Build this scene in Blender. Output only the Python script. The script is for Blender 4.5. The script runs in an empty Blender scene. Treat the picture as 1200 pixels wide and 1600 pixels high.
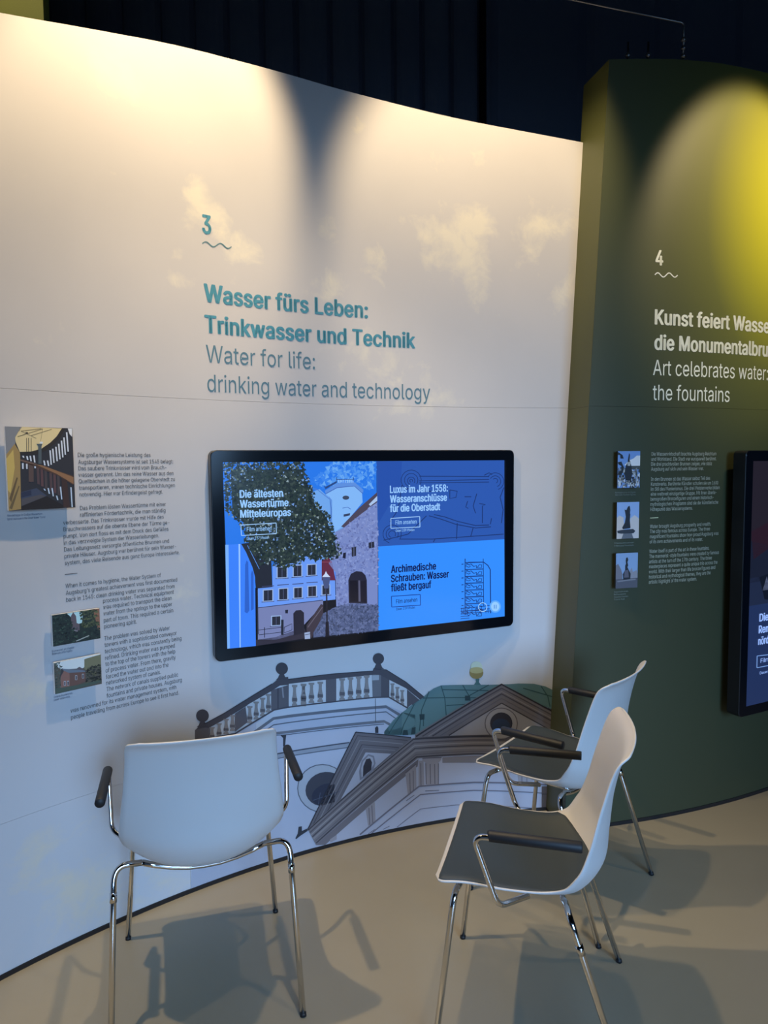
import bpy, bmesh, math, random
from mathutils import Vector, Matrix
from mathutils.geometry import tessellate_polygon

scene = bpy.context.scene
COL = scene.collection
# ------------------------------------------------------------------ camera
H_EYE, F_PX, PITCH, ROLL = 1.55, 1107.12, 0.0710, -0.0078
cam_data = bpy.data.cameras.new('camera')
cam_data.sensor_fit = 'HORIZONTAL'
cam_data.sensor_width = 36.0
cam_data.lens = F_PX / 1200.0 * 36.0
cam_data.clip_start = 0.02
cam = bpy.data.objects.new('camera', cam_data)
COL.objects.link(cam)
_f = Vector((0, math.cos(PITCH), -math.sin(PITCH)))
_u = Vector((0, math.sin(PITCH), math.cos(PITCH)))
_r = Vector((1, 0, 0))
_r2 = _r * math.cos(ROLL) + _u * math.sin(ROLL)
_u2 = -_r * math.sin(ROLL) + _u * math.cos(ROLL)
cam.matrix_world = Matrix(((_r2.x, _u2.x, -_f.x, 0), (_r2.y, _u2.y, -_f.y, 0), (_r2.z, _u2.z, -_f.z, H_EYE), (0, 0, 0, 1)))
scene.camera = cam

# ------------------------------------------------------------------ world, lights, exposure
world = bpy.data.worlds.new('world')
scene.world = world
world.use_nodes = True
world.node_tree.nodes['Background'].inputs[0].default_value = (0.30, 0.50, 0.85, 1)
world.node_tree.nodes['Background'].inputs[1].default_value = 0.11
WARM = (1.0, 0.77, 0.47)


def spot(name, loc, aim, power, size=100, blend=0.22, color=WARM, radius=0.035):
    d = bpy.data.lights.new(name, 'SPOT')
    d.energy = power
    d.color = color
    d.spot_size = math.radians(size)
    d.spot_blend = blend
    d.shadow_soft_size = radius
    o = bpy.data.objects.new(name, d)
    COL.objects.link(o)
    o.location = loc
    o.rotation_euler = (Vector(aim) - Vector(loc)).to_track_quat('-Z', 'Y').to_euler()
    return o


# accent beams on the walls and their wide spill on the floor, one pair per ceiling fitting
spot('accent_light', (-0.12, 1.92, 3.45), (-0.75, 2.42, 2.66), 110, 62, 0.55)
spot('accent_light', (0.60, 2.05, 3.45), (0.39, 2.98, 2.60), 102, 62, 0.55)
spot('accent_light', (1.98, 2.22, 3.45), (1.57, 3.11, 2.58), 100, 49, 0.45)
spot('flood_light', (-1.36, 1.70, 3.9), (0.15, 2.0, 0.0), 205, 66, 0.5)
spot('flood_light', (-0.12, 1.92, 3.45), (-0.15, 1.95, 0.0), 92, 80, 0.8)
spot('flood_light', (0.60, 2.05, 3.45), (0.55, 2.05, 0.0), 36, 74, 0.8)
spot('flood_light', (1.97, 2.20, 3.45), (1.85, 2.3, 0.0), 25, 74, 0.8)
spot('partition_fill', (-2.0, 2.5, 4.7), (-1.9, 3.45, 3.6), 40, 60, 0.6)  # added lamp, no visible fitting, only to brighten the olive partition
# daylight from the glazed front of the hall, behind and to the right of the camera
wd = bpy.data.lights.new('window_daylight', 'AREA')
wd.shape = 'RECTANGLE'
wd.size, wd.size_y = 3.0, 2.0
wd.energy = 37
wd.spread = math.radians(50)
wd.color = (0.33, 0.60, 1.0)
wo = bpy.data.objects.new('window_daylight', wd)
COL.objects.link(wo)
wo.location = (2.3, -3.6, 2.1)
wo.rotation_euler = (Vector((0.25, 2.6, 0.3)) - Vector(wo.location)).to_track_quat('-Z', 'Y').to_euler()
scene.view_settings.view_transform = 'Standard'
scene.view_settings.look = 'None'
scene.view_settings.exposure = 0.0
scene.view_settings.gamma = 1.0
scene.view_settings.use_curve_mapping = False

# ------------------------------------------------------------------ data, in metres on each printed surface
C3=(1.1242,0.0394);R3=3.0355
C4=(0.0732,6.5098);R4=3.7113
TV_A=((-0.0253,2.74,1.2184),0.428)
TV_B=((1.5619,3.0012,1.5399),0.465)
CLOUDS=[[-1.8948, 2.4775, 0.0505, 0.0472, 1], [-1.8168, 2.3847, 0.0855, 0.0572, 1], [-1.6998, 2.3038, 0.0738, 0.0498, 0.9], [-1.9459, 2.2654, 0.0408, 0.03, 0.8], [-1.96, 2.1672, 0.0453, 0.0301, 0.8], [-1.3821, 2.4411, 0.0525, 0.0428, 0.7], [-1.1973, 2.3543, 0.0596, 0.0688, 0.8], [-1.3587, 2.2407, 0.0904, 0.0579, 0.9], [-0.993, 2.1965, 0.0417, 0.0305, 0.6], [-0.8671, 2.434, 0.1342, 0.1019, 1.1], [-0.741, 2.2882, 0.0619, 0.1038, 0.9], [-0.7414, 2.5327, 0.0616, 0.0667, 1], [-0.4332, 2.5499, 0.1006, 0.0679, 1], [-0.5021, 2.4035, 0.0618, 0.0525, 0.8], [-1.2555, 1.9551, 0.1641, 0.0646, 0.7], [-1.173, 2.0593, 0.0824, 0.05, 0.6], [-0.3463, 2.2762, 0.056, 0.0957, 0.8], [-1.0088, 1.812, 0.1975, 0.0776, 0.7], [-2.1422, 2.7987, 0.0833, 0.0595, 0.9], [-2.1036, 2.7324, 0.1285, 0.0402, 0.6], [-1.2461, 2.8066, 0.0266, 0.0716, 0.6], [-0.8113, 2.7675, 0.167, 0.0503, 0.5], [-2.5054, 0.8763, 0.0741, 0.088, 0.9], [-1.9571, 1.0867, 0.0705, 0.0567, 0.7], [-2.3399, 0.1445, 0.1255, 0.1287, 0.9], [-2.471, 0.35, 0.1165, 0.1017, 0.7], [-2.104, 0.0426, 0.1157, 0.0692, 0.8], [-2.0449, 1.2085, 0.0911, 0.0884, 0.4], [-2.4032, 2.0218, 0.1143, 0.0763, 0.3]]
TOP3=[[-2.4752, 2.8354], [-2.295, 2.8834], [-1.9436, 2.9502], [-1.588, 2.9695], [-1.1382, 2.9517], [-0.5475, 2.9072], [-0.2603, 2.8718]]
POSES=[-0.5509, 2.0543, 0.2833, 0.407, 1.9109, 1.3027, 0.6355, 2.5087, 0.8939]
STATIONS=[[0.2346, 0.4597, 0.2254, 0.0054], [0.152, 0.4414, 0.2195, 0.0305], [0.0507, 0.4147, 0.2148, 0.0512], [-0.0544, 0.4013, 0.2123, 0.0711], [-0.1383, 0.419, 0.2178, 0.0842], [-0.1943, 0.4934, 0.2256, 0.0784], [-0.2053, 0.5835, 0.2188, 0.0547], [-0.2169, 0.6928, 0.2051, 0.0378], [-0.2416, 0.794, 0.1967, 0.0295], [-0.2679, 0.8297, 0.2054, 0.0204]]
BOARDS=[["W3", 0.035, [[-2.5242, 1.6596], [-2.3288, 1.6604], [-2.3314, 1.4152], [-2.5259, 1.4158]]], ["W3", 0.03, [[-2.4133, 1.0879], [-2.2651, 1.0876], [-2.2646, 0.9895], [-2.4114, 0.9909]]], ["W3", 0.03, [[-2.414, 0.9394], [-2.2656, 0.9394], [-2.2662, 0.8407], [-2.4106, 0.8409]]], ["W4", 0.03, [[0.8743, 1.5846], [0.9752, 1.5842], [0.9767, 1.4355], [0.8746, 1.4364]]], ["W4", 0.03, [[0.8739, 1.3774], [0.9755, 1.3778], [0.9764, 1.2276], [0.8747, 1.2291]]], ["W4", 0.03, [[0.8734, 1.1698], [0.9734, 1.1676], [0.9745, 1.0244], [0.8736, 1.0231]]]]
AREAS={"tree": [[-0.5908, 0.3344], [-0.2971, 0.3322], [-0.2903, 0.2944], [-0.2615, 0.23], [-0.2423, 0.1746], [-0.2047, 0.1445], [-0.185, 0.0905], [-0.16, 0.026], [-0.1528, -0.0185], [-0.1817, -0.0411], [-0.2174, -0.0291], [-0.2482, -0.0464], [-0.2931, -0.0242], [-0.3233, -0.051], [-0.3675, -0.0527], [-0.3872, -0.0655], [-0.4251, -0.0346], [-0.4633, -0.0414], [-0.4859, 0.002], [-0.5177, 0.041], [-0.5436, 0.1226], [-0.5882, 0.1585]], "sky": [[-0.1817, 0.3282], [-0.0067, 0.3288], [-0.0077, 0.224], [-0.0964, 0.2413], [-0.1938, 0.2284], [-0.2669, 0.2598]], "cobble": [[-0.2291, -0.2414], [-0.1785, -0.2212], [-0.1273, -0.2109], [-0.0522, -0.2188], [-0.0022, -0.2289], [-0.0025, -0.3279], [-0.208, -0.3251], [-0.2635, -0.3243]], "stone": [[-0.0026, 0.1723], [-0.0833, 0.1216], [-0.1436, 0.0738], [-0.1691, 0.0592], [-0.1739, -0.0894], [-0.1728, -0.2147], [-0.1272, -0.2082], [-0.1261, -0.117], [-0.1144, -0.091], [-0.0913, -0.0836], [-0.0567, -0.0952], [-0.0015, -0.1511], [0.0, 0.0122]]}
PRINTS=[
["W3","tower",1,[158,163,190],[[-1.939,0.5579],[-1.7851,0.5505],[-1.6278,0.6094],[-1.5674,0.6109],[-1.2033,0.5867],[-1.1381,0.5806],[-1.0153,0.4994],[-1.0178,-0.0205],[-1.4454,-0.006],[-1.9693,-0.0117]]],
["W3","tower",2,[172,176,198],[[-1.701,0.5692],[-1.6278,0.6069],[-1.5701,0.6042],[-1.2028,0.5863],[-1.1404,0.5794],[-1.0447,0.5164],[-1.0613,0.5013],[-1.1433,0.5462],[-1.5707,0.5752],[-1.7015,0.547]]],
["W3","tower",3,[92,95,112],[[-1.7831,0.4992],[-1.6985,0.5344],[-1.7048,0.5449],[-1.7892,0.5097]]],
["W3","tower",3,[92,95,112],[[-1.6985,0.5344],[-1.6288,0.5682],[-1.6335,0.5793],[-1.7048,0.5449]]],
["W3","tower",3,[92,95,112],[[-1.6288,0.5682],[-1.5702,0.5652],[-1.5713,0.5767],[-1.6335,0.5793]]],
["W3","tower",3,[92,95,112],[[-1.5702,0.5652],[-1.1498,0.5356],[-1.1498,0.5477],[-1.5713,0.5767]]],
["W3","tower",3,[92,95,112],[[-1.1498,0.5356],[-1.0878,0.4899],[-1.081,0.4995],[-1.1498,0.5477]]],
["W3","tower",3,[80,84,102],[[-1.7857,0.4783],[-1.7011,0.5131],[-1.7033,0.5168],[-1.7878,0.482]]],
["W3","tower",3,[80,84,102],[[-1.7011,0.5131],[-1.6308,0.5468],[-1.6324,0.5508],[-1.7033,0.5168]]],
["W3","tower",3,[80,84,102],[[-1.6308,0.5468],[-1.571,0.5437],[-1.5714,0.5478],[-1.6324,0.5508]]],
["W3","tower",3,[80,84,102],[[-1.571,0.5437],[-1.15,0.5179],[-1.15,0.5222],[-1.5714,0.5478]]],
["W3","tower",3,[80,84,102],[[-1.15,0.5179],[-1.0859,0.4658],[-1.0833,0.4691],[-1.15,0.5222]]],
["W3","tower",3,[96,99,116],[[-1.7001,0.4827],[-1.6278,0.5092],[-1.6316,0.5198],[-1.7055,0.4929]]],
["W3","tower",3,[96,99,116],[[-1.6278,0.5092],[-1.5714,0.5036],[-1.5724,0.5144],[-1.6316,0.5198]]],
["W3","tower",3,[96,99,116],[[-1.5714,0.5036],[-1.1586,0.4751],[-1.1592,0.4865],[-1.5724,0.5144]]],
["W3","tower",3,[96,99,116],[[-1.1586,0.4751],[-1.1248,0.4518],[-1.1191,0.461],[-1.1592,0.4865]]],
["W3","tower",4,[70,74,92],[[-1.7022,0.4789],[-1.6293,0.5055],[-1.6304,0.5085],[-1.7037,0.4818]]],
["W3","tower",4,[70,74,92],[[-1.6293,0.5055],[-1.572,0.4974],[-1.5722,0.5005],[-1.6304,0.5085]]],
["W3","tower",4,[70,74,92],[[-1.572,0.4974],[-1.1588,0.4683],[-1.1591,0.4716],[-1.5722,0.5005]]],
["W3","tower",3,[62,66,84],[[-1.6309,0.4304],[-1.5571,0.427],[-1.5578,0.4322],[-1.6317,0.4356]]],
["W3","tower",3,[62,66,84],[[-1.5571,0.427],[-1.3115,0.4143],[-1.3122,0.4197],[-1.5578,0.4322]]],
["W3","tower",2,[130,136,158],[[-1.6305,0.4171],[-1.5566,0.4122],[-1.5586,0.4265],[-1.6325,0.4313]]],
["W3","tower",2,[130,136,158],[[-1.5566,0.4122],[-1.3109,0.3989],[-1.313,0.4138],[-1.5586,0.4265]]],
["W3","tower",3,[82,86,104],[[-1.6314,0.4123],[-1.5575,0.4099],[-1.558,0.4136],[-1.632,0.4159]]],
["W3","tower",3,[82,86,104],[[-1.5575,0.4099],[-1.3118,0.3952],[-1.3124,0.399],[-1.558,0.4136]]],
["W3","tower",4,[55,58,74],[[-1.1989,0.5834],[-1.1985,0.484],[-1.1959,0.4836],[-1.1964,0.5831]]],
["W3","tower",4,[40,44,58],[[-1.2002,0.46],[-1.1903,0.4666],[-1.1847,0.4576],[-1.1849,0.436],[-1.199,0.4383]]],
["W3","tower",4,[40,44,58],[[-1.6063,0.5046],[-1.58,0.5005],[-1.583,0.4796],[-1.5862,0.4523],[-1.5941,0.4565],[-1.5934,0.4893]]],
["W3","tower",5,[38,44,58],[[-1.5504,0.0765],[-1.5396,0.0938],[-1.5357,0.1197],[-1.5217,0.1181],[-1.5221,0.0992],[-1.4974,0.1029],[-1.4976,0.0928],[-1.5294,0.0809],[-1.547,0.0722]]],
["W3","tower",3,[66,62,74],[[-1.9355,0.5963],[-1.9192,0.609],[-1.8951,0.6121],[-1.8211,0.635],[-1.7327,0.6698],[-1.7333,0.6454],[-1.8217,0.611],[-1.8957,0.5886],[-1.9199,0.5856],[-1.9362,0.573]]],
["W3","tower",3,[66,62,74],[[-1.7327,0.6698],[-1.6336,0.7094],[-1.6028,0.7284],[-1.5679,0.7257],[-1.5671,0.718],[-1.5658,0.6939],[-1.6025,0.6975],[-1.6341,0.683],[-1.7332,0.647]]],
["W3","tower",3,[66,62,74],[[-1.5681,0.716],[-1.3879,0.7098],[-1.2071,0.6984],[-1.2073,0.6821],[-1.3646,0.688],[-1.5684,0.6982]]],
["W3","tower",3,[66,62,74],[[-1.2071,0.6984],[-1.2017,0.7069],[-1.1476,0.6963],[-1.0605,0.6344],[-0.9808,0.5623],[-0.992,0.5478],[-1.0607,0.6084],[-1.137,0.6539],[-1.1722,0.6762],[-1.2073,0.6821]]],
["W3","tower",4,[40,38,50],[[-1.9187,0.6074],[-1.8944,0.6106],[-1.8957,0.6137],[-1.9197,0.6106]]],
["W3","tower",4,[40,38,50],[[-1.8944,0.6106],[-1.8204,0.6335],[-1.8219,0.6365],[-1.8957,0.6137]]],
["W3","tower",4,[40,38,50],[[-1.8204,0.6335],[-1.7319,0.6683],[-1.7336,0.6713],[-1.8219,0.6365]]],
["W3","tower",4,[40,38,50],[[-1.7319,0.6683],[-1.6327,0.7079],[-1.6344,0.711],[-1.7336,0.6713]]],
["W3","tower",4,[40,38,50],[[-1.5687,0.7189],[-1.5679,0.7143],[-1.5682,0.7176],[-1.5656,0.7172]]],
["W3","tower",4,[40,38,50],[[-1.5679,0.7143],[-1.3878,0.7081],[-1.3881,0.7115],[-1.5682,0.7176]]],
["W3","tower",4,[40,38,50],[[-1.3878,0.7081],[-1.2069,0.6966],[-1.2073,0.7001],[-1.3881,0.7115]]],
["W3","tower",4,[40,38,50],[[-1.2069,0.6966],[-1.2015,0.7051],[-1.2018,0.7086],[-1.2073,0.7001]]],
["W3","tower",4,[40,38,50],[[-1.2015,0.7051],[-1.1483,0.6948],[-1.1469,0.6978],[-1.2018,0.7086]]],
["W3","tower",4,[40,38,50],[[-1.1483,0.6948],[-1.0616,0.6331],[-1.0594,0.6357],[-1.1469,0.6978]]],
["W3","tower",4,[40,38,50],[[-1.0616,0.6331],[-0.982,0.5611],[-0.9796,0.5636],[-1.0594,0.6357]]],
["W3","tower",3,[84,80,92],[[-1.9367,0.5974],[-1.8801,0.5961],[-1.8813,0.5511],[-1.9379,0.5553]]],
["W3","tower",3,[84,80,92],[[-1.7841,0.6232],[-1.7418,0.641],[-1.7348,0.5803],[-1.7858,0.5547]]],
["W3","tower",3,[84,80,92],[[-1.6384,0.6854],[-1.5663,0.694],[-1.5678,0.6101],[-1.6269,0.6084],[-1.64,0.6068]]],
["W3","tower",4,[130,126,140],[[-1.5955,0.6902],[-1.592,0.6478],[-1.5862,0.6473],[-1.5898,0.6898]]],
["W3","tower",4,[60,58,72],[[-1.6127,0.6892],[-1.6143,0.6102],[-1.6091,0.6093],[-1.6075,0.6884]]],
["W3","tower",3,[84,80,92],[[-1.4101,0.6946],[-1.3661,0.6917],[-1.3674,0.5969],[-1.4115,0.599]]],
["W3","tower",3,[98,96,108],[[-1.211,0.6846],[-1.1711,0.6812],[-1.1719,0.5852],[-1.2082,0.5886]]],
["W3","tower",4,[150,152,168],[[-1.2111,0.681],[-1.1803,0.6787],[-1.1805,0.6582],[-1.2113,0.6601]]],
["W3","tower",3,[74,70,82],[[-1.1711,0.6812],[-1.1343,0.6561],[-1.1349,0.5802],[-1.1719,0.5852]]],
["W3","tower",3,[74,70,82],[[-1.0552,0.6025],[-1.0333,0.5816],[-1.0335,0.5371],[-1.0557,0.5241]]],
["W3","tower",3,[74,70,82],[[-1.0168,0.5665],[-0.9975,0.5485],[-1.0336,0.5266],[-1.0333,0.5816]]],
["W3","tower",4,[66,62,74],[[-1.9386,0.5527],[-1.7841,0.5451],[-1.7861,0.551],[-1.9395,0.5585]]],
["W3","tower",4,[66,62,74],[[-1.7841,0.5451],[-1.6265,0.604],[-1.6292,0.6099],[-1.7861,0.551]]],
["W3","tower",4,[66,62,74],[[-1.6265,0.604],[-1.5669,0.604],[-1.568,0.6102],[-1.6292,0.6099]]],
["W3","tower",4,[66,62,74],[[-1.5698,0.6038],[-1.3892,0.594],[-1.3898,0.5998],[-1.5704,0.6094]]],
["W3","tower",4,[66,62,74],[[-1.3892,0.594],[-1.2026,0.5849],[-1.203,0.5908],[-1.3898,0.5998]]],
["W3","tower",4,[66,62,74],[[-1.2026,0.5849],[-1.1386,0.5779],[-1.1366,0.5833],[-1.203,0.5908]]],
["W3","tower",4,[66,62,74],[[-1.1386,0.5779],[-1.0491,0.5165],[-1.0458,0.5213],[-1.1366,0.5833]]],
["W3","tower",4,[128,120,126],[[-1.8832,0.5944],[-1.8833,0.5906],[-1.8789,0.5877],[-1.8787,0.5791],[-1.8806,0.57],[-1.8841,0.5622],[-1.8834,0.5573],[-1.8789,0.5534],[-1.8835,0.5516],[-1.8845,0.547],[-1.8639,0.5421],[-1.8646,0.5471],[-1.869,0.551],[-1.8644,0.5528],[-1.8635,0.5574],[-1.8666,0.5667],[-1.868,0.5766],[-1.8673,0.585],[-1.8627,0.5859],[-1.8626,0.5897]]],
["W3","tower",5,[84,78,88],[[-1.8823,0.5656],[-1.8644,0.5605],[-1.8656,0.554],[-1.8821,0.5579]]],
["W3","tower",4,[128,120,126],[[-1.8562,0.6026],[-1.8563,0.5984],[-1.8518,0.5953],[-1.8516,0.5858],[-1.8536,0.5757],[-1.8571,0.567],[-1.8564,0.5616],[-1.8519,0.5573],[-1.8566,0.5553],[-1.8575,0.5502],[-1.8368,0.5453],[-1.8375,0.5508],[-1.842,0.555],[-1.8373,0.5571],[-1.8363,0.5622],[-1.8394,0.5724],[-1.8408,0.5833],[-1.8402,0.5927],[-1.8355,0.5938],[-1.8354,0.598]]],
["W3","tower",5,[84,78,88],[[-1.8553,0.5708],[-1.8373,0.5656],[-1.8385,0.5585],[-1.8551,0.5623]]],
["W3","tower",4,[128,120,126],[[-1.8289,0.6134],[-1.829,0.6088],[-1.8245,0.6055],[-1.8243,0.5951],[-1.8263,0.5839],[-1.8299,0.5743],[-1.8292,0.5684],[-1.8247,0.5639],[-1.8293,0.5615],[-1.8303,0.5559],[-1.8094,0.5511],[-1.8101,0.5571],[-1.8146,0.5616],[-1.8099,0.564],[-1.8089,0.5696],[-1.812,0.5808],[-1.8134,0.5927],[-1.8127,0.6029],[-1.8081,0.6043],[-1.808,0.6089]]],
["W3","tower",5,[84,78,88],[[-1.8281,0.5785],[-1.8099,0.5733],[-1.8111,0.5655],[-1.8279,0.5692]]],
["W3","tower",4,[128,120,126],[[-1.8039,0.6225],[-1.804,0.6177],[-1.7994,0.6143],[-1.7993,0.6034],[-1.8013,0.5917],[-1.8049,0.5816],[-1.8042,0.5754],[-1.7997,0.5708],[-1.8044,0.5682],[-1.8054,0.5623],[-1.7843,0.5576],[-1.785,0.5639],[-1.7895,0.5685],[-1.7848,0.5711],[-1.7838,0.577],[-1.7869,0.5886],[-1.7883,0.601],[-1.7876,0.6118],[-1.7829,0.6132],[-1.7828,0.6181]]],
["W3","tower",5,[84,78,88],[[-1.8031,0.5861],[-1.7848,0.5808],[-1.786,0.5726],[-1.8029,0.5763]]],
["W3","tower",4,[128,120,126],[[-1.7357,0.6426],[-1.7358,0.6374],[-1.7311,0.6338],[-1.731,0.6219],[-1.733,0.609],[-1.7367,0.5979],[-1.736,0.5911],[-1.7313,0.5862],[-1.7362,0.5832],[-1.7372,0.5768],[-1.7156,0.5722],[-1.7164,0.579],[-1.721,0.584],[-1.7162,0.587],[-1.7152,0.5934],[-1.7184,0.6061],[-1.7198,0.6196],[-1.7191,0.6314],[-1.7143,0.6331],[-1.7142,0.6384]]],
["W3","tower",5,[84,78,88],[[-1.7349,0.6028],[-1.7162,0.5976],[-1.7174,0.5886],[-1.7347,0.5921]]],
["W3","tower",4,[128,120,126],[[-1.71,0.6548],[-1.7101,0.6493],[-1.7054,0.6457],[-1.7053,0.6332],[-1.7073,0.6198],[-1.711,0.6082],[-1.7103,0.6011],[-1.7056,0.596],[-1.7105,0.5929],[-1.7115,0.5862],[-1.6898,0.5818],[-1.6906,0.5888],[-1.6952,0.5939],[-1.6904,0.5971],[-1.6894,0.6038],[-1.6926,0.6169],[-1.694,0.6311],[-1.6933,0.6434],[-1.6885,0.6452],[-1.6883,0.6507]]],
["W3","tower",5,[84,78,88],[[-1.7092,0.6133],[-1.6904,0.6082],[-1.6916,0.5988],[-1.709,0.6022]]],
["W3","tower",4,[128,120,126],[[-1.6842,0.6647],[-1.6843,0.659],[-1.6796,0.6553],[-1.6794,0.6424],[-1.6815,0.6284],[-1.6852,0.6162],[-1.6845,0.6089],[-1.6798,0.6036],[-1.6847,0.6003],[-1.6857,0.5933],[-1.6639,0.589],[-1.6646,0.5963],[-1.6694,0.6016],[-1.6645,0.6049],[-1.6634,0.612],[-1.6667,0.6255],[-1.6681,0.6402],[-1.6674,0.653],[-1.6625,0.655],[-1.6624,0.6607]]],
["W3","tower",5,[84,78,88],[[-1.6834,0.6216],[-1.6644,0.6165],[-1.6657,0.6066],[-1.6832,0.6101]]],
["W3","tower",4,[128,120,126],[[-1.6608,0.6753],[-1.6609,0.6696],[-1.6562,0.6658],[-1.656,0.6528],[-1.6581,0.6388],[-1.6618,0.6266],[-1.6611,0.6192],[-1.6564,0.614],[-1.6613,0.6106],[-1.6623,0.6036],[-1.6404,0.5993],[-1.6411,0.6067],[-1.6458,0.612],[-1.6409,0.6154],[-1.6399,0.6224],[-1.6431,0.636],[-1.6446,0.6508],[-1.6439,0.6636],[-1.639,0.6656],[-1.6389,0.6714]]],
["W3","tower",5,[84,78,88],[[-1.66,0.632],[-1.6409,0.6269],[-1.6422,0.6171],[-1.6598,0.6204]]],
["W3","tower",4,[128,120,126],[[-1.5533,0.6918],[-1.5534,0.6851],[-1.5486,0.6809],[-1.5484,0.6657],[-1.5505,0.6492],[-1.5544,0.6347],[-1.5536,0.6261],[-1.5488,0.6202],[-1.5538,0.616],[-1.5548,0.6078],[-1.5323,0.6037],[-1.5331,0.6124],[-1.5379,0.6183],[-1.5329,0.6225],[-1.5318,0.6308],[-1.5352,0.6466],[-1.5367,0.6638],[-1.536,0.6789],[-1.531,0.6814],[-1.5308,0.6882]]],
["W3","tower",5,[84,78,88],[[-1.5524,0.6411],[-1.5329,0.6361],[-1.5342,0.6244],[-1.5522,0.6276]]],
["W3","tower",4,[128,120,126],[[-1.5166,0.6901],[-1.5167,0.683],[-1.5118,0.6787],[-1.5116,0.6626],[-1.5137,0.6451],[-1.5176,0.6297],[-1.5169,0.6207],[-1.512,0.6145],[-1.5171,0.61],[-1.5181,0.6012],[-1.4954,0.5973],[-1.4962,0.6064],[-1.5011,0.6126],[-1.496,0.6171],[-1.4949,0.6259],[-1.4983,0.6425],[-1.4998,0.6607],[-1.4991,0.6766],[-1.494,0.6794],[-1.4939,0.6865]]],
["W3","tower",5,[84,78,88],[[-1.5157,0.6365],[-1.496,0.6314],[-1.4973,0.6191],[-1.5155,0.6222]]],
["W3","tower",4,[128,120,126],[[-1.5169,0.6908],[-1.517,0.6844],[-1.5118,0.6803],[-1.5116,0.6658],[-1.5138,0.65],[-1.5179,0.6362],[-1.517,0.628],[-1.5118,0.6222],[-1.5172,0.6183],[-1.5183,0.6104],[-1.4942,0.6062],[-1.4951,0.6145],[-1.5003,0.6202],[-1.4949,0.6242],[-1.4938,0.6321],[-1.4974,0.6473],[-1.4991,0.6637],[-1.4984,0.6782],[-1.493,0.6806],[-1.4929,0.687]]],
["W3","tower",5,[84,78,88],[[-1.5158,0.6423],[-1.4949,0.6372],[-1.4963,0.6261],[-1.5156,0.6293]]],
["W3","tower",4,[128,120,126],[[-1.4836,0.6894],[-1.4837,0.6829],[-1.4784,0.6788],[-1.4782,0.6641],[-1.4804,0.6482],[-1.4845,0.6342],[-1.4837,0.6259],[-1.4784,0.6201],[-1.4838,0.6161],[-1.4849,0.6082],[-1.4607,0.6041],[-1.4615,0.6124],[-1.4668,0.6182],[-1.4614,0.6222],[-1.4603,0.6302],[-1.4639,0.6455],[-1.4656,0.6621],[-1.4649,0.6767],[-1.4595,0.6791],[-1.4594,0.6856]]],
["W3","tower",5,[84,78,88],[[-1.4824,0.6404],[-1.4614,0.6353],[-1.4628,0.6241],[-1.4822,0.6273]]],
["W3","tower",4,[128,120,126],[[-1.4464,0.6879],[-1.4465,0.6813],[-1.4412,0.6772],[-1.4409,0.6624],[-1.4431,0.6463],[-1.4473,0.6321],[-1.4464,0.6237],[-1.4411,0.6179],[-1.4466,0.6139],[-1.4477,0.6058],[-1.4233,0.6018],[-1.4241,0.6102],[-1.4294,0.616],[-1.424,0.6201],[-1.4229,0.6282],[-1.4265,0.6436],[-1.4283,0.6604],[-1.4275,0.6751],[-1.4221,0.6776],[-1.422,0.6842]]],
["W3","tower",5,[84,78,88],[[-1.4452,0.6384],[-1.424,0.6333],[-1.4254,0.622],[-1.4449,0.6251]]],
["W3","tower",4,[128,120,126],[[-1.3532,0.6878],[-1.3533,0.6805],[-1.3479,0.6761],[-1.3477,0.6595],[-1.3499,0.6415],[-1.3541,0.6256],[-1.3532,0.6163],[-1.3478,0.61],[-1.3533,0.6053],[-1.3544,0.5963],[-1.3296,0.5925],[-1.3305,0.6018],[-1.3359,0.6082],[-1.3303,0.6129],[-1.3292,0.6219],[-1.333,0.639],[-1.3348,0.6577],[-1.334,0.6741],[-1.3285,0.677],[-1.3284,0.6843]]],
["W3","tower",5,[84,78,88],[[-1.352,0.6326],[-1.3304,0.6276],[-1.3318,0.6149],[-1.3517,0.6179]]],
["W3","tower",4,[128,120,126],[[-1.3173,0.6869],[-1.3173,0.6795],[-1.3119,0.6751],[-1.3116,0.6585],[-1.3138,0.6404],[-1.318,0.6244],[-1.3171,0.615],[-1.3117,0.6087],[-1.3173,0.6039],[-1.3184,0.5949],[-1.2934,0.5911],[-1.2943,0.6005],[-1.2997,0.6069],[-1.2942,0.6116],[-1.293,0.6207],[-1.2969,0.6379],[-1.2986,0.6567],[-1.2979,0.6732],[-1.2924,0.6761],[-1.2923,0.6835]]],
["W3","tower",5,[84,78,88],[[-1.3159,0.6314],[-1.2942,0.6264],[-1.2956,0.6137],[-1.3156,0.6166]]],
["W3","tower",4,[128,120,126],[[-1.2816,0.6861],[-1.2817,0.6787],[-1.2762,0.6743],[-1.2759,0.6576],[-1.2781,0.6393],[-1.2823,0.6233],[-1.2814,0.6138],[-1.276,0.6075],[-1.2815,0.6027],[-1.2826,0.5936],[-1.2575,0.5899],[-1.2584,0.5994],[-1.2639,0.6058],[-1.2583,0.6105],[-1.2572,0.6197],[-1.261,0.637],[-1.2628,0.6558],[-1.2622,0.6724],[-1.2566,0.6754],[-1.2565,0.6828]]],
["W3","tower",5,[84,78,88],[[-1.2802,0.6304],[-1.2584,0.6254],[-1.2598,0.6126],[-1.2799,0.6155]]],
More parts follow.
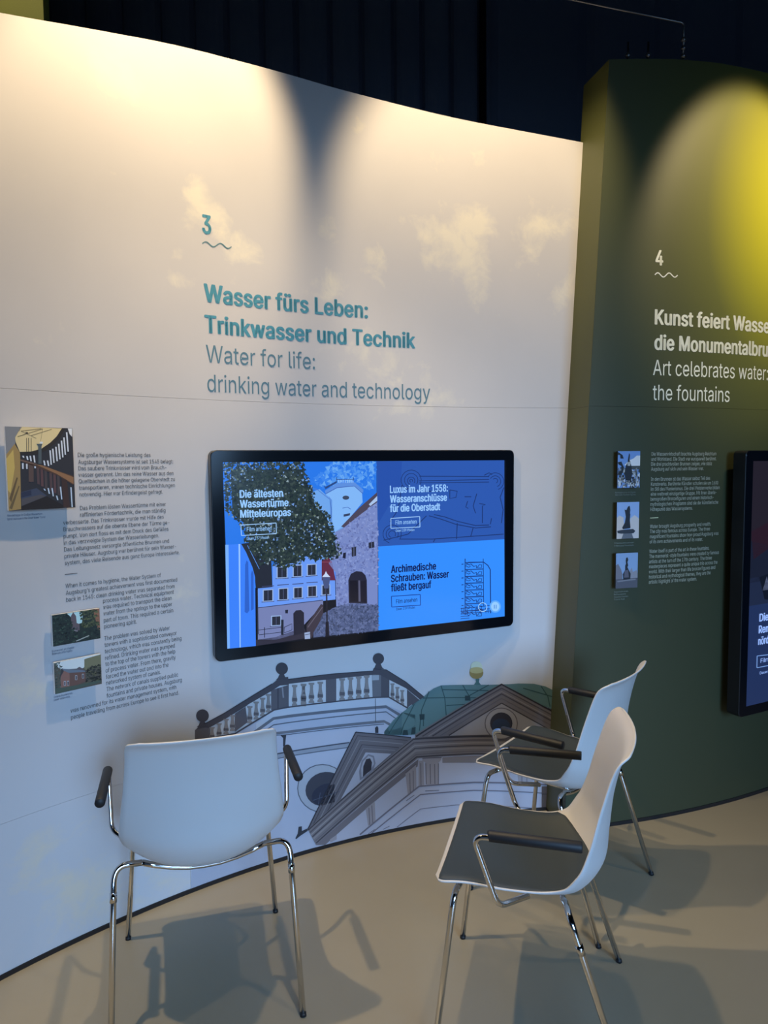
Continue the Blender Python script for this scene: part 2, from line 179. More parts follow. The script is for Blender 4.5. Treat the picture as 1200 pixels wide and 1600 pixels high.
["W3","tower",4,[128,120,126],[[-1.2468,0.6855],[-1.2469,0.6781],[-1.2414,0.6736],[-1.2411,0.6568],[-1.2433,0.6385],[-1.2475,0.6223],[-1.2466,0.6129],[-1.2411,0.6065],[-1.2467,0.6017],[-1.2478,0.5925],[-1.2225,0.5889],[-1.2234,0.5984],[-1.2289,0.6048],[-1.2233,0.6096],[-1.2222,0.6188],[-1.2261,0.6362],[-1.2279,0.6551],[-1.2273,0.6718],[-1.2217,0.6748],[-1.2216,0.6822]]],
["W3","tower",5,[84,78,88],[[-1.2454,0.6295],[-1.2234,0.6246],[-1.2248,0.6117],[-1.245,0.6145]]],
["W3","tower",4,[128,120,126],[[-1.1301,0.6375],[-1.1301,0.6322],[-1.126,0.629],[-1.1258,0.6168],[-1.1274,0.6036],[-1.1304,0.5919],[-1.1297,0.585],[-1.1257,0.5805],[-1.1298,0.577],[-1.1306,0.5703],[-1.112,0.5679],[-1.1127,0.5748],[-1.1168,0.5793],[-1.1127,0.5829],[-1.1119,0.5895],[-1.1148,0.602],[-1.1161,0.6156],[-1.1157,0.6277],[-1.1116,0.6299],[-1.1115,0.6353]]],
["W3","tower",5,[84,78,88],[[-1.1289,0.5971],[-1.1128,0.5937],[-1.1138,0.5843],[-1.1286,0.5863]]],
["W3","tower",4,[128,120,126],[[-1.1083,0.6193],[-1.1084,0.6144],[-1.1043,0.6114],[-1.104,0.6001],[-1.1056,0.5879],[-1.1086,0.577],[-1.1079,0.5707],[-1.1039,0.5665],[-1.108,0.5632],[-1.1088,0.5571],[-1.0902,0.5547],[-1.0909,0.561],[-1.095,0.5653],[-1.0908,0.5685],[-1.0901,0.5747],[-1.093,0.5863],[-1.0944,0.5989],[-1.0939,0.6101],[-1.0898,0.6121],[-1.0898,0.6171]]],
["W3","tower",5,[84,78,88],[[-1.1071,0.5818],[-1.091,0.5785],[-1.092,0.5699],[-1.1068,0.5718]]],
["W3","tower",4,[128,120,126],[[-1.0865,0.6037],[-1.0866,0.5987],[-1.0825,0.5957],[-1.0822,0.5844],[-1.0838,0.5721],[-1.0868,0.5612],[-1.0861,0.5549],[-1.082,0.5506],[-1.0862,0.5474],[-1.0869,0.5412],[-1.0683,0.5388],[-1.069,0.5452],[-1.0731,0.5495],[-1.069,0.5527],[-1.0682,0.5589],[-1.0711,0.5705],[-1.0725,0.5832],[-1.0721,0.5944],[-1.0679,0.5964],[-1.0679,0.6014]]],
["W3","tower",5,[84,78,88],[[-1.0853,0.566],[-1.0691,0.5628],[-1.0701,0.5541],[-1.085,0.556]]],
["W3","tower",5,[58,55,66],[[-1.5683,0.7584],[-1.5693,0.7523],[-1.5719,0.7469],[-1.576,0.7426],[-1.5813,0.7396],[-1.5874,0.7382],[-1.5939,0.7384],[-1.6004,0.7402],[-1.6064,0.7436],[-1.6114,0.7482],[-1.6153,0.7538],[-1.6177,0.7599],[-1.6184,0.7662],[-1.6174,0.7722],[-1.6148,0.7776],[-1.6108,0.7819],[-1.6055,0.7849],[-1.5995,0.7864],[-1.593,0.7862],[-1.5865,0.7844],[-1.5805,0.7811],[-1.5754,0.7765],[-1.5715,0.7709],[-1.5691,0.7648]]],
["W3","tower",4,[62,58,70],[[-1.6016,0.7446],[-1.586,0.7421],[-1.5785,0.7234],[-1.5707,0.7171],[-1.6177,0.7223],[-1.6098,0.7285]]],
["W3","tower",5,[58,55,66],[[-1.1572,0.744],[-1.1581,0.7381],[-1.1607,0.7327],[-1.1647,0.7283],[-1.1698,0.7251],[-1.1758,0.7235],[-1.1823,0.7234],[-1.1887,0.725],[-1.1946,0.728],[-1.1997,0.7324],[-1.2036,0.7377],[-1.206,0.7436],[-1.2068,0.7497],[-1.2059,0.7557],[-1.2034,0.761],[-1.1994,0.7654],[-1.1943,0.7685],[-1.1883,0.7702],[-1.1819,0.7703],[-1.1754,0.7687],[-1.1695,0.7657],[-1.1644,0.7615],[-1.1605,0.7562],[-1.158,0.7502]]],
["W3","tower",4,[62,58,70],[[-1.1907,0.7298],[-1.1738,0.7278],[-1.1655,0.7081],[-1.157,0.7018],[-1.2078,0.7052],[-1.1993,0.7121]]],
["W3","tower",5,[58,55,66],[[-1.8839,0.6373],[-1.8849,0.6314],[-1.8874,0.6262],[-1.8914,0.6222],[-1.8965,0.6196],[-1.9023,0.6185],[-1.9085,0.6191],[-1.9147,0.6213],[-1.9204,0.625],[-1.9252,0.6298],[-1.9289,0.6355],[-1.9311,0.6417],[-1.9317,0.6479],[-1.9307,0.6538],[-1.9282,0.6589],[-1.9243,0.6629],[-1.9193,0.6655],[-1.9135,0.6666],[-1.9073,0.6661],[-1.9011,0.6639],[-1.8954,0.6603],[-1.8905,0.6555],[-1.8868,0.6498],[-1.8846,0.6436]]],
["W3","tower",4,[62,58,70],[[-1.9156,0.6255],[-1.9012,0.6222],[-1.8945,0.6041],[-1.8874,0.5977],[-1.9305,0.6053],[-1.9232,0.6107]]],
["W3","tower",3,[84,88,106],[[-1.3226,0.2281],[-1.3266,0.2026],[-1.338,0.1805],[-1.3557,0.1633],[-1.3787,0.1524],[-1.4052,0.1484],[-1.4333,0.1516],[-1.4613,0.1618],[-1.487,0.178],[-1.5089,0.1992],[-1.5254,0.2237],[-1.5356,0.25],[-1.5388,0.2762],[-1.5347,0.3007],[-1.5237,0.3219],[-1.5065,0.3384],[-1.4842,0.3492],[-1.4582,0.3536],[-1.4303,0.3512],[-1.4024,0.3421],[-1.3763,0.3268],[-1.3539,0.3062],[-1.3367,0.2818],[-1.326,0.2552]]],
["W3","tower",4,[150,155,176],[[-1.3267,0.229],[-1.3307,0.2045],[-1.3416,0.1833],[-1.3586,0.1668],[-1.3807,0.1563],[-1.4062,0.1525],[-1.4333,0.1556],[-1.4601,0.1653],[-1.4849,0.1809],[-1.506,0.2013],[-1.5219,0.2248],[-1.5317,0.2501],[-1.5348,0.2753],[-1.5309,0.2988],[-1.5203,0.3191],[-1.5037,0.335],[-1.4822,0.3454],[-1.4572,0.3496],[-1.4304,0.3473],[-1.4035,0.3385],[-1.3784,0.3238],[-1.3568,0.304],[-1.3403,0.2806],[-1.33,0.255]]],
["W3","tower",5,[52,54,70],[[-1.3387,0.2533],[-1.3361,0.2344],[-1.3393,0.2163],[-1.3481,0.2003],[-1.3619,0.1875],[-1.3797,0.1788],[-1.4003,0.1749],[-1.4222,0.1759],[-1.4439,0.1819],[-1.464,0.1922],[-1.4811,0.2063],[-1.494,0.2229],[-1.5019,0.2411],[-1.5044,0.2596],[-1.5012,0.2771],[-1.4925,0.2926],[-1.4791,0.305],[-1.4616,0.3135],[-1.4413,0.3176],[-1.4196,0.317],[-1.3978,0.3116],[-1.3776,0.3018],[-1.3602,0.2882],[-1.3469,0.2717]]],
["W3","tower",6,[34,40,62],[[-1.3453,0.2272],[-1.3441,0.2151],[-1.3475,0.2034],[-1.3553,0.1929],[-1.367,0.1845],[-1.3817,0.1787],[-1.3984,0.176],[-1.416,0.1764],[-1.4332,0.18],[-1.4488,0.1865],[-1.462,0.1953],[-1.4716,0.206],[-1.4772,0.2177],[-1.4783,0.2296],[-1.4749,0.241],[-1.4673,0.2511],[-1.4558,0.2593],[-1.4413,0.265],[-1.4248,0.2678],[-1.4073,0.2676],[-1.39,0.2643],[-1.3742,0.2582],[-1.3609,0.2496],[-1.351,0.239]]],
["W3","tower",7,[64,72,96],[[-1.4717,0.2109],[-1.3585,0.2224],[-1.3594,0.2251],[-1.4726,0.2136]]],
["W3","tower",7,[64,72,96],[[-1.443,0.2372],[-1.4519,0.1919],[-1.4492,0.1908],[-1.4403,0.2362]]],
["W3","dome",6,[80,110,120],[[-1.1592,0.4376],[-1.1189,0.4804],[-1.0786,0.5079],[-1.0314,0.5357],[-0.9841,0.5601],[-0.957,0.5815],[-0.9367,0.5934],[-0.9028,0.6034],[-0.8484,0.6],[-0.6845,0.5862],[-0.5886,0.5818],[-0.5475,0.5823],[-0.479,0.5768],[-0.4242,0.5617],[-0.3707,0.5336],[-0.3753,0.4512],[-0.4784,0.494],[-0.6263,0.5805],[-0.7528,0.5152],[-0.8554,0.4602],[-1.0254,0.4047],[-1.0826,0.4103],[-1.1593,0.4262]]],
["W3","dome",6,[68,98,110],[[-1.1592,0.4376],[-1.0786,0.5079],[-1.0314,0.5357],[-0.9876,0.5528],[-1.0017,0.4195],[-1.0389,0.4053],[-1.1593,0.4262]]],
["W3","dome",7,[38,70,78],[[-0.9049,0.6024],[-0.8881,0.5479],[-0.8838,0.5481],[-0.9007,0.6032]]],
["W3","dome",7,[38,70,78],[[-0.8881,0.5479],[-0.8814,0.4694],[-0.8771,0.4692],[-0.8838,0.5481]]],
["W3","dome",7,[38,70,78],[[-0.8061,0.5949],[-0.772,0.5358],[-0.768,0.5372],[-0.8023,0.5967]]],
["W3","dome",7,[38,70,78],[[-0.772,0.5358],[-0.7722,0.5236],[-0.7678,0.5232],[-0.768,0.5372]]],
["W3","dome",7,[38,70,78],[[-0.959,0.5837],[-0.9932,0.5091],[-0.989,0.5075],[-0.955,0.5817]]],
["W3","dome",7,[38,70,78],[[-0.9932,0.5091],[-1.0038,0.42],[-0.9995,0.419],[-0.989,0.5075]]],
["W3","dome",7,[38,70,78],[[-0.9855,0.5556],[-0.8349,0.542],[-0.8349,0.5461],[-0.9855,0.5598]]],
["W3","dome",7,[38,70,78],[[-0.8349,0.542],[-0.7118,0.5292],[-0.7118,0.5334],[-0.8349,0.5461]]],
["W3","dome",7,[38,70,78],[[-0.879,0.5114],[-0.7595,0.5072],[-0.7598,0.5114],[-0.8793,0.5156]]],
["W3","dome",7,[38,70,78],[[-0.8995,0.5829],[-0.6845,0.5585],[-0.6844,0.5627],[-0.8994,0.5871]]],
["W3","dome",7,[38,70,78],[[-1.0266,0.536],[-1.0742,0.4559],[-1.0703,0.4537],[-1.0228,0.5337]]],
["W3","dome",7,[38,70,78],[[-1.0742,0.4559],[-1.088,0.4161],[-1.0838,0.4143],[-1.0703,0.4537]]],
["W3","dome",7,[38,70,78],[[-1.0804,0.508],[-1.1209,0.4564],[-1.1173,0.4537],[-1.0768,0.5053]]],
["W3","dome",7,[38,70,78],[[-1.1209,0.4564],[-1.1412,0.4277],[-1.1375,0.425],[-1.1173,0.4537]]],
["W3","dome",7,[38,70,78],[[-0.4465,0.5631],[-0.4155,0.5162],[-0.4115,0.5177],[-0.4429,0.5652]]],
["W3","dome",7,[38,70,78],[[-0.4155,0.5162],[-0.405,0.4691],[-0.4007,0.4698],[-0.4115,0.5177]]],
["W3","dome",7,[38,70,78],[[-0.5274,0.5584],[-0.3765,0.5063],[-0.3753,0.5104],[-0.5262,0.5624]]],
["W3","dome",7,[38,70,78],[[-0.6856,0.5875],[-0.7813,0.5459],[-0.7792,0.542],[-0.6835,0.5836]]],
["W3","dome",7,[38,70,78],[[-0.9853,0.469],[-0.9855,0.4368],[-0.9811,0.4362],[-0.981,0.4684]]],
["W3","dome",8,[28,52,62],[[-1.0013,0.4903],[-0.9777,0.4886],[-0.9791,0.465],[-0.9994,0.4656]]],
["W3","dome",8,[28,52,62],[[-0.7939,0.5486],[-0.77,0.5463],[-0.772,0.5249],[-0.7939,0.527]]],
["W3","dome",8,[28,52,62],[[-1.0737,0.4326],[-1.0556,0.4301],[-1.0523,0.4085],[-1.0779,0.4109]]],
["W3","dome",8,[28,52,62],[[-1.0353,0.4369],[-1.0185,0.4379],[-1.02,0.4091],[-1.0402,0.4087]]],
["W3","dome",6,[60,96,104],[[-0.7448,0.618],[-0.727,0.6166],[-0.7297,0.6017],[-0.7201,0.5885],[-0.7529,0.5913],[-0.7434,0.6029]]],
["W3","dome",7,[128,112,70],[[-0.7097,0.6408],[-0.7107,0.634],[-0.7139,0.6278],[-0.7189,0.6227],[-0.7255,0.619],[-0.7331,0.617],[-0.7413,0.6167],[-0.7495,0.6183],[-0.7571,0.6216],[-0.7636,0.6264],[-0.7687,0.6323],[-0.7718,0.639],[-0.7729,0.6459],[-0.7718,0.6527],[-0.7687,0.6588],[-0.7637,0.6639],[-0.7571,0.6676],[-0.7495,0.6697],[-0.7414,0.6699],[-0.7332,0.6684],[-0.7255,0.6651],[-0.719,0.6604],[-0.714,0.6545],[-0.7108,0.6478]]],
["W3","dome",7,[196,194,180],[[-0.715,0.6679],[-0.7159,0.6618],[-0.7185,0.6562],[-0.7227,0.6516],[-0.7281,0.6483],[-0.7345,0.6464],[-0.7413,0.6461],[-0.7481,0.6475],[-0.7545,0.6504],[-0.7599,0.6546],[-0.7641,0.6599],[-0.7668,0.6658],[-0.7677,0.672],[-0.7668,0.6781],[-0.7642,0.6836],[-0.76,0.6882],[-0.7545,0.6915],[-0.7482,0.6934],[-0.7414,0.6937],[-0.7346,0.6923],[-0.7282,0.6895],[-0.7228,0.6853],[-0.7186,0.68],[-0.7159,0.6741]]],
["W3","dome",8,[160,150,110],[[-0.7103,0.6521],[-0.7113,0.6485],[-0.7144,0.6454],[-0.7194,0.6429],[-0.7258,0.6412],[-0.7333,0.6404],[-0.7413,0.6405],[-0.7493,0.6417],[-0.7568,0.6437],[-0.7632,0.6464],[-0.7682,0.6497],[-0.7713,0.6534],[-0.7723,0.6571],[-0.7713,0.6606],[-0.7682,0.6637],[-0.7633,0.6662],[-0.7568,0.6679],[-0.7494,0.6687],[-0.7413,0.6685],[-0.7333,0.6674],[-0.7258,0.6654],[-0.7194,0.6627],[-0.7145,0.6594],[-0.7114,0.6558]]],
["W3","pediment",6,[92,88,100],[[-1.2854,0.4565],[-1.0394,0.3954],[-1.032,0.3766],[-1.4976,0.0928],[-1.4939,0.104]]],
["W3","pediment",7,[150,150,172],[[-1.2428,0.3641],[-1.129,0.3395],[-1.2033,0.2908],[-1.361,0.1776]]],
["W3","pediment",7,[66,62,74],[[-1.4721,0.1118],[-1.2765,0.4384],[-1.2791,0.4416],[-1.4755,0.1143]]],
["W3","pediment",7,[66,62,74],[[-1.2765,0.4384],[-1.0558,0.3833],[-1.0554,0.3871],[-1.2791,0.4416]]],
["W3","pediment",7,[120,116,128],[[-1.443,0.1285],[-1.2671,0.4181],[-1.2697,0.4213],[-1.4464,0.131]]],
["W3","pediment",7,[120,116,128],[[-1.2671,0.4181],[-1.0755,0.3709],[-1.0751,0.3746],[-1.2697,0.4213]]],
["W3","pediment",7,[64,60,72],[[-1.4138,0.1456],[-1.2578,0.3978],[-1.2604,0.401],[-1.4172,0.1481]]],
["W3","pediment",7,[64,60,72],[[-1.2578,0.3978],[-1.0952,0.3586],[-1.0949,0.3623],[-1.2604,0.401]]],
["W3","pediment",7,[112,108,122],[[-1.3897,0.1597],[-1.2501,0.3811],[-1.2527,0.3843],[-1.3931,0.1623]]],
["W3","pediment",7,[112,108,122],[[-1.2501,0.3811],[-1.1113,0.3486],[-1.111,0.3524],[-1.2527,0.3843]]],
["W3","pediment",8,[112,112,130],[[-1.2696,0.2508],[-1.2728,0.2897],[-1.2614,0.3327],[-1.232,0.3553],[-1.2064,0.3439],[-1.1994,0.3112],[-1.2107,0.2781]]],
["W3","pediment",9,[150,150,170],[[-1.2621,0.2633],[-1.2632,0.3017],[-1.2541,0.3279],[-1.2306,0.3481],[-1.2116,0.3378],[-1.2068,0.309],[-1.2328,0.2752]]],
["W3","pediment",10,[40,38,50],[[-1.2563,0.2642],[-1.2544,0.3071],[-1.2409,0.336],[-1.2234,0.3364],[-1.2155,0.3175],[-1.2195,0.2867]]],
["W3","pediment",9,[36,34,46],[[-1.2857,0.4545],[-1.0397,0.3932],[-1.0392,0.3976],[-1.2852,0.4586]]],
["W3","pediment",9,[36,34,46],[[-1.4958,0.0983],[-1.2837,0.4554],[-1.2872,0.4576],[-1.4992,0.1008]]],
["W3","pediment",7,[112,106,116],[[-1.4975,0.0995],[-1.032,0.3922],[-0.8135,0.3747],[-0.3717,0.3344],[-0.3708,0.2352],[-0.7526,0.283],[-1.01,0.3004],[-1.4634,0.0258]]],
["W3","pediment",8,[52,48,58],[[-1.4941,0.0938],[-1.0284,0.3838],[-1.0309,0.3885],[-1.4972,0.0982]]],
["W3","pediment",8,[52,48,58],[[-1.0284,0.3838],[-0.7526,0.3612],[-0.7527,0.3663],[-1.0309,0.3885]]],
["W3","pediment",8,[52,48,58],[[-0.7526,0.3612],[-0.3793,0.3246],[-0.3792,0.3298],[-0.7527,0.3663]]],
["W3","pediment",8,[84,78,90],[[-1.4873,0.0812],[-1.0252,0.3681],[-1.0283,0.3738],[-1.4911,0.0866]]],
["W3","pediment",8,[84,78,90],[[-1.0252,0.3681],[-0.7526,0.3459],[-0.7527,0.3522],[-1.0283,0.3738]]],
["W3","pediment",8,[84,78,90],[[-0.7526,0.3459],[-0.3791,0.3083],[-0.3791,0.3147],[-0.7527,0.3522]]],
["W3","pediment",8,[136,130,140],[[-1.4827,0.0721],[-1.0234,0.3564],[-1.0255,0.3604],[-1.4853,0.0758]]],
["W3","pediment",8,[136,130,140],[[-1.0234,0.3564],[-0.7526,0.3348],[-0.7527,0.3391],[-1.0255,0.3604]]],
["W3","pediment",8,[136,130,140],[[-0.7526,0.3348],[-0.379,0.2964],[-0.3789,0.3008],[-0.7527,0.3391]]],
["W3","pediment",8,[70,66,78],[[-1.4769,0.0615],[-1.0207,0.3433],[-1.0235,0.3485],[-1.4804,0.0665]]],
["W3","pediment",8,[70,66,78],[[-1.0207,0.3433],[-0.7526,0.322],[-0.7526,0.3277],[-1.0235,0.3485]]],
["W3","pediment",8,[70,66,78],[[-0.7526,0.322],[-0.3789,0.2828],[-0.3788,0.2886],[-0.7526,0.3277]]],
["W3","pediment",8,[128,122,132],[[-1.4721,0.0525],[-1.0184,0.332],[-1.0218,0.3382],[-1.4762,0.0584]]],
["W3","pediment",8,[128,122,132],[[-1.0184,0.332],[-0.7526,0.311],[-0.7526,0.3179],[-1.0218,0.3382]]],
["W3","pediment",8,[128,122,132],[[-0.7526,0.311],[-0.3788,0.2711],[-0.3787,0.2781],[-0.7526,0.3179]]],
["W3","pediment",8,[96,90,102],[[-1.4659,0.0406],[-1.0159,0.3169],[-1.0182,0.321],[-1.4687,0.0445]]],
["W3","pediment",8,[96,90,102],[[-1.0159,0.3169],[-0.7526,0.2966],[-0.7526,0.3011],[-1.0182,0.321]]],
["W3","pediment",8,[96,90,102],[[-0.7526,0.2966],[-0.3786,0.2556],[-0.3785,0.2602],[-0.7526,0.3011]]],
["W3","pediment",8,[62,58,70],[[-1.461,0.0315],[-1.0136,0.3055],[-1.0165,0.3108],[-1.4645,0.0364]]],
["W3","pediment",8,[62,58,70],[[-1.0136,0.3055],[-0.7525,0.2856],[-0.7526,0.2913],[-1.0165,0.3108]]],
["W3","pediment",8,[62,58,70],[[-0.7525,0.2856],[-0.3785,0.2439],[-0.3784,0.2497],[-0.7526,0.2913]]],
["W3","pediment",5,[160,160,184],[[-1.4634,0.0258],[-1.01,0.3004],[-0.7526,0.283],[-0.386,0.2399],[-0.3835,-0.0289],[-1.4601,0.0078]]],
["W3","pediment",6,[104,98,110],[[-1.4243,0.0155],[-1.0101,0.266],[-1.0062,0.2977],[-1.4634,0.0258]]],
["W3","pediment",6,[120,114,126],[[-0.8969,0.2896],[-0.7526,0.2793],[-0.3936,0.2404],[-0.3934,0.214],[-0.7525,0.2477],[-0.897,0.2657]]],
["W3","pediment",8,[140,134,148],[[-0.9889,0.3002],[-0.9007,0.2916],[-0.9045,0.2783],[-0.9159,0.2683],[-0.9161,0.1753],[-0.9691,0.1804],[-0.9762,0.279],[-0.989,0.288]]],
["W3","pediment",8,[140,134,148],[[-1.0062,0.2905],[-0.9837,0.2872],[-0.9804,0.1807],[-1.0068,0.1805]]],
["W3","pediment",8,[140,134,148],[[-1.0664,0.2462],[-1.0176,0.2779],[-1.0166,0.172],[-1.0558,0.1512]]],
["W3","pediment",8,[140,134,148],[[-1.2453,0.1269],[-1.2046,0.1503],[-1.2017,0.0648],[-1.235,0.0506]]],
["W3","pediment",8,[140,134,148],[[-1.4026,0.0341],[-1.3736,0.0462],[-1.3739,0.0269],[-1.4027,0.0203]]],
["W3","pediment",8,[140,134,148],[[-0.5616,0.2529],[-0.4699,0.2456],[-0.4766,0.1297],[-0.5456,0.1356]]],
["W3","pediment",9,[92,86,100],[[-0.9553,0.2687],[-0.954,0.1817],[-0.9508,0.1812],[-0.952,0.2683]]],
["W3","pediment",9,[92,86,100],[[-0.9349,0.2658],[-0.9336,0.1786],[-0.9304,0.1782],[-0.9317,0.2654]]],
["W3","pediment",9,[92,86,100],[[-0.9175,0.267],[-0.9177,0.1755],[-0.9145,0.1751],[-0.9143,0.2666]]],
["W3","pediment",9,[92,86,100],[[-0.9756,0.2752],[-0.9729,0.1824],[-0.9697,0.182],[-0.9724,0.2748]]],
["W3","pediment",9,[92,86,100],[[-0.9981,0.2785],[-0.9971,0.1811],[-0.9939,0.1807],[-0.9949,0.2781]]],
["W3","pediment",9,[92,86,100],[[-1.0478,0.2432],[-1.0461,0.1567],[-1.0429,0.1563],[-1.0446,0.2427]]],
["W3","pediment",9,[92,86,100],[[-1.0328,0.2515],[-1.0318,0.1651],[-1.0286,0.1647],[-1.0296,0.2511]]],
["W3","pediment",9,[92,86,100],[[-1.2322,0.1276],[-1.2292,0.055],[-1.2261,0.0544],[-1.229,0.1271]]],
["W3","pediment",9,[92,86,100],[[-1.2196,0.1356],[-1.2159,0.0606],[-1.2127,0.0601],[-1.2164,0.1351]]],
["W3","pediment",9,[92,86,100],[[-0.5325,0.2243],[-0.5319,0.1382],[-0.5287,0.1379],[-0.5292,0.2241]]],
["W3","pediment",9,[92,86,100],[[-0.5095,0.2224],[-0.5089,0.1362],[-0.5057,0.1359],[-0.5063,0.2222]]],
["W3","pediment",9,[90,84,98],[[-0.9888,0.2965],[-0.9006,0.2879],[-0.9008,0.2924],[-0.989,0.301]]],
["W3","pediment",9,[90,84,98],[[-1.0649,0.2443],[-1.0161,0.276],[-1.0191,0.2798],[-1.0679,0.2481]]],
["W3","pediment",8,[104,100,118],[[-1.27,0.0192],[-1.0031,0.1754],[-1.006,0.182],[-1.2742,0.0252]]],
["W3","pediment",8,[104,100,118],[[-1.0031,0.1754],[-0.7524,0.1572],[-0.7524,0.1641],[-1.006,0.182]]],
["W3","pediment",8,[104,100,118],[[-0.7524,0.1572],[-0.3849,0.1104],[-0.3847,0.1174],[-0.7524,0.1641]]],
["W3","pediment",8,[104,100,118],[[-1.2192,0.0143],[-0.9978,0.1394],[-0.9995,0.1439],[-1.222,0.0184]]],
["W3","pediment",8,[104,100,118],[[-0.9978,0.1394],[-0.7523,0.1229],[-0.7524,0.1275],[-0.9995,0.1439]]],
["W3","pediment",8,[104,100,118],[[-0.7523,0.1229],[-0.3845,0.0714],[-0.3843,0.076],[-0.7524,0.1275]]],
["W3","pediment",8,[104,100,118],[[-1.1044,0.0182],[-0.9984,0.0773],[-0.9994,0.0801],[-1.1062,0.0208]]],
["W3","pediment",8,[104,100,118],[[-0.9984,0.0773],[-0.8288,0.0689],[-0.8288,0.0718],[-0.9994,0.0801]]],
["W3","pediment",8,[104,100,118],[[-0.8288,0.0689],[-0.3838,0.0001],[-0.3837,0.003],[-0.8288,0.0718]]],
["W3","pediment",8,[104,100,118],[[-0.9767,0.1526],[-0.9123,0.1456],[-0.9125,0.1485],[-0.9768,0.1554]]],
["W3","pediment",8,[104,100,118],[[-1.0624,0.1237],[-1.0247,0.1432],[-1.0268,0.1462],[-1.0644,0.1268]]],
["W3","pediment",8,[104,100,118],[[-1.2346,0.0155],[-1.2049,0.0288],[-1.2065,0.0314],[-1.2362,0.0181]]],
["W3","pediment",8,[104,100,118],[[-1.1681,0.0209],[-1.1382,0.0291],[-1.1395,0.0318],[-1.1693,0.0237]]],
["W3","pediment",9,[104,98,108],[[-0.6263,0.5884],[-0.3807,0.4434],[-0.3796,0.3333],[-0.4773,0.3496],[-0.6908,0.3641],[-1.0221,0.3888],[-1.022,0.4062]]],
["W3","pediment",10,[136,132,144],[[-0.626,0.5024],[-0.4018,0.3616],[-0.3797,0.3435],[-0.6908,0.3654],[-0.8726,0.3818]]],
["W3","pediment",11,[38,35,45],[[-1.0157,0.3942],[-0.6257,0.5805],[-0.6269,0.5873],[-1.0193,0.4004]]],
["W3","pediment",11,[38,35,45],[[-0.6257,0.5805],[-0.3823,0.439],[-0.3791,0.4449],[-0.6269,0.5873]]],
["W3","pediment",11,[70,65,76],[[-0.9872,0.3918],[-0.6258,0.5651],[-0.6266,0.5702],[-0.9899,0.3964]]],
["W3","pediment",11,[70,65,76],[[-0.6258,0.5651],[-0.3817,0.4222],[-0.3793,0.4266],[-0.6266,0.5702]]],
["W3","pediment",11,[124,118,128],[[-0.9599,0.3891],[-0.6259,0.55],[-0.6265,0.5546],[-0.9623,0.3932]]],
["W3","pediment",11,[124,118,128],[[-0.6259,0.55],[-0.3814,0.4058],[-0.3793,0.4098],[-0.6265,0.5546]]],
["W3","pediment",11,[66,61,72],[[-0.9413,0.3867],[-0.6258,0.5392],[-0.6265,0.5449],[-0.9443,0.3918]]],
["W3","pediment",11,[66,61,72],[[-0.6258,0.5392],[-0.3816,0.3942],[-0.3789,0.3992],[-0.6265,0.5449]]],
["W3","pediment",11,[92,86,98],[[-0.9065,0.3839],[-0.6259,0.5204],[-0.6262,0.5244],[-0.9086,0.3875]]],
["W3","pediment",11,[92,86,98],[[-0.6259,0.5204],[-0.381,0.3737],[-0.3791,0.3771],[-0.6262,0.5244]]],
["W3","pediment",11,[58,54,64],[[-0.8678,0.3797],[-0.6259,0.4985],[-0.626,0.5036],[-0.8705,0.3843]]],
["W3","pediment",11,[58,54,64],[[-0.6259,0.4985],[-0.3811,0.3501],[-0.3786,0.3545],[-0.626,0.5036]]],
["W3","pediment",11,[60,56,66],[[-1.022,0.386],[-0.6907,0.3612],[-0.6908,0.3669],[-1.0222,0.3916]]],
["W3","pediment",11,[60,56,66],[[-0.6907,0.3612],[-0.3797,0.3304],[-0.3796,0.3362],[-0.6908,0.3669]]],
["W3","pediment",11,[88,82,94],[[-0.5509,0.4044],[-0.5534,0.386],[-0.5609,0.3693],[-0.573,0.3554],[-0.5889,0.3453],[-0.6074,0.3398],[-0.6272,0.3391],[-0.6471,0.3433],[-0.6657,0.3522],[-0.6816,0.365],[-0.6938,0.3809],[-0.7015,0.3988],[-0.7042,0.4174],[-0.7016,0.4355],[-0.694,0.4519],[-0.6819,0.4655],[-0.6661,0.4754],[-0.6476,0.481],[-0.6278,0.4818],[-0.608,0.4778],[-0.5895,0.4692],[-0.5736,0.4567],[-0.5613,0.441],[-0.5536,0.4231]]],
["W3","pediment",12,[140,136,148],[[-0.5553,0.4047],[-0.5576,0.3875],[-0.5648,0.3718],[-0.5762,0.3587],[-0.5911,0.3493],[-0.6085,0.344],[-0.6273,0.3434],[-0.646,0.3474],[-0.6635,0.3557],[-0.6785,0.3678],[-0.69,0.3827],[-0.6973,0.3995],[-0.6998,0.417],[-0.6973,0.4341],[-0.6902,0.4495],[-0.6788,0.4623],[-0.6638,0.4716],[-0.6465,0.4768],[-0.6278,0.4775],[-0.6091,0.4737],[-0.5917,0.4657],[-0.5767,0.4539],[-0.5652,0.4391],[-0.5578,0.4223]]],
["W3","pediment",13,[40,38,52],[[-0.5759,0.4077],[-0.5776,0.3953],[-0.5827,0.384],[-0.5909,0.3745],[-0.6015,0.3677],[-0.614,0.3639],[-0.6273,0.3634],[-0.6407,0.3663],[-0.6532,0.3722],[-0.6639,0.3809],[-0.6722,0.3917],[-0.6773,0.4039],[-0.6791,0.4165],[-0.6774,0.4289],[-0.6723,0.4401],[-0.6641,0.4493],[-0.6535,0.4561],[-0.6411,0.4599],[-0.6277,0.4604],[-0.6144,0.4577],[-0.6019,0.4519],[-0.5912,0.4433],[-0.583,0.4326],[-0.5778,0.4205]]],
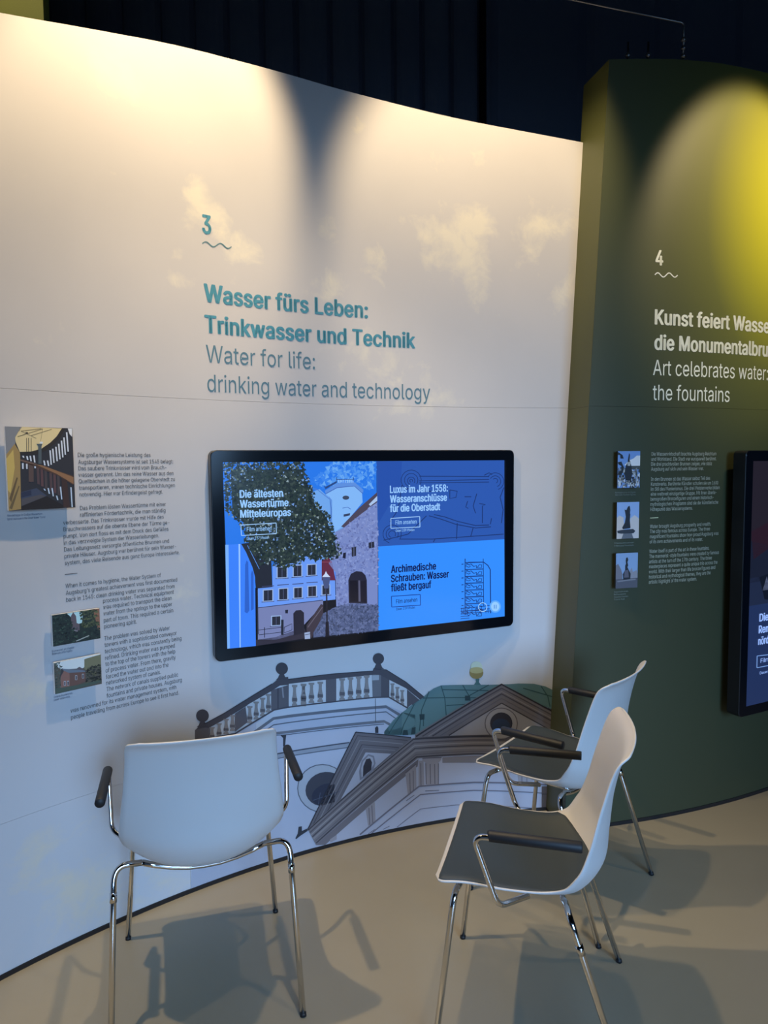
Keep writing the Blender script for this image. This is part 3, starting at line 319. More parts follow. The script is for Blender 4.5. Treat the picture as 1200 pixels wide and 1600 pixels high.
["W3","pediment",14,[34,46,74],[[-0.5877,0.3987],[-0.5891,0.3906],[-0.5931,0.3834],[-0.5997,0.3774],[-0.6082,0.3731],[-0.6182,0.3708],[-0.6289,0.3707],[-0.6396,0.3727],[-0.6495,0.3767],[-0.6581,0.3825],[-0.6647,0.3896],[-0.6688,0.3975],[-0.6703,0.4058],[-0.6689,0.4137],[-0.6648,0.4209],[-0.6583,0.4268],[-0.6497,0.4311],[-0.6398,0.4333],[-0.6291,0.4335],[-0.6184,0.4315],[-0.6085,0.4276],[-0.5999,0.4219],[-0.5933,0.4148],[-0.5891,0.4069]]],
["W3","pediment",10,[84,74,78],[[-0.438,0.1121],[-0.3788,0.1079],[-0.3836,-0.0092],[-0.437,-0.0081]]],
["W3","pediment",11,[60,54,58],[[-0.4377,0.0748],[-0.3785,0.0705],[-0.3785,0.0749],[-0.4377,0.0792]]],
["T1","picture_tower",1,[38,118,232],[[-0.5941,0.3351],[-0.0033,0.3339],[-0.0017,-0.1091],[-0.5871,-0.1232]]],
["T1","picture_tower",3,[110,165,235],[[-0.2675,0.2202],[-0.236,0.2314],[-0.1943,0.1933],[-0.1904,0.0875],[-0.1419,0.0853],[-0.1656,-0.0663],[-0.2711,-0.0088]]],
["T1","picture_tower",4,[128,182,246],[[-0.2112,0.223],[-0.1667,0.2428],[-0.0933,0.2466],[-0.0649,0.2221],[-0.0625,0.1768],[-0.1463,0.0871],[-0.1774,0.0675],[-0.1907,0.1101],[-0.1869,0.1885],[-0.2114,0.21]]],
["T1","picture_tower",5,[96,146,222],[[-0.2005,0.2045],[-0.1869,0.1885],[-0.1879,0.11],[-0.1774,0.0675],[-0.1939,0.0788],[-0.1963,0.1887]]],
["T1","picture_tower",6,[92,142,222],[[-0.2156,0.2247],[-0.1665,0.2507],[-0.096,0.2545],[-0.0591,0.2246],[-0.0604,0.2124],[-0.0962,0.2413],[-0.1667,0.236],[-0.2125,0.2142]]],
["T1","picture_tower",7,[60,98,180],[[-0.2118,0.2115],[-0.1664,0.2337],[-0.1671,0.2363],[-0.2132,0.2138]]],
["T1","picture_tower",7,[60,98,180],[[-0.1664,0.2337],[-0.0966,0.2384],[-0.0959,0.241],[-0.1671,0.2363]]],
["T1","picture_tower",7,[60,98,180],[[-0.0966,0.2384],[-0.0626,0.2093],[-0.0606,0.2113],[-0.0959,0.241]]],
["T1","picture_tower",7,[70,110,190],[[-0.1451,0.1555],[-0.1257,0.1591],[-0.1254,0.1615],[-0.1456,0.1579]]],
["T1","picture_tower",7,[70,110,190],[[-0.1257,0.1591],[-0.1122,0.1508],[-0.1108,0.1529],[-0.1254,0.1615]]],
["T1","picture_tower",6,[80,125,205],[[-0.2714,0.236],[-0.2448,0.2278],[-0.2432,0.2302],[-0.2705,0.2387]]],
["T1","picture_tower",6,[80,125,205],[[-0.2448,0.2278],[-0.1961,0.1902],[-0.1942,0.1924],[-0.2432,0.2302]]],
["T1","picture_tower",6,[60,100,180],[[-0.1962,0.1886],[-0.1912,0.152],[-0.1891,0.152],[-0.1942,0.1888]]],
["T1","picture_tower",6,[60,100,180],[[-0.1912,0.152],[-0.1945,0.1103],[-0.1925,0.1101],[-0.1891,0.152]]],
["T1","picture_tower",6,[40,70,130],[[-0.2138,0.2386],[-0.1664,0.2611],[-0.1665,0.2533],[-0.2139,0.2298]]],
["T1","picture_tower",7,[150,195,250],[[-0.1619,0.2626],[-0.1585,0.2646],[-0.1587,0.2531],[-0.1621,0.2532]]],
["T1","picture_tower",7,[150,195,250],[[-0.1547,0.263],[-0.1513,0.2645],[-0.1514,0.253],[-0.1548,0.253]]],
["T1","picture_tower",7,[150,195,250],[[-0.1474,0.2634],[-0.144,0.2644],[-0.1441,0.2528],[-0.1475,0.2529]]],
["T1","picture_tower",7,[150,195,250],[[-0.1401,0.2638],[-0.1367,0.2642],[-0.1368,0.2527],[-0.1402,0.2528]]],
["T1","picture_tower",7,[150,195,250],[[-0.1328,0.2642],[-0.1294,0.2641],[-0.1295,0.2525],[-0.1329,0.2526]]],
["T1","picture_tower",7,[150,195,250],[[-0.1254,0.2635],[-0.122,0.264],[-0.1222,0.2524],[-0.1256,0.2525]]],
["T1","picture_tower",7,[150,195,250],[[-0.1181,0.2628],[-0.1147,0.2638],[-0.1148,0.2523],[-0.1182,0.2523]]],
["T1","picture_tower",7,[150,195,250],[[-0.1107,0.2622],[-0.1073,0.2637],[-0.1074,0.2521],[-0.1109,0.2522]]],
["T1","picture_tower",7,[150,195,250],[[-0.1034,0.2615],[-0.0999,0.2636],[-0.1001,0.252],[-0.1035,0.252]]],
["T1","picture_tower",6,[50,80,140],[[-0.1691,0.2641],[-0.0959,0.2639],[-0.0959,0.2663],[-0.1691,0.2665]]],
["T1","picture_tower",7,[40,60,110],[[-0.2166,0.2439],[-0.2167,0.2361],[-0.2142,0.236],[-0.2141,0.2438]]],
["T1","picture_tower",7,[40,60,110],[[-0.1668,0.2611],[-0.1666,0.2741],[-0.1692,0.2742],[-0.1694,0.2611]]],
["T1","picture_tower",7,[40,60,110],[[-0.0987,0.2599],[-0.0985,0.273],[-0.1011,0.2731],[-0.1013,0.2599]]],
["T1","picture_tower",7,[58,70,96],[[-0.1178,0.1959],[-0.1183,0.1939],[-0.1196,0.192],[-0.1218,0.1904],[-0.1246,0.1893],[-0.1279,0.1886],[-0.1314,0.1884],[-0.1349,0.1888],[-0.1382,0.1897],[-0.141,0.191],[-0.1431,0.1927],[-0.1444,0.1946],[-0.1449,0.1967],[-0.1444,0.1987],[-0.143,0.2006],[-0.1408,0.2022],[-0.138,0.2033],[-0.1348,0.204],[-0.1312,0.2042],[-0.1277,0.2038],[-0.1245,0.203],[-0.1217,0.2016],[-0.1195,0.1999],[-0.1182,0.198]]],
["T1","picture_tower",7,[52,64,96],[[-0.1412,0.1334],[-0.1145,0.1366],[-0.1163,0.1282],[-0.1413,0.1239]]],
["T1","picture_tower",5,[118,136,196],[[-0.0013,0.183],[-0.0832,0.1296],[-0.1435,0.0817],[-0.1774,0.0675],[-0.1756,-0.0065],[-0.2041,-0.0502],[-0.1767,-0.0865],[-0.1756,-0.2171],[-0.0022,-0.2278],[0.0,0.0122]]],
["T1","picture_tower",6,[74,68,88],[[-0.001,0.2141],[-0.0771,0.156],[-0.1519,0.0874],[-0.1407,0.0826],[-0.0659,0.1342],[-0.0014,0.1749]]],
["T1","picture_tower",7,[170,196,236],[[-0.0012,0.1991],[-0.0365,0.168],[-0.0308,0.1614],[-0.0013,0.1803]]],
["T1","picture_tower",7,[40,44,60],[[-0.1104,0.005],[-0.0915,0.0076],[-0.0919,-0.0282],[-0.1091,-0.0309]]],
["T1","picture_tower",7,[40,44,60],[[-0.0392,0.0198],[-0.0158,0.0228],[-0.0148,-0.0005],[-0.0383,-0.0029]]],
["T1","picture_tower",8,[120,130,170],[[-0.1014,0.0061],[-0.1019,-0.0292],[-0.1003,-0.0293],[-0.0999,0.006]]],
["T1","picture_tower",8,[120,130,170],[[-0.0277,0.0213],[-0.028,-0.0014],[-0.0263,-0.0015],[-0.0261,0.0212]]],
["T1","picture_tower",7,[38,38,56],[[-0.1244,-0.2084],[-0.125,-0.1197],[-0.1145,-0.0964],[-0.0914,-0.0873],[-0.0683,-0.0917],[-0.0539,-0.1062],[-0.0483,-0.1256],[-0.0475,-0.2181]]],
["T1","picture_tower",8,[24,22,34],[[-0.1193,-0.1212],[-0.0872,-0.1237],[-0.0858,-0.2065],[-0.1186,-0.2052]]],
["T1","picture_tower",8,[30,28,42],[[-0.0745,-0.1279],[-0.0512,-0.1265],[-0.0498,-0.2152],[-0.0742,-0.2076]]],
["T1","picture_tower",9,[90,92,120],[[-0.0837,-0.124],[-0.0768,-0.1245],[-0.0754,-0.2075],[-0.0835,-0.2067]]],
["T1","picture_tower",8,[28,30,50],[[-0.1447,-0.0143],[-0.1334,-0.0123],[-0.1354,-0.0362],[-0.1478,-0.0327]]],
["T1","picture_tower",4,[104,152,244],[[-0.4216,-0.0458],[-0.3768,-0.0283],[-0.2913,-0.0183],[-0.2314,-0.0274],[-0.1793,-0.0731],[-0.1781,-0.1902],[-0.4787,-0.1941],[-0.4772,-0.123],[-0.4231,-0.1224]]],
["T1","picture_tower",5,[96,42,66],[[-0.2316,-0.0379],[-0.2038,-0.0265],[-0.1901,-0.0459],[-0.1771,-0.1168],[-0.2327,-0.1125]]],
["T1","picture_tower",6,[140,70,90],[[-0.2317,-0.0443],[-0.1918,-0.047],[-0.1918,-0.0445],[-0.2316,-0.0419]]],
["T1","picture_tower",5,[116,128,178],[[-0.4787,-0.1951],[-0.2283,-0.1868],[-0.2285,-0.2043],[-0.3393,-0.3065],[-0.4138,-0.319],[-0.4811,-0.3114]]],
["T1","picture_tower",6,[60,70,110],[[-0.4785,-0.1955],[-0.2281,-0.1894],[-0.2284,-0.1864],[-0.4788,-0.1927]]],
["T1","picture_tower",6,[150,178,226],[[-0.406,-0.0484],[-0.3645,-0.0497],[-0.3653,-0.0935],[-0.4068,-0.0924]]],
["T1","picture_tower",7,[38,42,58],[[-0.4024,-0.0522],[-0.3683,-0.0526],[-0.369,-0.0901],[-0.4031,-0.0891]]],
["T1","picture_tower",8,[96,108,150],[[-0.3862,-0.0534],[-0.3868,-0.0903],[-0.3854,-0.0904],[-0.3847,-0.0535]]],
["T1","picture_tower",6,[66,76,120],[[-0.4115,-0.0945],[-0.3616,-0.0952],[-0.3617,-0.0923],[-0.4116,-0.0916]]],
["T1","picture_tower",6,[150,178,226],[[-0.3449,-0.0464],[-0.308,-0.0474],[-0.3087,-0.0931],[-0.3457,-0.0924]]],
["T1","picture_tower",7,[38,42,58],[[-0.3412,-0.0503],[-0.3118,-0.0502],[-0.3124,-0.0897],[-0.3419,-0.089]]],
["T1","picture_tower",8,[96,108,150],[[-0.3273,-0.0513],[-0.328,-0.0901],[-0.3265,-0.0902],[-0.3258,-0.0514]]],
["T1","picture_tower",6,[66,76,120],[[-0.3504,-0.0945],[-0.3049,-0.0948],[-0.305,-0.0919],[-0.3506,-0.0916]]],
["T1","picture_tower",6,[150,178,226],[[-0.2902,-0.047],[-0.2521,-0.048],[-0.2527,-0.0926],[-0.2909,-0.0918]]],
["T1","picture_tower",7,[38,42,58],[[-0.2864,-0.0509],[-0.2559,-0.0509],[-0.2565,-0.0891],[-0.287,-0.0884]]],
["T1","picture_tower",8,[96,108,150],[[-0.272,-0.0519],[-0.2726,-0.0895],[-0.2711,-0.0896],[-0.2705,-0.052]]],
["T1","picture_tower",6,[66,76,120],[[-0.2957,-0.0939],[-0.2488,-0.0943],[-0.249,-0.0914],[-0.2958,-0.091]]],
["T1","picture_tower",6,[150,178,226],[[-0.4594,-0.1286],[-0.4201,-0.1303],[-0.421,-0.1754],[-0.4603,-0.1739]]],
["T1","picture_tower",7,[38,42,58],[[-0.4558,-0.1324],[-0.4238,-0.133],[-0.4245,-0.172],[-0.4566,-0.1706]]],
["T1","picture_tower",8,[96,108,150],[[-0.4406,-0.1337],[-0.4414,-0.172],[-0.4399,-0.1721],[-0.4392,-0.1338]]],
["T1","picture_tower",6,[66,76,120],[[-0.4649,-0.1759],[-0.4172,-0.1771],[-0.4174,-0.1743],[-0.465,-0.1731]]],
["T1","picture_tower",6,[66,76,120],[[-0.4627,-0.1191],[-0.4172,-0.1198],[-0.4173,-0.1167],[-0.4628,-0.1161]]],
["T1","picture_tower",6,[150,178,226],[[-0.4012,-0.1282],[-0.3633,-0.1298],[-0.3642,-0.1753],[-0.4021,-0.174]]],
["T1","picture_tower",7,[38,42,58],[[-0.3977,-0.1321],[-0.3671,-0.1326],[-0.3678,-0.1718],[-0.3984,-0.1707]]],
["T1","picture_tower",8,[96,108,150],[[-0.3832,-0.1333],[-0.3839,-0.172],[-0.3824,-0.1721],[-0.3817,-0.1334]]],
["T1","picture_tower",6,[66,76,120],[[-0.4068,-0.176],[-0.3604,-0.177],[-0.3605,-0.1742],[-0.4069,-0.1731]]],
["T1","picture_tower",6,[66,76,120],[[-0.4046,-0.1187],[-0.3604,-0.1192],[-0.3606,-0.1161],[-0.4048,-0.1156]]],
["T1","picture_tower",6,[150,178,226],[[-0.3442,-0.1293],[-0.3077,-0.1307],[-0.3085,-0.1739],[-0.345,-0.1728]]],
["T1","picture_tower",7,[38,42,58],[[-0.3405,-0.1332],[-0.3116,-0.1335],[-0.3122,-0.1705],[-0.3412,-0.1695]]],
["T1","picture_tower",8,[96,108,150],[[-0.3268,-0.1343],[-0.3275,-0.1707],[-0.326,-0.1708],[-0.3253,-0.1344]]],
["T1","picture_tower",6,[66,76,120],[[-0.3497,-0.1749],[-0.3046,-0.1757],[-0.3048,-0.1728],[-0.3498,-0.172]]],
["T1","picture_tower",6,[66,76,120],[[-0.3476,-0.1197],[-0.3047,-0.12],[-0.3049,-0.1168],[-0.3478,-0.1165]]],
["T1","picture_tower",6,[150,178,226],[[-0.2893,-0.1285],[-0.2517,-0.13],[-0.2523,-0.1736],[-0.29,-0.1724]]],
["T1","picture_tower",7,[38,42,58],[[-0.2856,-0.1325],[-0.2556,-0.1328],[-0.2561,-0.1701],[-0.2862,-0.1691]]],
["T1","picture_tower",8,[96,108,150],[[-0.2714,-0.1336],[-0.2719,-0.1703],[-0.2704,-0.1705],[-0.2699,-0.1337]]],
["T1","picture_tower",6,[66,76,120],[[-0.2948,-0.1745],[-0.2484,-0.1754],[-0.2486,-0.1725],[-0.295,-0.1716]]],
["T1","picture_tower",6,[66,76,120],[[-0.2928,-0.1188],[-0.2486,-0.1191],[-0.2488,-0.116],[-0.293,-0.1157]]],
["T1","picture_tower",6,[150,178,226],[[-0.234,-0.1287],[-0.1985,-0.13],[-0.1991,-0.1713],[-0.2347,-0.1704]]],
["T1","picture_tower",7,[38,42,58],[[-0.2302,-0.1327],[-0.2025,-0.1328],[-0.203,-0.1678],[-0.2307,-0.167]]],
["T1","picture_tower",8,[96,108,150],[[-0.2172,-0.1338],[-0.2177,-0.1681],[-0.2161,-0.1683],[-0.2156,-0.1339]]],
["T1","picture_tower",6,[66,76,120],[[-0.2395,-0.1725],[-0.1951,-0.1731],[-0.1953,-0.1702],[-0.2397,-0.1696]]],
["T1","picture_tower",6,[150,178,226],[[-0.4303,-0.2279],[-0.3916,-0.2302],[-0.3923,-0.269],[-0.4311,-0.267]]],
["T1","picture_tower",7,[38,42,58],[[-0.4267,-0.2319],[-0.3953,-0.2329],[-0.396,-0.2655],[-0.4274,-0.2638]]],
["T1","picture_tower",8,[96,108,150],[[-0.4118,-0.2334],[-0.4124,-0.2653],[-0.411,-0.2655],[-0.4104,-0.2335]]],
["T1","picture_tower",6,[66,76,120],[[-0.4357,-0.269],[-0.3886,-0.2708],[-0.3887,-0.2679],[-0.4358,-0.2661]]],
["T1","picture_tower",7,[34,34,50],[[-0.3458,-0.311],[-0.3459,-0.2274],[-0.335,-0.217],[-0.3162,-0.2172],[-0.3045,-0.2288],[-0.3047,-0.305]]],
["T1","picture_tower",7,[30,34,56],[[-0.377,-0.2114],[-0.3653,-0.2115],[-0.3667,-0.2254],[-0.3762,-0.2244]]],
["T1","picture_tower",6,[58,52,66],[[-0.2955,-0.277],[-0.2368,-0.2019],[-0.2274,-0.207],[-0.2292,-0.2493],[-0.2687,-0.3089],[-0.2745,-0.3294],[-0.296,-0.3059]]],
["T1","picture_tower",7,[96,92,110],[[-0.2889,-0.2865],[-0.2301,-0.2157],[-0.2328,-0.2136],[-0.2915,-0.2844]]],
["T1","picture_tower",5,[46,44,60],[[-0.4888,-0.3106],[-0.4136,-0.3087],[-0.3065,-0.2837],[-0.296,-0.3059],[-0.3072,-0.3268],[-0.4893,-0.3336]]],
["T1","picture_tower",7,[150,170,210],[[-0.3041,-0.305],[-0.2823,-0.3032],[-0.2811,-0.3298],[-0.3029,-0.3294]]],
["T1","picture_tower",8,[80,90,120],[[-0.3024,-0.3143],[-0.2817,-0.3129],[-0.2821,-0.3105],[-0.3028,-0.3119]]],
["T1","picture_tower",7,[34,38,58],[[-0.4777,-0.277],[-0.3918,-0.2758],[-0.392,-0.2737],[-0.4779,-0.2749]]],
["T1","picture_tower",7,[34,38,58],[[-0.4781,-0.2949],[-0.3921,-0.2939],[-0.3924,-0.2918],[-0.4783,-0.2927]]],
["T1","picture_tower",7,[34,38,58],[[-0.4569,-0.2679],[-0.4577,-0.3063],[-0.4548,-0.3067],[-0.4541,-0.2682]]],
["T1","picture_tower",7,[30,36,50],[[-0.3931,-0.2461],[-0.3941,-0.303],[-0.3844,-0.3041],[-0.3834,-0.2471]]],
["T1","picture_tower",7,[34,38,58],[[-0.3809,-0.277],[-0.3524,-0.267],[-0.3515,-0.2648],[-0.3818,-0.2747]]],
["T1","picture_tower",7,[34,38,58],[[-0.3524,-0.267],[-0.3533,-0.2885],[-0.3514,-0.2902],[-0.3515,-0.2648]]],
["T1","picture_tower",7,[34,38,58],[[-0.3533,-0.2885],[-0.3813,-0.2955],[-0.3822,-0.2977],[-0.3514,-0.2902]]],
["T1","picture_tower",7,[34,38,58],[[-0.3813,-0.2955],[-0.3801,-0.276],[-0.3826,-0.2757],[-0.3822,-0.2977]]],
["T1","picture_tower",5,[78,92,134],[[-0.229,-0.2387],[-0.1785,-0.2196],[-0.1273,-0.2098],[-0.0522,-0.2177],[-0.0022,-0.2278],[-0.0019,-0.3296],[-0.208,-0.3262],[-0.269,-0.3274],[-0.2687,-0.3089]]],
["T1","picture_tower",8,[28,28,42],[[-0.2168,-0.118],[-0.2168,-0.2719],[-0.2111,-0.2724],[-0.2111,-0.1183]]],
["T1","picture_tower",8,[28,28,42],[[-0.2168,-0.2719],[-0.2164,-0.328],[-0.2108,-0.3285],[-0.2111,-0.2724]]],
["T1","picture_tower",9,[70,84,130],[[-0.2314,-0.101],[-0.1982,-0.1035],[-0.2065,-0.1452],[-0.2232,-0.1439]]],
["T1","picture_tower",9,[196,214,246],[[-0.2314,-0.0999],[-0.2202,-0.0886],[-0.2156,-0.0784],[-0.2102,-0.0894],[-0.1981,-0.1024]]],
["T1","picture_tower",8,[28,28,42],[[-0.2195,-0.2716],[-0.2072,-0.2728],[-0.2047,-0.3287],[-0.2214,-0.3279]]],
["T1","picture_tower",6,[36,40,52],[[-0.5392,0.0421],[-0.4274,0.0511],[-0.4231,-0.1224],[-0.4848,-0.1214],[-0.4876,-0.0817]]],
["T1","picture_tower",7,[58,128,250],[[-0.5911,0.0426],[-0.5343,0.0419],[-0.5174,0.0109],[-0.4959,-0.0432],[-0.4865,-0.0818],[-0.4893,-0.3336],[-0.5935,-0.3315]]],
["T1","picture_tower",8,[120,176,250],[[-0.5911,0.0426],[-0.5798,0.0419],[-0.5836,-0.3311],[-0.5935,-0.3315]]],
["T1","picture_tower",8,[150,196,255],[[-0.5442,0.0424],[-0.5382,0.0421],[-0.5446,-0.3322],[-0.5486,-0.3322]]],
["T1","picture_tower",8,[44,96,200],[[-0.5272,-0.2047],[-0.5219,-0.0339],[-0.5165,-0.0182],[-0.5106,-0.0246],[-0.5104,-0.2013],[-0.5187,-0.2106]]],
["T1","picture_tower",8,[44,96,200],[[-0.5043,-0.2019],[-0.5015,-0.068],[-0.4972,-0.0557],[-0.4923,-0.0662],[-0.4941,-0.1978]]],
["T1","picture_tower",9,[90,150,240],[[-0.5127,0.0353],[-0.4715,-0.0529],[-0.4698,-0.0522],[-0.511,0.036]]],
["T1","picture_tower",8,[40,44,60],[[-0.4822,-0.1277],[-0.483,-0.2907],[-0.4783,-0.2912],[-0.4775,-0.1281]]],
["T1","picture_canal",1,[44,88,176],[[-0.0033,0.3339],[0.5847,0.3344],[0.5864,0.0001],[0.0016,0.0027]]],
["T1","picture_canal",2,[38,80,170],[[-0.0014,0.3313],[0.1065,0.3314],[0.1005,0.2393],[0.0042,0.0936]]],
["T1","picture_canal",3,[28,52,110],[[0.1331,0.2213],[0.1195,0.2282],[0.1177,0.2263],[0.1318,0.2191]]],
["T1","picture_canal",3,[28,52,110],[[0.1195,0.2282],[0.1095,0.2387],[0.1071,0.2375],[0.1177,0.2263]]],
["T1","picture_canal",3,[28,52,110],[[0.1095,0.2387],[0.1043,0.2516],[0.1015,0.2512],[0.1071,0.2375]]],
["T1","picture_canal",3,[28,52,110],[[0.1043,0.2516],[0.1043,0.2653],[0.1016,0.2658],[0.1015,0.2512]]],
["T1","picture_canal",3,[28,52,110],[[0.1043,0.2653],[0.1098,0.278],[0.1074,0.2793],[0.1016,0.2658]]],
["T1","picture_canal",3,[28,52,110],[[0.1098,0.278],[0.1198,0.2881],[0.1181,0.2901],[0.1074,0.2793]]],
["T1","picture_canal",3,[28,52,110],[[0.1198,0.2881],[0.1333,0.2944],[0.1325,0.2968],[0.1181,0.2901]]],
["T1","picture_canal",3,[28,52,110],[[0.1333,0.2944],[0.1485,0.296],[0.1487,0.2986],[0.1325,0.2968]]],
["T1","picture_canal",3,[28,52,110],[[0.1485,0.296],[0.1635,0.2928],[0.1647,0.2951],[0.1487,0.2986]]],
["T1","picture_canal",3,[28,52,110],[[0.1635,0.2928],[0.1764,0.2851],[0.1784,0.2869],[0.1647,0.2951]]],
["T1","picture_canal",3,[28,52,110],[[0.1764,0.2851],[0.1855,0.2738],[0.188,0.2748],[0.1784,0.2869]]],
["T1","picture_canal",3,[28,52,110],[[0.1855,0.2738],[0.1895,0.2604],[0.1924,0.2606],[0.188,0.2748]]],
["T1","picture_canal",3,[28,52,110],[[0.1895,0.2604],[0.1881,0.2467],[0.1908,0.2459],[0.1924,0.2606]]],
["T1","picture_canal",3,[28,52,110],[[0.1881,0.2467],[0.1811,0.2342],[0.1837,0.233],[0.1908,0.2459]]],
["T1","picture_canal",3,[28,52,110],[[0.1377,0.2337],[0.1286,0.2382],[0.1268,0.2363],[0.1364,0.2315]]],
["T1","picture_canal",3,[28,52,110],[[0.1286,0.2382],[0.122,0.2452],[0.1196,0.2439],[0.1268,0.2363]]],
["T1","picture_canal",3,[28,52,110],[[0.122,0.2452],[0.1185,0.2537],[0.1158,0.2533],[0.1196,0.2439]]],
["T1","picture_canal",3,[28,52,110],[[0.1185,0.2537],[0.1186,0.2627],[0.1158,0.2632],[0.1158,0.2533]]],
["T1","picture_canal",3,[28,52,110],[[0.1186,0.2627],[0.1222,0.2711],[0.1198,0.2724],[0.1158,0.2632]]],
["T1","picture_canal",3,[28,52,110],[[0.1222,0.2711],[0.1288,0.2778],[0.1271,0.2798],[0.1198,0.2724]]],
["T1","picture_canal",3,[28,52,110],[[0.1288,0.2778],[0.1378,0.2819],[0.1369,0.2843],[0.1271,0.2798]]],
["T1","picture_canal",3,[28,52,110],[[0.1378,0.2819],[0.1478,0.283],[0.1479,0.2855],[0.1369,0.2843]]],
["T1","picture_canal",3,[28,52,110],[[0.1478,0.283],[0.1577,0.2808],[0.1588,0.2832],[0.1479,0.2855]]],
["T1","picture_canal",3,[28,52,110],[[0.1577,0.2808],[0.1662,0.2757],[0.1681,0.2775],[0.1588,0.2832]]],
["T1","picture_canal",3,[28,52,110],[[0.1662,0.2757],[0.1721,0.2683],[0.1747,0.2693],[0.1681,0.2775]]],
["T1","picture_canal",3,[28,52,110],[[0.1721,0.2683],[0.1748,0.2595],[0.1776,0.2596],[0.1747,0.2693]]],
["T1","picture_canal",3,[28,52,110],[[0.1748,0.2595],[0.1738,0.2504],[0.1766,0.2497],[0.1776,0.2596]]],
["T1","picture_canal",3,[28,52,110],[[0.1738,0.2504],[0.1692,0.2421],[0.1718,0.241],[0.1766,0.2497]]],
["T1","picture_canal",3,[28,52,110],[[0.1419,0.2427],[0.1371,0.2451],[0.1353,0.2431],[0.1406,0.2405]]],
["T1","picture_canal",3,[28,52,110],[[0.1371,0.2451],[0.1336,0.2487],[0.1312,0.2475],[0.1353,0.2431]]],
["T1","picture_canal",3,[28,52,110],[[0.1336,0.2487],[0.1318,0.2532],[0.129,0.2528],[0.1312,0.2475]]],
["T1","picture_canal",3,[28,52,110],[[0.1318,0.2532],[0.1318,0.2579],[0.129,0.2584],[0.129,0.2528]]],
["T1","picture_canal",3,[28,52,110],[[0.1318,0.2579],[0.1337,0.2623],[0.1313,0.2636],[0.129,0.2584]]],
["T1","picture_canal",3,[28,52,110],[[0.1337,0.2623],[0.1372,0.2658],[0.1354,0.2678],[0.1313,0.2636]]],
["T1","picture_canal",3,[28,52,110],[[0.1372,0.2658],[0.1419,0.268],[0.141,0.2704],[0.1354,0.2678]]],
["T1","picture_canal",3,[28,52,110],[[0.1419,0.268],[0.1471,0.2685],[0.1473,0.271],[0.141,0.2704]]],
["T1","picture_canal",3,[28,52,110],[[0.1471,0.2685],[0.1523,0.2674],[0.1534,0.2697],[0.1473,0.271]]],
["T1","picture_canal",3,[28,52,110],[[0.1523,0.2674],[0.1567,0.2647],[0.1587,0.2665],[0.1534,0.2697]]],
["T1","picture_canal",3,[28,52,110],[[0.1567,0.2647],[0.1598,0.2608],[0.1624,0.2618],[0.1587,0.2665]]],
["T1","picture_canal",3,[28,52,110],[[0.1598,0.2608],[0.1612,0.2562],[0.164,0.2564],[0.1624,0.2618]]],
["T1","picture_canal",3,[28,52,110],[[0.1612,0.2562],[0.1607,0.2515],[0.1634,0.2508],[0.164,0.2564]]],
["T1","picture_canal",3,[28,52,110],[[0.1607,0.2515],[0.1582,0.2471],[0.1608,0.2459],[0.1634,0.2508]]],
["T1","picture_canal",3,[28,52,110],[[0.145,0.2509],[0.1432,0.2518],[0.1414,0.2498],[0.1437,0.2487]]],
["T1","picture_canal",3,[28,52,110],[[0.1432,0.2518],[0.142,0.253],[0.1396,0.2518],[0.1414,0.2498]]],
["T1","picture_canal",3,[28,52,110],[[0.142,0.253],[0.1414,0.2546],[0.1386,0.2542],[0.1396,0.2518]]],
["T1","picture_canal",3,[28,52,110],[[0.1414,0.2546],[0.1414,0.2562],[0.1386,0.2567],[0.1386,0.2542]]],
["T1","picture_canal",3,[28,52,110],[[0.1414,0.2562],[0.142,0.2577],[0.1396,0.259],[0.1386,0.2567]]],
["T1","picture_canal",3,[28,52,110],[[0.142,0.2577],[0.1432,0.2589],[0.1415,0.2609],[0.1396,0.259]]],
["T1","picture_canal",3,[28,52,110],[[0.1432,0.2589],[0.1448,0.2596],[0.144,0.262],[0.1415,0.2609]]],
["T1","picture_canal",3,[28,52,110],[[0.1448,0.2596],[0.1466,0.2598],[0.1468,0.2623],[0.144,0.262]]],
["T1","picture_canal",3,[28,52,110],[[0.1466,0.2598],[0.1484,0.2594],[0.1495,0.2617],[0.1468,0.2623]]],
["T1","picture_canal",3,[28,52,110],[[0.1484,0.2594],[0.1499,0.2585],[0.1519,0.2603],[0.1495,0.2617]]],
["T1","picture_canal",3,[28,52,110],[[0.1499,0.2585],[0.151,0.2572],[0.1535,0.2582],[0.1519,0.2603]]],
["T1","picture_canal",3,[28,52,110],[[0.151,0.2572],[0.1514,0.2556],[0.1543,0.2558],[0.1535,0.2582]]],
["T1","picture_canal",3,[28,52,110],[[0.1514,0.2556],[0.1513,0.254],[0.154,0.2533],[0.1543,0.2558]]],
["T1","picture_canal",3,[28,52,110],[[0.1513,0.254],[0.1503,0.2523],[0.1529,0.2512],[0.154,0.2533]]],
["T1","picture_canal",3,[28,52,110],[[0.5043,0.2637],[0.5113,0.271],[0.5091,0.273],[0.5019,0.2655]]],
["T1","picture_canal",3,[28,52,110],[[0.5113,0.271],[0.5202,0.2763],[0.5187,0.2787],[0.5091,0.273]]],
["T1","picture_canal",3,[28,52,110],[[0.5202,0.2763],[0.5306,0.2794],[0.5299,0.282],[0.5187,0.2787]]],
["T1","picture_canal",3,[28,52,110],[[0.5306,0.2794],[0.5416,0.28],[0.5418,0.2826],[0.5299,0.282]]],
["T1","picture_canal",3,[28,52,110],[[0.5416,0.28],[0.5525,0.278],[0.5535,0.2805],[0.5418,0.2826]]],
["T1","picture_canal",3,[28,52,110],[[0.5525,0.278],[0.5624,0.2737],[0.5642,0.2759],[0.5535,0.2805]]],
["T1","picture_canal",3,[28,52,110],[[0.5624,0.2737],[0.5707,0.2673],[0.5732,0.269],[0.5642,0.2759]]],
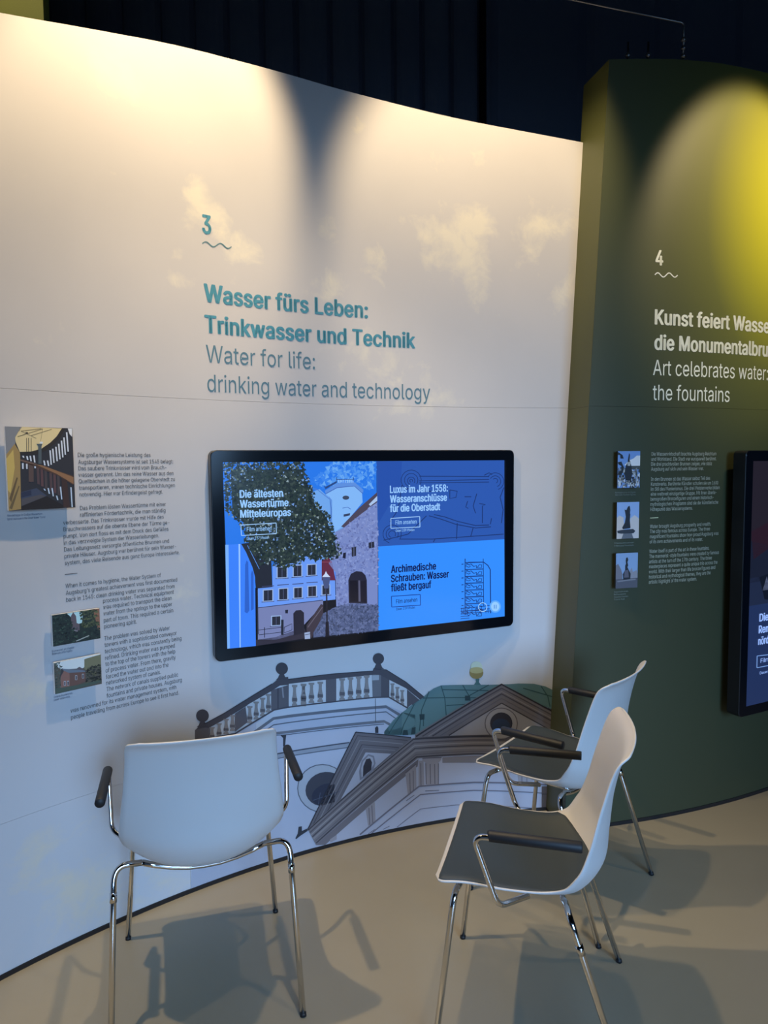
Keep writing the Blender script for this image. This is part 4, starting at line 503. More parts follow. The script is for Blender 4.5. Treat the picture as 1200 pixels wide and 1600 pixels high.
["T1","picture_canal",3,[28,52,110],[[0.5707,0.2673],[0.5768,0.2593],[0.5797,0.2603],[0.5732,0.269]]],
["T1","picture_canal",3,[28,52,110],[[0.5768,0.2593],[0.58,0.2502],[0.5832,0.2506],[0.5797,0.2603]]],
["T1","picture_canal",3,[28,52,110],[[0.58,0.2502],[0.5803,0.2408],[0.5835,0.2404],[0.5832,0.2506]]],
["T1","picture_canal",3,[28,52,110],[[0.5803,0.2408],[0.5776,0.2317],[0.5806,0.2307],[0.5835,0.2404]]],
["T1","picture_canal",3,[28,52,110],[[0.5776,0.2317],[0.5721,0.2237],[0.5746,0.222],[0.5806,0.2307]]],
["T1","picture_canal",3,[28,52,110],[[0.5721,0.2237],[0.5641,0.2173],[0.5661,0.2151],[0.5746,0.222]]],
["T1","picture_canal",3,[28,52,110],[[0.5641,0.2173],[0.5542,0.2129],[0.5558,0.2105],[0.5661,0.2151]]],
["T1","picture_canal",3,[28,52,110],[[0.5173,0.257],[0.5217,0.2616],[0.5195,0.2636],[0.5148,0.2587]]],
["T1","picture_canal",3,[28,52,110],[[0.5217,0.2616],[0.5273,0.2649],[0.5258,0.2673],[0.5195,0.2636]]],
["T1","picture_canal",3,[28,52,110],[[0.5273,0.2649],[0.5338,0.2668],[0.5332,0.2695],[0.5258,0.2673]]],
["T1","picture_canal",3,[28,52,110],[[0.5338,0.2668],[0.5408,0.2672],[0.5409,0.2699],[0.5332,0.2695]]],
["T1","picture_canal",3,[28,52,110],[[0.5408,0.2672],[0.5476,0.266],[0.5486,0.2685],[0.5409,0.2699]]],
["T1","picture_canal",3,[28,52,110],[[0.5476,0.266],[0.5539,0.2632],[0.5557,0.2654],[0.5486,0.2685]]],
["T1","picture_canal",3,[28,52,110],[[0.5539,0.2632],[0.5591,0.2592],[0.5615,0.2609],[0.5557,0.2654]]],
["T1","picture_canal",3,[28,52,110],[[0.5591,0.2592],[0.5629,0.2541],[0.5658,0.2552],[0.5615,0.2609]]],
["T1","picture_canal",3,[28,52,110],[[0.5629,0.2541],[0.5649,0.2485],[0.5681,0.2488],[0.5658,0.2552]]],
["T1","picture_canal",3,[28,52,110],[[0.5649,0.2485],[0.5651,0.2426],[0.5683,0.2422],[0.5681,0.2488]]],
["T1","picture_canal",3,[28,52,110],[[0.5651,0.2426],[0.5634,0.2369],[0.5663,0.2358],[0.5683,0.2422]]],
["T1","picture_canal",3,[28,52,110],[[0.5634,0.2369],[0.5599,0.2318],[0.5624,0.2301],[0.5663,0.2358]]],
["T1","picture_canal",3,[28,52,110],[[0.5599,0.2318],[0.5549,0.2278],[0.5569,0.2256],[0.5624,0.2301]]],
["T1","picture_canal",3,[28,52,110],[[0.5549,0.2278],[0.5486,0.225],[0.5502,0.2226],[0.5569,0.2256]]],
["T1","picture_canal",3,[28,52,110],[[0.5302,0.2527],[0.5321,0.2547],[0.5299,0.2567],[0.5278,0.2544]]],
["T1","picture_canal",3,[28,52,110],[[0.5321,0.2547],[0.5344,0.2561],[0.5329,0.2584],[0.5299,0.2567]]],
["T1","picture_canal",3,[28,52,110],[[0.5344,0.2561],[0.5371,0.2568],[0.5364,0.2595],[0.5329,0.2584]]],
["T1","picture_canal",3,[28,52,110],[[0.5371,0.2568],[0.54,0.257],[0.5401,0.2596],[0.5364,0.2595]]],
["T1","picture_canal",3,[28,52,110],[[0.54,0.257],[0.5428,0.2565],[0.5438,0.259],[0.5401,0.2596]]],
["T1","picture_canal",3,[28,52,110],[[0.5428,0.2565],[0.5453,0.2553],[0.5471,0.2575],[0.5438,0.259]]],
["T1","picture_canal",3,[28,52,110],[[0.5453,0.2553],[0.5475,0.2537],[0.5499,0.2554],[0.5471,0.2575]]],
["T1","picture_canal",3,[28,52,110],[[0.5475,0.2537],[0.549,0.2516],[0.5519,0.2527],[0.5499,0.2554]]],
["T1","picture_canal",3,[28,52,110],[[0.549,0.2516],[0.5498,0.2493],[0.553,0.2497],[0.5519,0.2527]]],
["T1","picture_canal",3,[28,52,110],[[0.5498,0.2493],[0.5499,0.2469],[0.5531,0.2465],[0.553,0.2497]]],
["T1","picture_canal",3,[28,52,110],[[0.5499,0.2469],[0.5492,0.2446],[0.5522,0.2435],[0.5531,0.2465]]],
["T1","picture_canal",3,[28,52,110],[[0.5492,0.2446],[0.5478,0.2425],[0.5503,0.2408],[0.5522,0.2435]]],
["T1","picture_canal",3,[28,52,110],[[0.5478,0.2425],[0.5458,0.2408],[0.5477,0.2386],[0.5503,0.2408]]],
["T1","picture_canal",3,[28,52,110],[[0.5458,0.2408],[0.5431,0.2396],[0.5446,0.2373],[0.5477,0.2386]]],
["T1","picture_canal",3,[28,52,110],[[0.0499,0.0149],[0.0376,0.0216],[0.0359,0.0197],[0.0485,0.0128]]],
["T1","picture_canal",3,[28,52,110],[[0.0376,0.0216],[0.0287,0.0315],[0.0264,0.0303],[0.0359,0.0197]]],
["T1","picture_canal",3,[28,52,110],[[0.0287,0.0315],[0.0241,0.0433],[0.0214,0.043],[0.0264,0.0303]]],
["T1","picture_canal",3,[28,52,110],[[0.0241,0.0433],[0.0242,0.0558],[0.0215,0.0563],[0.0214,0.043]]],
["T1","picture_canal",3,[28,52,110],[[0.0242,0.0558],[0.029,0.0672],[0.0267,0.0686],[0.0215,0.0563]]],
["T1","picture_canal",3,[28,52,110],[[0.029,0.0672],[0.0381,0.0761],[0.0364,0.0781],[0.0267,0.0686]]],
["T1","picture_canal",3,[28,52,110],[[0.0381,0.0761],[0.0502,0.0814],[0.0493,0.0839],[0.0364,0.0781]]],
["T1","picture_canal",3,[28,52,110],[[0.0502,0.0814],[0.0638,0.0825],[0.0639,0.085],[0.0493,0.0839]]],
["T1","picture_canal",3,[28,52,110],[[0.0638,0.0825],[0.0772,0.0791],[0.0783,0.0814],[0.0639,0.085]]],
["T1","picture_canal",3,[28,52,110],[[0.0772,0.0791],[0.0886,0.0717],[0.0906,0.0735],[0.0783,0.0814]]],
["T1","picture_canal",3,[28,52,110],[[0.0886,0.0717],[0.0967,0.0612],[0.0992,0.0622],[0.0906,0.0735]]],
["T1","picture_canal",3,[28,52,110],[[0.0967,0.0612],[0.1003,0.0489],[0.1031,0.049],[0.0992,0.0622]]],
["T1","picture_canal",3,[28,52,110],[[0.1003,0.0489],[0.099,0.0365],[0.1017,0.0357],[0.1031,0.049]]],
["T1","picture_canal",3,[28,52,110],[[0.099,0.0365],[0.0928,0.0253],[0.0953,0.024],[0.1017,0.0357]]],
["T1","picture_canal",3,[28,52,110],[[0.054,0.0262],[0.0459,0.0306],[0.0442,0.0287],[0.0527,0.024]]],
["T1","picture_canal",3,[28,52,110],[[0.0459,0.0306],[0.0401,0.037],[0.0377,0.0359],[0.0442,0.0287]]],
["T1","picture_canal",3,[28,52,110],[[0.0401,0.037],[0.037,0.0448],[0.0343,0.0445],[0.0377,0.0359]]],
["T1","picture_canal",3,[28,52,110],[[0.037,0.0448],[0.0371,0.053],[0.0344,0.0536],[0.0343,0.0445]]],
["T1","picture_canal",3,[28,52,110],[[0.0371,0.053],[0.0403,0.0605],[0.038,0.0619],[0.0344,0.0536]]],
["T1","picture_canal",3,[28,52,110],[[0.0403,0.0605],[0.0462,0.0663],[0.0445,0.0684],[0.038,0.0619]]],
["T1","picture_canal",3,[28,52,110],[[0.0462,0.0663],[0.0542,0.0698],[0.0533,0.0722],[0.0445,0.0684]]],
["T1","picture_canal",3,[28,52,110],[[0.0542,0.0698],[0.0631,0.0705],[0.0632,0.073],[0.0533,0.0722]]],
["T1","picture_canal",3,[28,52,110],[[0.0631,0.0705],[0.0718,0.0683],[0.0729,0.0705],[0.0632,0.073]]],
["T1","picture_canal",3,[28,52,110],[[0.0718,0.0683],[0.0793,0.0634],[0.0813,0.0651],[0.0729,0.0705]]],
["T1","picture_canal",3,[28,52,110],[[0.0793,0.0634],[0.0846,0.0565],[0.0871,0.0575],[0.0813,0.0651]]],
["T1","picture_canal",3,[28,52,110],[[0.0846,0.0565],[0.087,0.0485],[0.0897,0.0486],[0.0871,0.0575]]],
["T1","picture_canal",3,[28,52,110],[[0.087,0.0485],[0.0861,0.0404],[0.0888,0.0395],[0.0897,0.0486]]],
["T1","picture_canal",3,[28,52,110],[[0.0861,0.0404],[0.082,0.033],[0.0845,0.0317],[0.0888,0.0395]]],
["T1","picture_canal",3,[28,52,110],[[0.0577,0.0361],[0.0533,0.0385],[0.0515,0.0366],[0.0564,0.034]]],
["T1","picture_canal",3,[28,52,110],[[0.0533,0.0385],[0.0501,0.042],[0.0478,0.0408],[0.0515,0.0366]]],
["T1","picture_canal",3,[28,52,110],[[0.0501,0.042],[0.0485,0.0462],[0.0458,0.0458],[0.0478,0.0408]]],
["T1","picture_canal",3,[28,52,110],[[0.0485,0.0462],[0.0485,0.0505],[0.0458,0.0511],[0.0458,0.0458]]],
["T1","picture_canal",3,[28,52,110],[[0.0485,0.0505],[0.0502,0.0545],[0.0479,0.0559],[0.0458,0.0511]]],
["T1","picture_canal",3,[28,52,110],[[0.0502,0.0545],[0.0534,0.0577],[0.0517,0.0597],[0.0479,0.0559]]],
["T1","picture_canal",3,[28,52,110],[[0.0534,0.0577],[0.0577,0.0595],[0.0568,0.062],[0.0517,0.0597]]],
["T1","picture_canal",3,[28,52,110],[[0.0577,0.0595],[0.0625,0.0599],[0.0626,0.0624],[0.0568,0.062]]],
["T1","picture_canal",3,[28,52,110],[[0.0625,0.0599],[0.0672,0.0587],[0.0683,0.061],[0.0626,0.0624]]],
["T1","picture_canal",3,[28,52,110],[[0.0672,0.0587],[0.0712,0.0561],[0.0731,0.0578],[0.0683,0.061]]],
["T1","picture_canal",3,[28,52,110],[[0.0712,0.0561],[0.074,0.0524],[0.0765,0.0534],[0.0731,0.0578]]],
["T1","picture_canal",3,[28,52,110],[[0.074,0.0524],[0.0752,0.0481],[0.078,0.0482],[0.0765,0.0534]]],
["T1","picture_canal",3,[28,52,110],[[0.0752,0.0481],[0.0748,0.0438],[0.0774,0.043],[0.078,0.0482]]],
["T1","picture_canal",3,[28,52,110],[[0.0748,0.0438],[0.0725,0.0397],[0.075,0.0385],[0.0774,0.043]]],
["T1","picture_canal",3,[28,52,110],[[0.1819,0.2712],[0.356,0.268],[0.356,0.2708],[0.1819,0.274]]],
["T1","picture_canal",3,[28,52,110],[[0.356,0.268],[0.5091,0.265],[0.5091,0.268],[0.356,0.2708]]],
["T1","picture_canal",3,[28,52,110],[[0.1818,0.2532],[0.356,0.2525],[0.356,0.2554],[0.1818,0.256]]],
["T1","picture_canal",3,[28,52,110],[[0.356,0.2525],[0.5092,0.2523],[0.5091,0.2552],[0.356,0.2554]]],
["T1","picture_canal",3,[28,52,110],[[0.1818,0.245],[0.356,0.2433],[0.356,0.2461],[0.1817,0.2477]]],
["T1","picture_canal",3,[28,52,110],[[0.356,0.2433],[0.5092,0.2421],[0.5092,0.245],[0.356,0.2461]]],
["T1","picture_canal",3,[28,52,110],[[0.2473,0.1162],[0.298,0.1043],[0.2991,0.1075],[0.2482,0.1194]]],
["T1","picture_canal",3,[28,52,110],[[0.298,0.1043],[0.3554,0.0844],[0.3564,0.0876],[0.2991,0.1075]]],
["T1","picture_canal",3,[28,52,110],[[0.3554,0.0844],[0.4436,0.0627],[0.4441,0.0661],[0.3564,0.0876]]],
["T1","picture_canal",3,[28,52,110],[[0.4436,0.0627],[0.5099,0.0623],[0.5097,0.0658],[0.4441,0.0661]]],
["T1","picture_canal",3,[28,52,110],[[0.2249,0.1121],[0.2753,0.0977],[0.2764,0.1009],[0.2259,0.1153]]],
["T1","picture_canal",3,[28,52,110],[[0.2753,0.0977],[0.3496,0.072],[0.3506,0.0753],[0.2764,0.1009]]],
["T1","picture_canal",3,[28,52,110],[[0.3496,0.072],[0.4437,0.0525],[0.444,0.0559],[0.3506,0.0753]]],
["T1","picture_canal",3,[28,52,110],[[0.4437,0.0525],[0.519,0.0542],[0.5187,0.0577],[0.444,0.0559]]],
["T1","picture_canal",3,[28,52,110],[[0.1041,0.2395],[0.0985,0.2154],[0.1021,0.215],[0.1076,0.2388]]],
["T1","picture_canal",3,[28,52,110],[[0.0985,0.2154],[0.0956,0.1771],[0.0992,0.1763],[0.1021,0.215]]],
["T1","picture_canal",3,[28,52,110],[[0.0956,0.1771],[0.0767,0.1299],[0.08,0.1283],[0.0992,0.1763]]],
["T1","picture_canal",3,[28,52,110],[[0.0767,0.1299],[0.0501,0.0974],[0.053,0.0954],[0.08,0.1283]]],
["T1","picture_canal",3,[28,52,110],[[0.1135,0.2277],[0.1979,0.2112],[0.1983,0.2144],[0.1142,0.2309]]],
["T1","picture_canal",3,[28,52,110],[[0.1979,0.2112],[0.2761,0.2092],[0.2761,0.2126],[0.1983,0.2144]]],
["T1","picture_canal",3,[28,52,110],[[0.025,0.0239],[0.1325,0.0427],[0.1307,0.0457],[0.0241,0.0271]]],
["T1","picture_canal",3,[28,52,110],[[0.1325,0.0427],[0.2156,0.1129],[0.2129,0.1154],[0.1307,0.0457]]],
["T1","picture_canal",3,[28,52,110],[[0.0937,0.025],[0.2419,0.0172],[0.2417,0.0205],[0.0937,0.0283]]],
["T1","picture_canal",3,[28,52,110],[[0.2419,0.0172],[0.5834,0.02],[0.5831,0.0235],[0.2417,0.0205]]],
["T1","picture_canal",3,[28,52,110],[[0.2514,0.0192],[0.243,0.0072],[0.2462,0.0053],[0.2547,0.0173]]],
["T1","picture_canal",3,[28,52,110],[[0.3539,0.0786],[0.351,0.0132],[0.3549,0.0128],[0.3579,0.0783]]],
["T1","picture_canal",3,[28,52,110],[[0.3212,0.2131],[0.3545,0.2079],[0.3575,0.21],[0.3219,0.2164]]],
["T1","picture_canal",3,[28,52,110],[[0.3545,0.2079],[0.3488,0.1853],[0.3516,0.1828],[0.3575,0.21]]],
["T1","picture_canal",3,[28,52,110],[[0.3488,0.1853],[0.323,0.1809],[0.32,0.1789],[0.3516,0.1828]]],
["T1","picture_canal",3,[28,52,110],[[0.323,0.1809],[0.3235,0.2147],[0.3196,0.2148],[0.32,0.1789]]],
["T1","picture_canal",3,[28,52,110],[[0.3908,0.1838],[0.423,0.1829],[0.423,0.1863],[0.3908,0.1872]]],
["T1","picture_canal",3,[28,52,110],[[0.4035,0.1679],[0.3947,0.1423],[0.3986,0.1425],[0.4073,0.1668]]],
["T1","picture_canal",3,[28,52,110],[[0.3947,0.1423],[0.4075,0.1355],[0.4092,0.1385],[0.3986,0.1425]]],
["T1","picture_canal",3,[28,52,110],[[0.4611,0.1538],[0.4902,0.1481],[0.4927,0.1508],[0.4619,0.1572]]],
["T1","picture_canal",3,[28,52,110],[[0.4902,0.1481],[0.4745,0.1452],[0.4785,0.1445],[0.4927,0.1508]]],
["T1","picture_canal",3,[28,52,110],[[0.4745,0.1452],[0.4746,0.0733],[0.4787,0.0731],[0.4785,0.1445]]],
["T1","picture_canal",3,[28,52,110],[[0.5803,0.2196],[0.562,0.1782],[0.5662,0.178],[0.5843,0.2183]]],
["T1","picture_canal",3,[28,52,110],[[0.562,0.1782],[0.5776,0.1259],[0.5818,0.1259],[0.5662,0.178]]],
["T1","picture_canal",3,[28,52,110],[[0.5776,0.1259],[0.5687,0.0695],[0.5728,0.0688],[0.5818,0.1259]]],
["T1","picture_canal",3,[28,52,110],[[0.5198,0.0923],[0.5138,0.0668],[0.5178,0.0659],[0.5238,0.0915]]],
["T1","picture_canal",3,[28,52,110],[[0.4301,0.0553],[0.4183,0.0202],[0.4222,0.0191],[0.4339,0.0542]]],
["T1","picture_canal",3,[28,52,110],[[0.486,0.2704],[0.5092,0.2801],[0.5089,0.2835],[0.4842,0.2735]]],
["T1","picture_canal",3,[28,52,110],[[0.5092,0.2801],[0.5231,0.2725],[0.5252,0.2754],[0.5089,0.2835]]],
["T1","picture_canal",3,[28,52,110],[[0.4476,0.1971],[0.4299,0.1465],[0.4339,0.1461],[0.4515,0.196]]],
["T1","picture_canal",3,[28,52,110],[[0.4299,0.1465],[0.4419,0.1149],[0.4457,0.1159],[0.4339,0.1461]]],
["T1","picture_screw",1,[52,142,255],[[0.0016,0.0027],[0.5864,0.0001],[0.5894,-0.3308],[-0.0003,-0.3287]]],
["T1","picture_screw",3,[24,52,120],[[0.3918,-0.0704],[0.3919,-0.3063],[0.3959,-0.3067],[0.3958,-0.0707]]],
["T1","picture_screw",3,[24,52,120],[[0.4086,-0.0889],[0.4827,-0.0928],[0.4834,-0.0888],[0.4085,-0.0849]]],
["T1","picture_screw",3,[24,52,120],[[0.4827,-0.0928],[0.5025,-0.1074],[0.506,-0.105],[0.4834,-0.0888]]],
["T1","picture_screw",3,[24,52,120],[[0.5025,-0.1074],[0.5141,-0.1252],[0.5188,-0.1253],[0.506,-0.105]]],
["T1","picture_screw",3,[24,52,120],[[0.5141,-0.1252],[0.5165,-0.3107],[0.5213,-0.3111],[0.5188,-0.1253]]],
["T1","picture_screw",3,[24,52,120],[[0.4796,-0.0761],[0.4826,-0.2787],[0.4857,-0.279],[0.4828,-0.0763]]],
["T1","picture_screw",3,[24,52,120],[[0.3939,-0.0893],[0.4831,-0.0927],[0.483,-0.0889],[0.3937,-0.0855]]],
["T1","picture_screw",3,[24,52,120],[[0.3987,-0.0918],[0.4142,-0.1002],[0.4146,-0.0968],[0.4007,-0.0889]]],
["T1","picture_screw",3,[24,52,120],[[0.4142,-0.1002],[0.4209,-0.0955],[0.4222,-0.0923],[0.4146,-0.0968]]],
["T1","picture_screw",3,[24,52,120],[[0.4209,-0.0955],[0.4346,-0.1077],[0.4358,-0.1045],[0.4222,-0.0923]]],
["T1","picture_screw",3,[24,52,120],[[0.4346,-0.1077],[0.4478,-0.1043],[0.4499,-0.1015],[0.4358,-0.1045]]],
["T1","picture_screw",3,[24,52,120],[[0.4478,-0.1043],[0.4469,-0.1141],[0.4509,-0.1144],[0.4499,-0.1015]]],
["T1","picture_screw",3,[24,52,120],[[0.4013,-0.0928],[0.3954,-0.102],[0.3981,-0.1008],[0.4039,-0.0944]]],
["T1","picture_screw",3,[24,52,120],[[0.3954,-0.102],[0.4115,-0.1089],[0.4115,-0.1062],[0.3981,-0.1008]]],
["T1","picture_screw",3,[24,52,120],[[0.4115,-0.1089],[0.4212,-0.1042],[0.4195,-0.1019],[0.4115,-0.1062]]],
["T1","picture_screw",3,[24,52,120],[[0.4544,-0.1123],[0.4629,-0.1009],[0.4612,-0.0985],[0.4518,-0.1106]]],
["T1","picture_screw",3,[24,52,120],[[0.4629,-0.1009],[0.4728,-0.1022],[0.4753,-0.1009],[0.4612,-0.0985]]],
["T1","picture_screw",3,[24,52,120],[[0.4728,-0.1022],[0.4719,-0.1127],[0.4738,-0.115],[0.4753,-0.1009]]],
["T1","picture_screw",3,[24,52,120],[[0.4719,-0.1127],[0.453,-0.1122],[0.4532,-0.1149],[0.4738,-0.115]]],
["T1","picture_screw",3,[24,52,120],[[0.3765,-0.0946],[0.3864,-0.0942],[0.3859,-0.0908],[0.376,-0.0911]]],
["T1","picture_screw",3,[24,52,120],[[0.3939,-0.1179],[0.4832,-0.1216],[0.483,-0.1179],[0.3937,-0.1141]]],
["T1","picture_screw",3,[24,52,120],[[0.3987,-0.1204],[0.4142,-0.1289],[0.4147,-0.1255],[0.4007,-0.1175]]],
["T1","picture_screw",3,[24,52,120],[[0.4142,-0.1289],[0.4209,-0.1242],[0.4222,-0.121],[0.4147,-0.1255]]],
["T1","picture_screw",3,[24,52,120],[[0.4209,-0.1242],[0.4346,-0.1365],[0.4358,-0.1333],[0.4222,-0.121]]],
["T1","picture_screw",3,[24,52,120],[[0.4346,-0.1365],[0.4479,-0.1332],[0.45,-0.1304],[0.4358,-0.1333]]],
["T1","picture_screw",3,[24,52,120],[[0.4479,-0.1332],[0.4469,-0.143],[0.451,-0.1433],[0.45,-0.1304]]],
["T1","picture_screw",3,[24,52,120],[[0.4013,-0.1215],[0.3954,-0.1306],[0.3981,-0.1295],[0.4039,-0.1231]]],
["T1","picture_screw",3,[24,52,120],[[0.3954,-0.1306],[0.4115,-0.1376],[0.4115,-0.1349],[0.3981,-0.1295]]],
["T1","picture_screw",3,[24,52,120],[[0.4115,-0.1376],[0.4212,-0.1329],[0.4195,-0.1306],[0.4115,-0.1349]]],
["T1","picture_screw",3,[24,52,120],[[0.4545,-0.1411],[0.4629,-0.1298],[0.4613,-0.1274],[0.4518,-0.1395]]],
["T1","picture_screw",3,[24,52,120],[[0.4629,-0.1298],[0.4728,-0.1312],[0.4754,-0.1298],[0.4613,-0.1274]]],
["T1","picture_screw",3,[24,52,120],[[0.4728,-0.1312],[0.472,-0.1417],[0.4739,-0.144],[0.4754,-0.1298]]],
["T1","picture_screw",3,[24,52,120],[[0.472,-0.1417],[0.453,-0.141],[0.4532,-0.1437],[0.4739,-0.144]]],
["T1","picture_screw",3,[24,52,120],[[0.3764,-0.1231],[0.3864,-0.1228],[0.3859,-0.1194],[0.376,-0.1197]]],
["T1","picture_screw",3,[24,52,120],[[0.3939,-0.1465],[0.4833,-0.1507],[0.4831,-0.1469],[0.3937,-0.1428]]],
["T1","picture_screw",3,[24,52,120],[[0.3987,-0.1491],[0.4143,-0.1577],[0.4147,-0.1542],[0.4007,-0.1462]]],
["T1","picture_screw",3,[24,52,120],[[0.4143,-0.1577],[0.4209,-0.153],[0.4222,-0.1498],[0.4147,-0.1542]]],
["T1","picture_screw",3,[24,52,120],[[0.4209,-0.153],[0.4347,-0.1654],[0.4359,-0.1621],[0.4222,-0.1498]]],
["T1","picture_screw",3,[24,52,120],[[0.4347,-0.1654],[0.4479,-0.1621],[0.45,-0.1592],[0.4359,-0.1621]]],
["T1","picture_screw",3,[24,52,120],[[0.4479,-0.1621],[0.447,-0.1719],[0.451,-0.1722],[0.45,-0.1592]]],
["T1","picture_screw",3,[24,52,120],[[0.4014,-0.1502],[0.3954,-0.1593],[0.3981,-0.1581],[0.404,-0.1518]]],
["T1","picture_screw",3,[24,52,120],[[0.3954,-0.1593],[0.4115,-0.1663],[0.4115,-0.1636],[0.3981,-0.1581]]],
["T1","picture_screw",3,[24,52,120],[[0.4115,-0.1663],[0.4213,-0.1617],[0.4196,-0.1593],[0.4115,-0.1636]]],
["T1","picture_screw",3,[24,52,120],[[0.4545,-0.1701],[0.463,-0.1587],[0.4613,-0.1563],[0.4519,-0.1684]]],
["T1","picture_screw",3,[24,52,120],[[0.463,-0.1587],[0.4729,-0.1602],[0.4755,-0.1588],[0.4613,-0.1563]]],
["T1","picture_screw",3,[24,52,120],[[0.4729,-0.1602],[0.4721,-0.1707],[0.4739,-0.173],[0.4755,-0.1588]]],
["T1","picture_screw",3,[24,52,120],[[0.4721,-0.1707],[0.4531,-0.17],[0.4533,-0.1727],[0.4739,-0.173]]],
["T1","picture_screw",3,[24,52,120],[[0.3764,-0.1517],[0.3864,-0.1515],[0.386,-0.148],[0.376,-0.1482]]],
["T1","picture_screw",3,[24,52,120],[[0.3939,-0.1752],[0.4833,-0.1797],[0.4832,-0.1759],[0.3938,-0.1715]]],
["T1","picture_screw",3,[24,52,120],[[0.3988,-0.1778],[0.4143,-0.1865],[0.4147,-0.183],[0.4007,-0.1749]]],
["T1","picture_screw",3,[24,52,120],[[0.4143,-0.1865],[0.421,-0.1818],[0.4223,-0.1786],[0.4147,-0.183]]],
["T1","picture_screw",3,[24,52,120],[[0.421,-0.1818],[0.4347,-0.1942],[0.4359,-0.191],[0.4223,-0.1786]]],
["T1","picture_screw",3,[24,52,120],[[0.4347,-0.1942],[0.448,-0.191],[0.4501,-0.1882],[0.4359,-0.191]]],
["T1","picture_screw",3,[24,52,120],[[0.448,-0.191],[0.447,-0.2008],[0.4511,-0.2011],[0.4501,-0.1882]]],
["T1","picture_screw",3,[24,52,120],[[0.4014,-0.1789],[0.3955,-0.188],[0.3981,-0.1869],[0.404,-0.1805]]],
["T1","picture_screw",3,[24,52,120],[[0.3955,-0.188],[0.4116,-0.1951],[0.4116,-0.1924],[0.3981,-0.1869]]],
["T1","picture_screw",3,[24,52,120],[[0.4116,-0.1951],[0.4213,-0.1905],[0.4196,-0.1882],[0.4116,-0.1924]]],
["T1","picture_screw",3,[24,52,120],[[0.4546,-0.199],[0.4631,-0.1877],[0.4614,-0.1853],[0.4519,-0.1974]]],
["T1","picture_screw",3,[24,52,120],[[0.4631,-0.1877],[0.473,-0.1892],[0.4755,-0.1878],[0.4614,-0.1853]]],
["T1","picture_screw",3,[24,52,120],[[0.473,-0.1892],[0.4721,-0.1997],[0.474,-0.202],[0.4755,-0.1878]]],
["T1","picture_screw",3,[24,52,120],[[0.4721,-0.1997],[0.4532,-0.1989],[0.4533,-0.2016],[0.474,-0.202]]],
["T1","picture_screw",3,[24,52,120],[[0.3764,-0.1803],[0.3864,-0.1801],[0.386,-0.1766],[0.376,-0.1769]]],
["T1","picture_screw",3,[24,52,120],[[0.3939,-0.2039],[0.4834,-0.2088],[0.4833,-0.205],[0.3938,-0.2002]]],
["T1","picture_screw",3,[24,52,120],[[0.3988,-0.2066],[0.4143,-0.2153],[0.4147,-0.2119],[0.4007,-0.2037]]],
["T1","picture_screw",3,[24,52,120],[[0.4143,-0.2153],[0.421,-0.2106],[0.4223,-0.2074],[0.4147,-0.2119]]],
["T1","picture_screw",3,[24,52,120],[[0.421,-0.2106],[0.4348,-0.2232],[0.4359,-0.2199],[0.4223,-0.2074]]],
["T1","picture_screw",3,[24,52,120],[[0.4348,-0.2232],[0.448,-0.22],[0.4501,-0.2172],[0.4359,-0.2199]]],
["T1","picture_screw",3,[24,52,120],[[0.448,-0.22],[0.4471,-0.2298],[0.4511,-0.2301],[0.4501,-0.2172]]],
["T1","picture_screw",3,[24,52,120],[[0.4014,-0.2076],[0.3955,-0.2167],[0.3981,-0.2156],[0.404,-0.2093]]],
["T1","picture_screw",3,[24,52,120],[[0.3955,-0.2167],[0.4116,-0.2239],[0.4116,-0.2212],[0.3981,-0.2156]]],
["T1","picture_screw",3,[24,52,120],[[0.4116,-0.2239],[0.4213,-0.2194],[0.4196,-0.217],[0.4116,-0.2212]]],
["T1","picture_screw",3,[24,52,120],[[0.4546,-0.228],[0.4631,-0.2167],[0.4614,-0.2143],[0.452,-0.2264]]],
["T1","picture_screw",3,[24,52,120],[[0.4631,-0.2167],[0.473,-0.2182],[0.4756,-0.2169],[0.4614,-0.2143]]],
["T1","picture_screw",3,[24,52,120],[[0.473,-0.2182],[0.4722,-0.2288],[0.4741,-0.2311],[0.4756,-0.2169]]],
["T1","picture_screw",3,[24,52,120],[[0.4722,-0.2288],[0.4532,-0.2279],[0.4534,-0.2306],[0.4741,-0.2311]]],
["T1","picture_screw",3,[24,52,120],[[0.3764,-0.209],[0.3864,-0.2088],[0.386,-0.2053],[0.376,-0.2055]]],
["T1","picture_screw",3,[24,52,120],[[0.3939,-0.2327],[0.4835,-0.2379],[0.4833,-0.2341],[0.3938,-0.2289]]],
["T1","picture_screw",3,[24,52,120],[[0.3988,-0.2354],[0.4143,-0.2442],[0.4148,-0.2407],[0.4007,-0.2325]]],
["T1","picture_screw",3,[24,52,120],[[0.4143,-0.2442],[0.421,-0.2395],[0.4223,-0.2363],[0.4148,-0.2407]]],
["T1","picture_screw",3,[24,52,120],[[0.421,-0.2395],[0.4348,-0.2521],[0.436,-0.2489],[0.4223,-0.2363]]],
["T1","picture_screw",3,[24,52,120],[[0.4348,-0.2521],[0.4481,-0.249],[0.4502,-0.2462],[0.436,-0.2489]]],
["T1","picture_screw",3,[24,52,120],[[0.4481,-0.249],[0.4471,-0.2588],[0.4512,-0.2592],[0.4502,-0.2462]]],
["T1","picture_screw",3,[24,52,120],[[0.4014,-0.2364],[0.3955,-0.2455],[0.3981,-0.2444],[0.404,-0.2381]]],
["T1","picture_screw",3,[24,52,120],[[0.3955,-0.2455],[0.4116,-0.2528],[0.4116,-0.2501],[0.3981,-0.2444]]],
["T1","picture_screw",3,[24,52,120],[[0.4116,-0.2528],[0.4214,-0.2483],[0.4196,-0.2459],[0.4116,-0.2501]]],
["T1","picture_screw",3,[24,52,120],[[0.4547,-0.2571],[0.4632,-0.2458],[0.4615,-0.2434],[0.452,-0.2554]]],
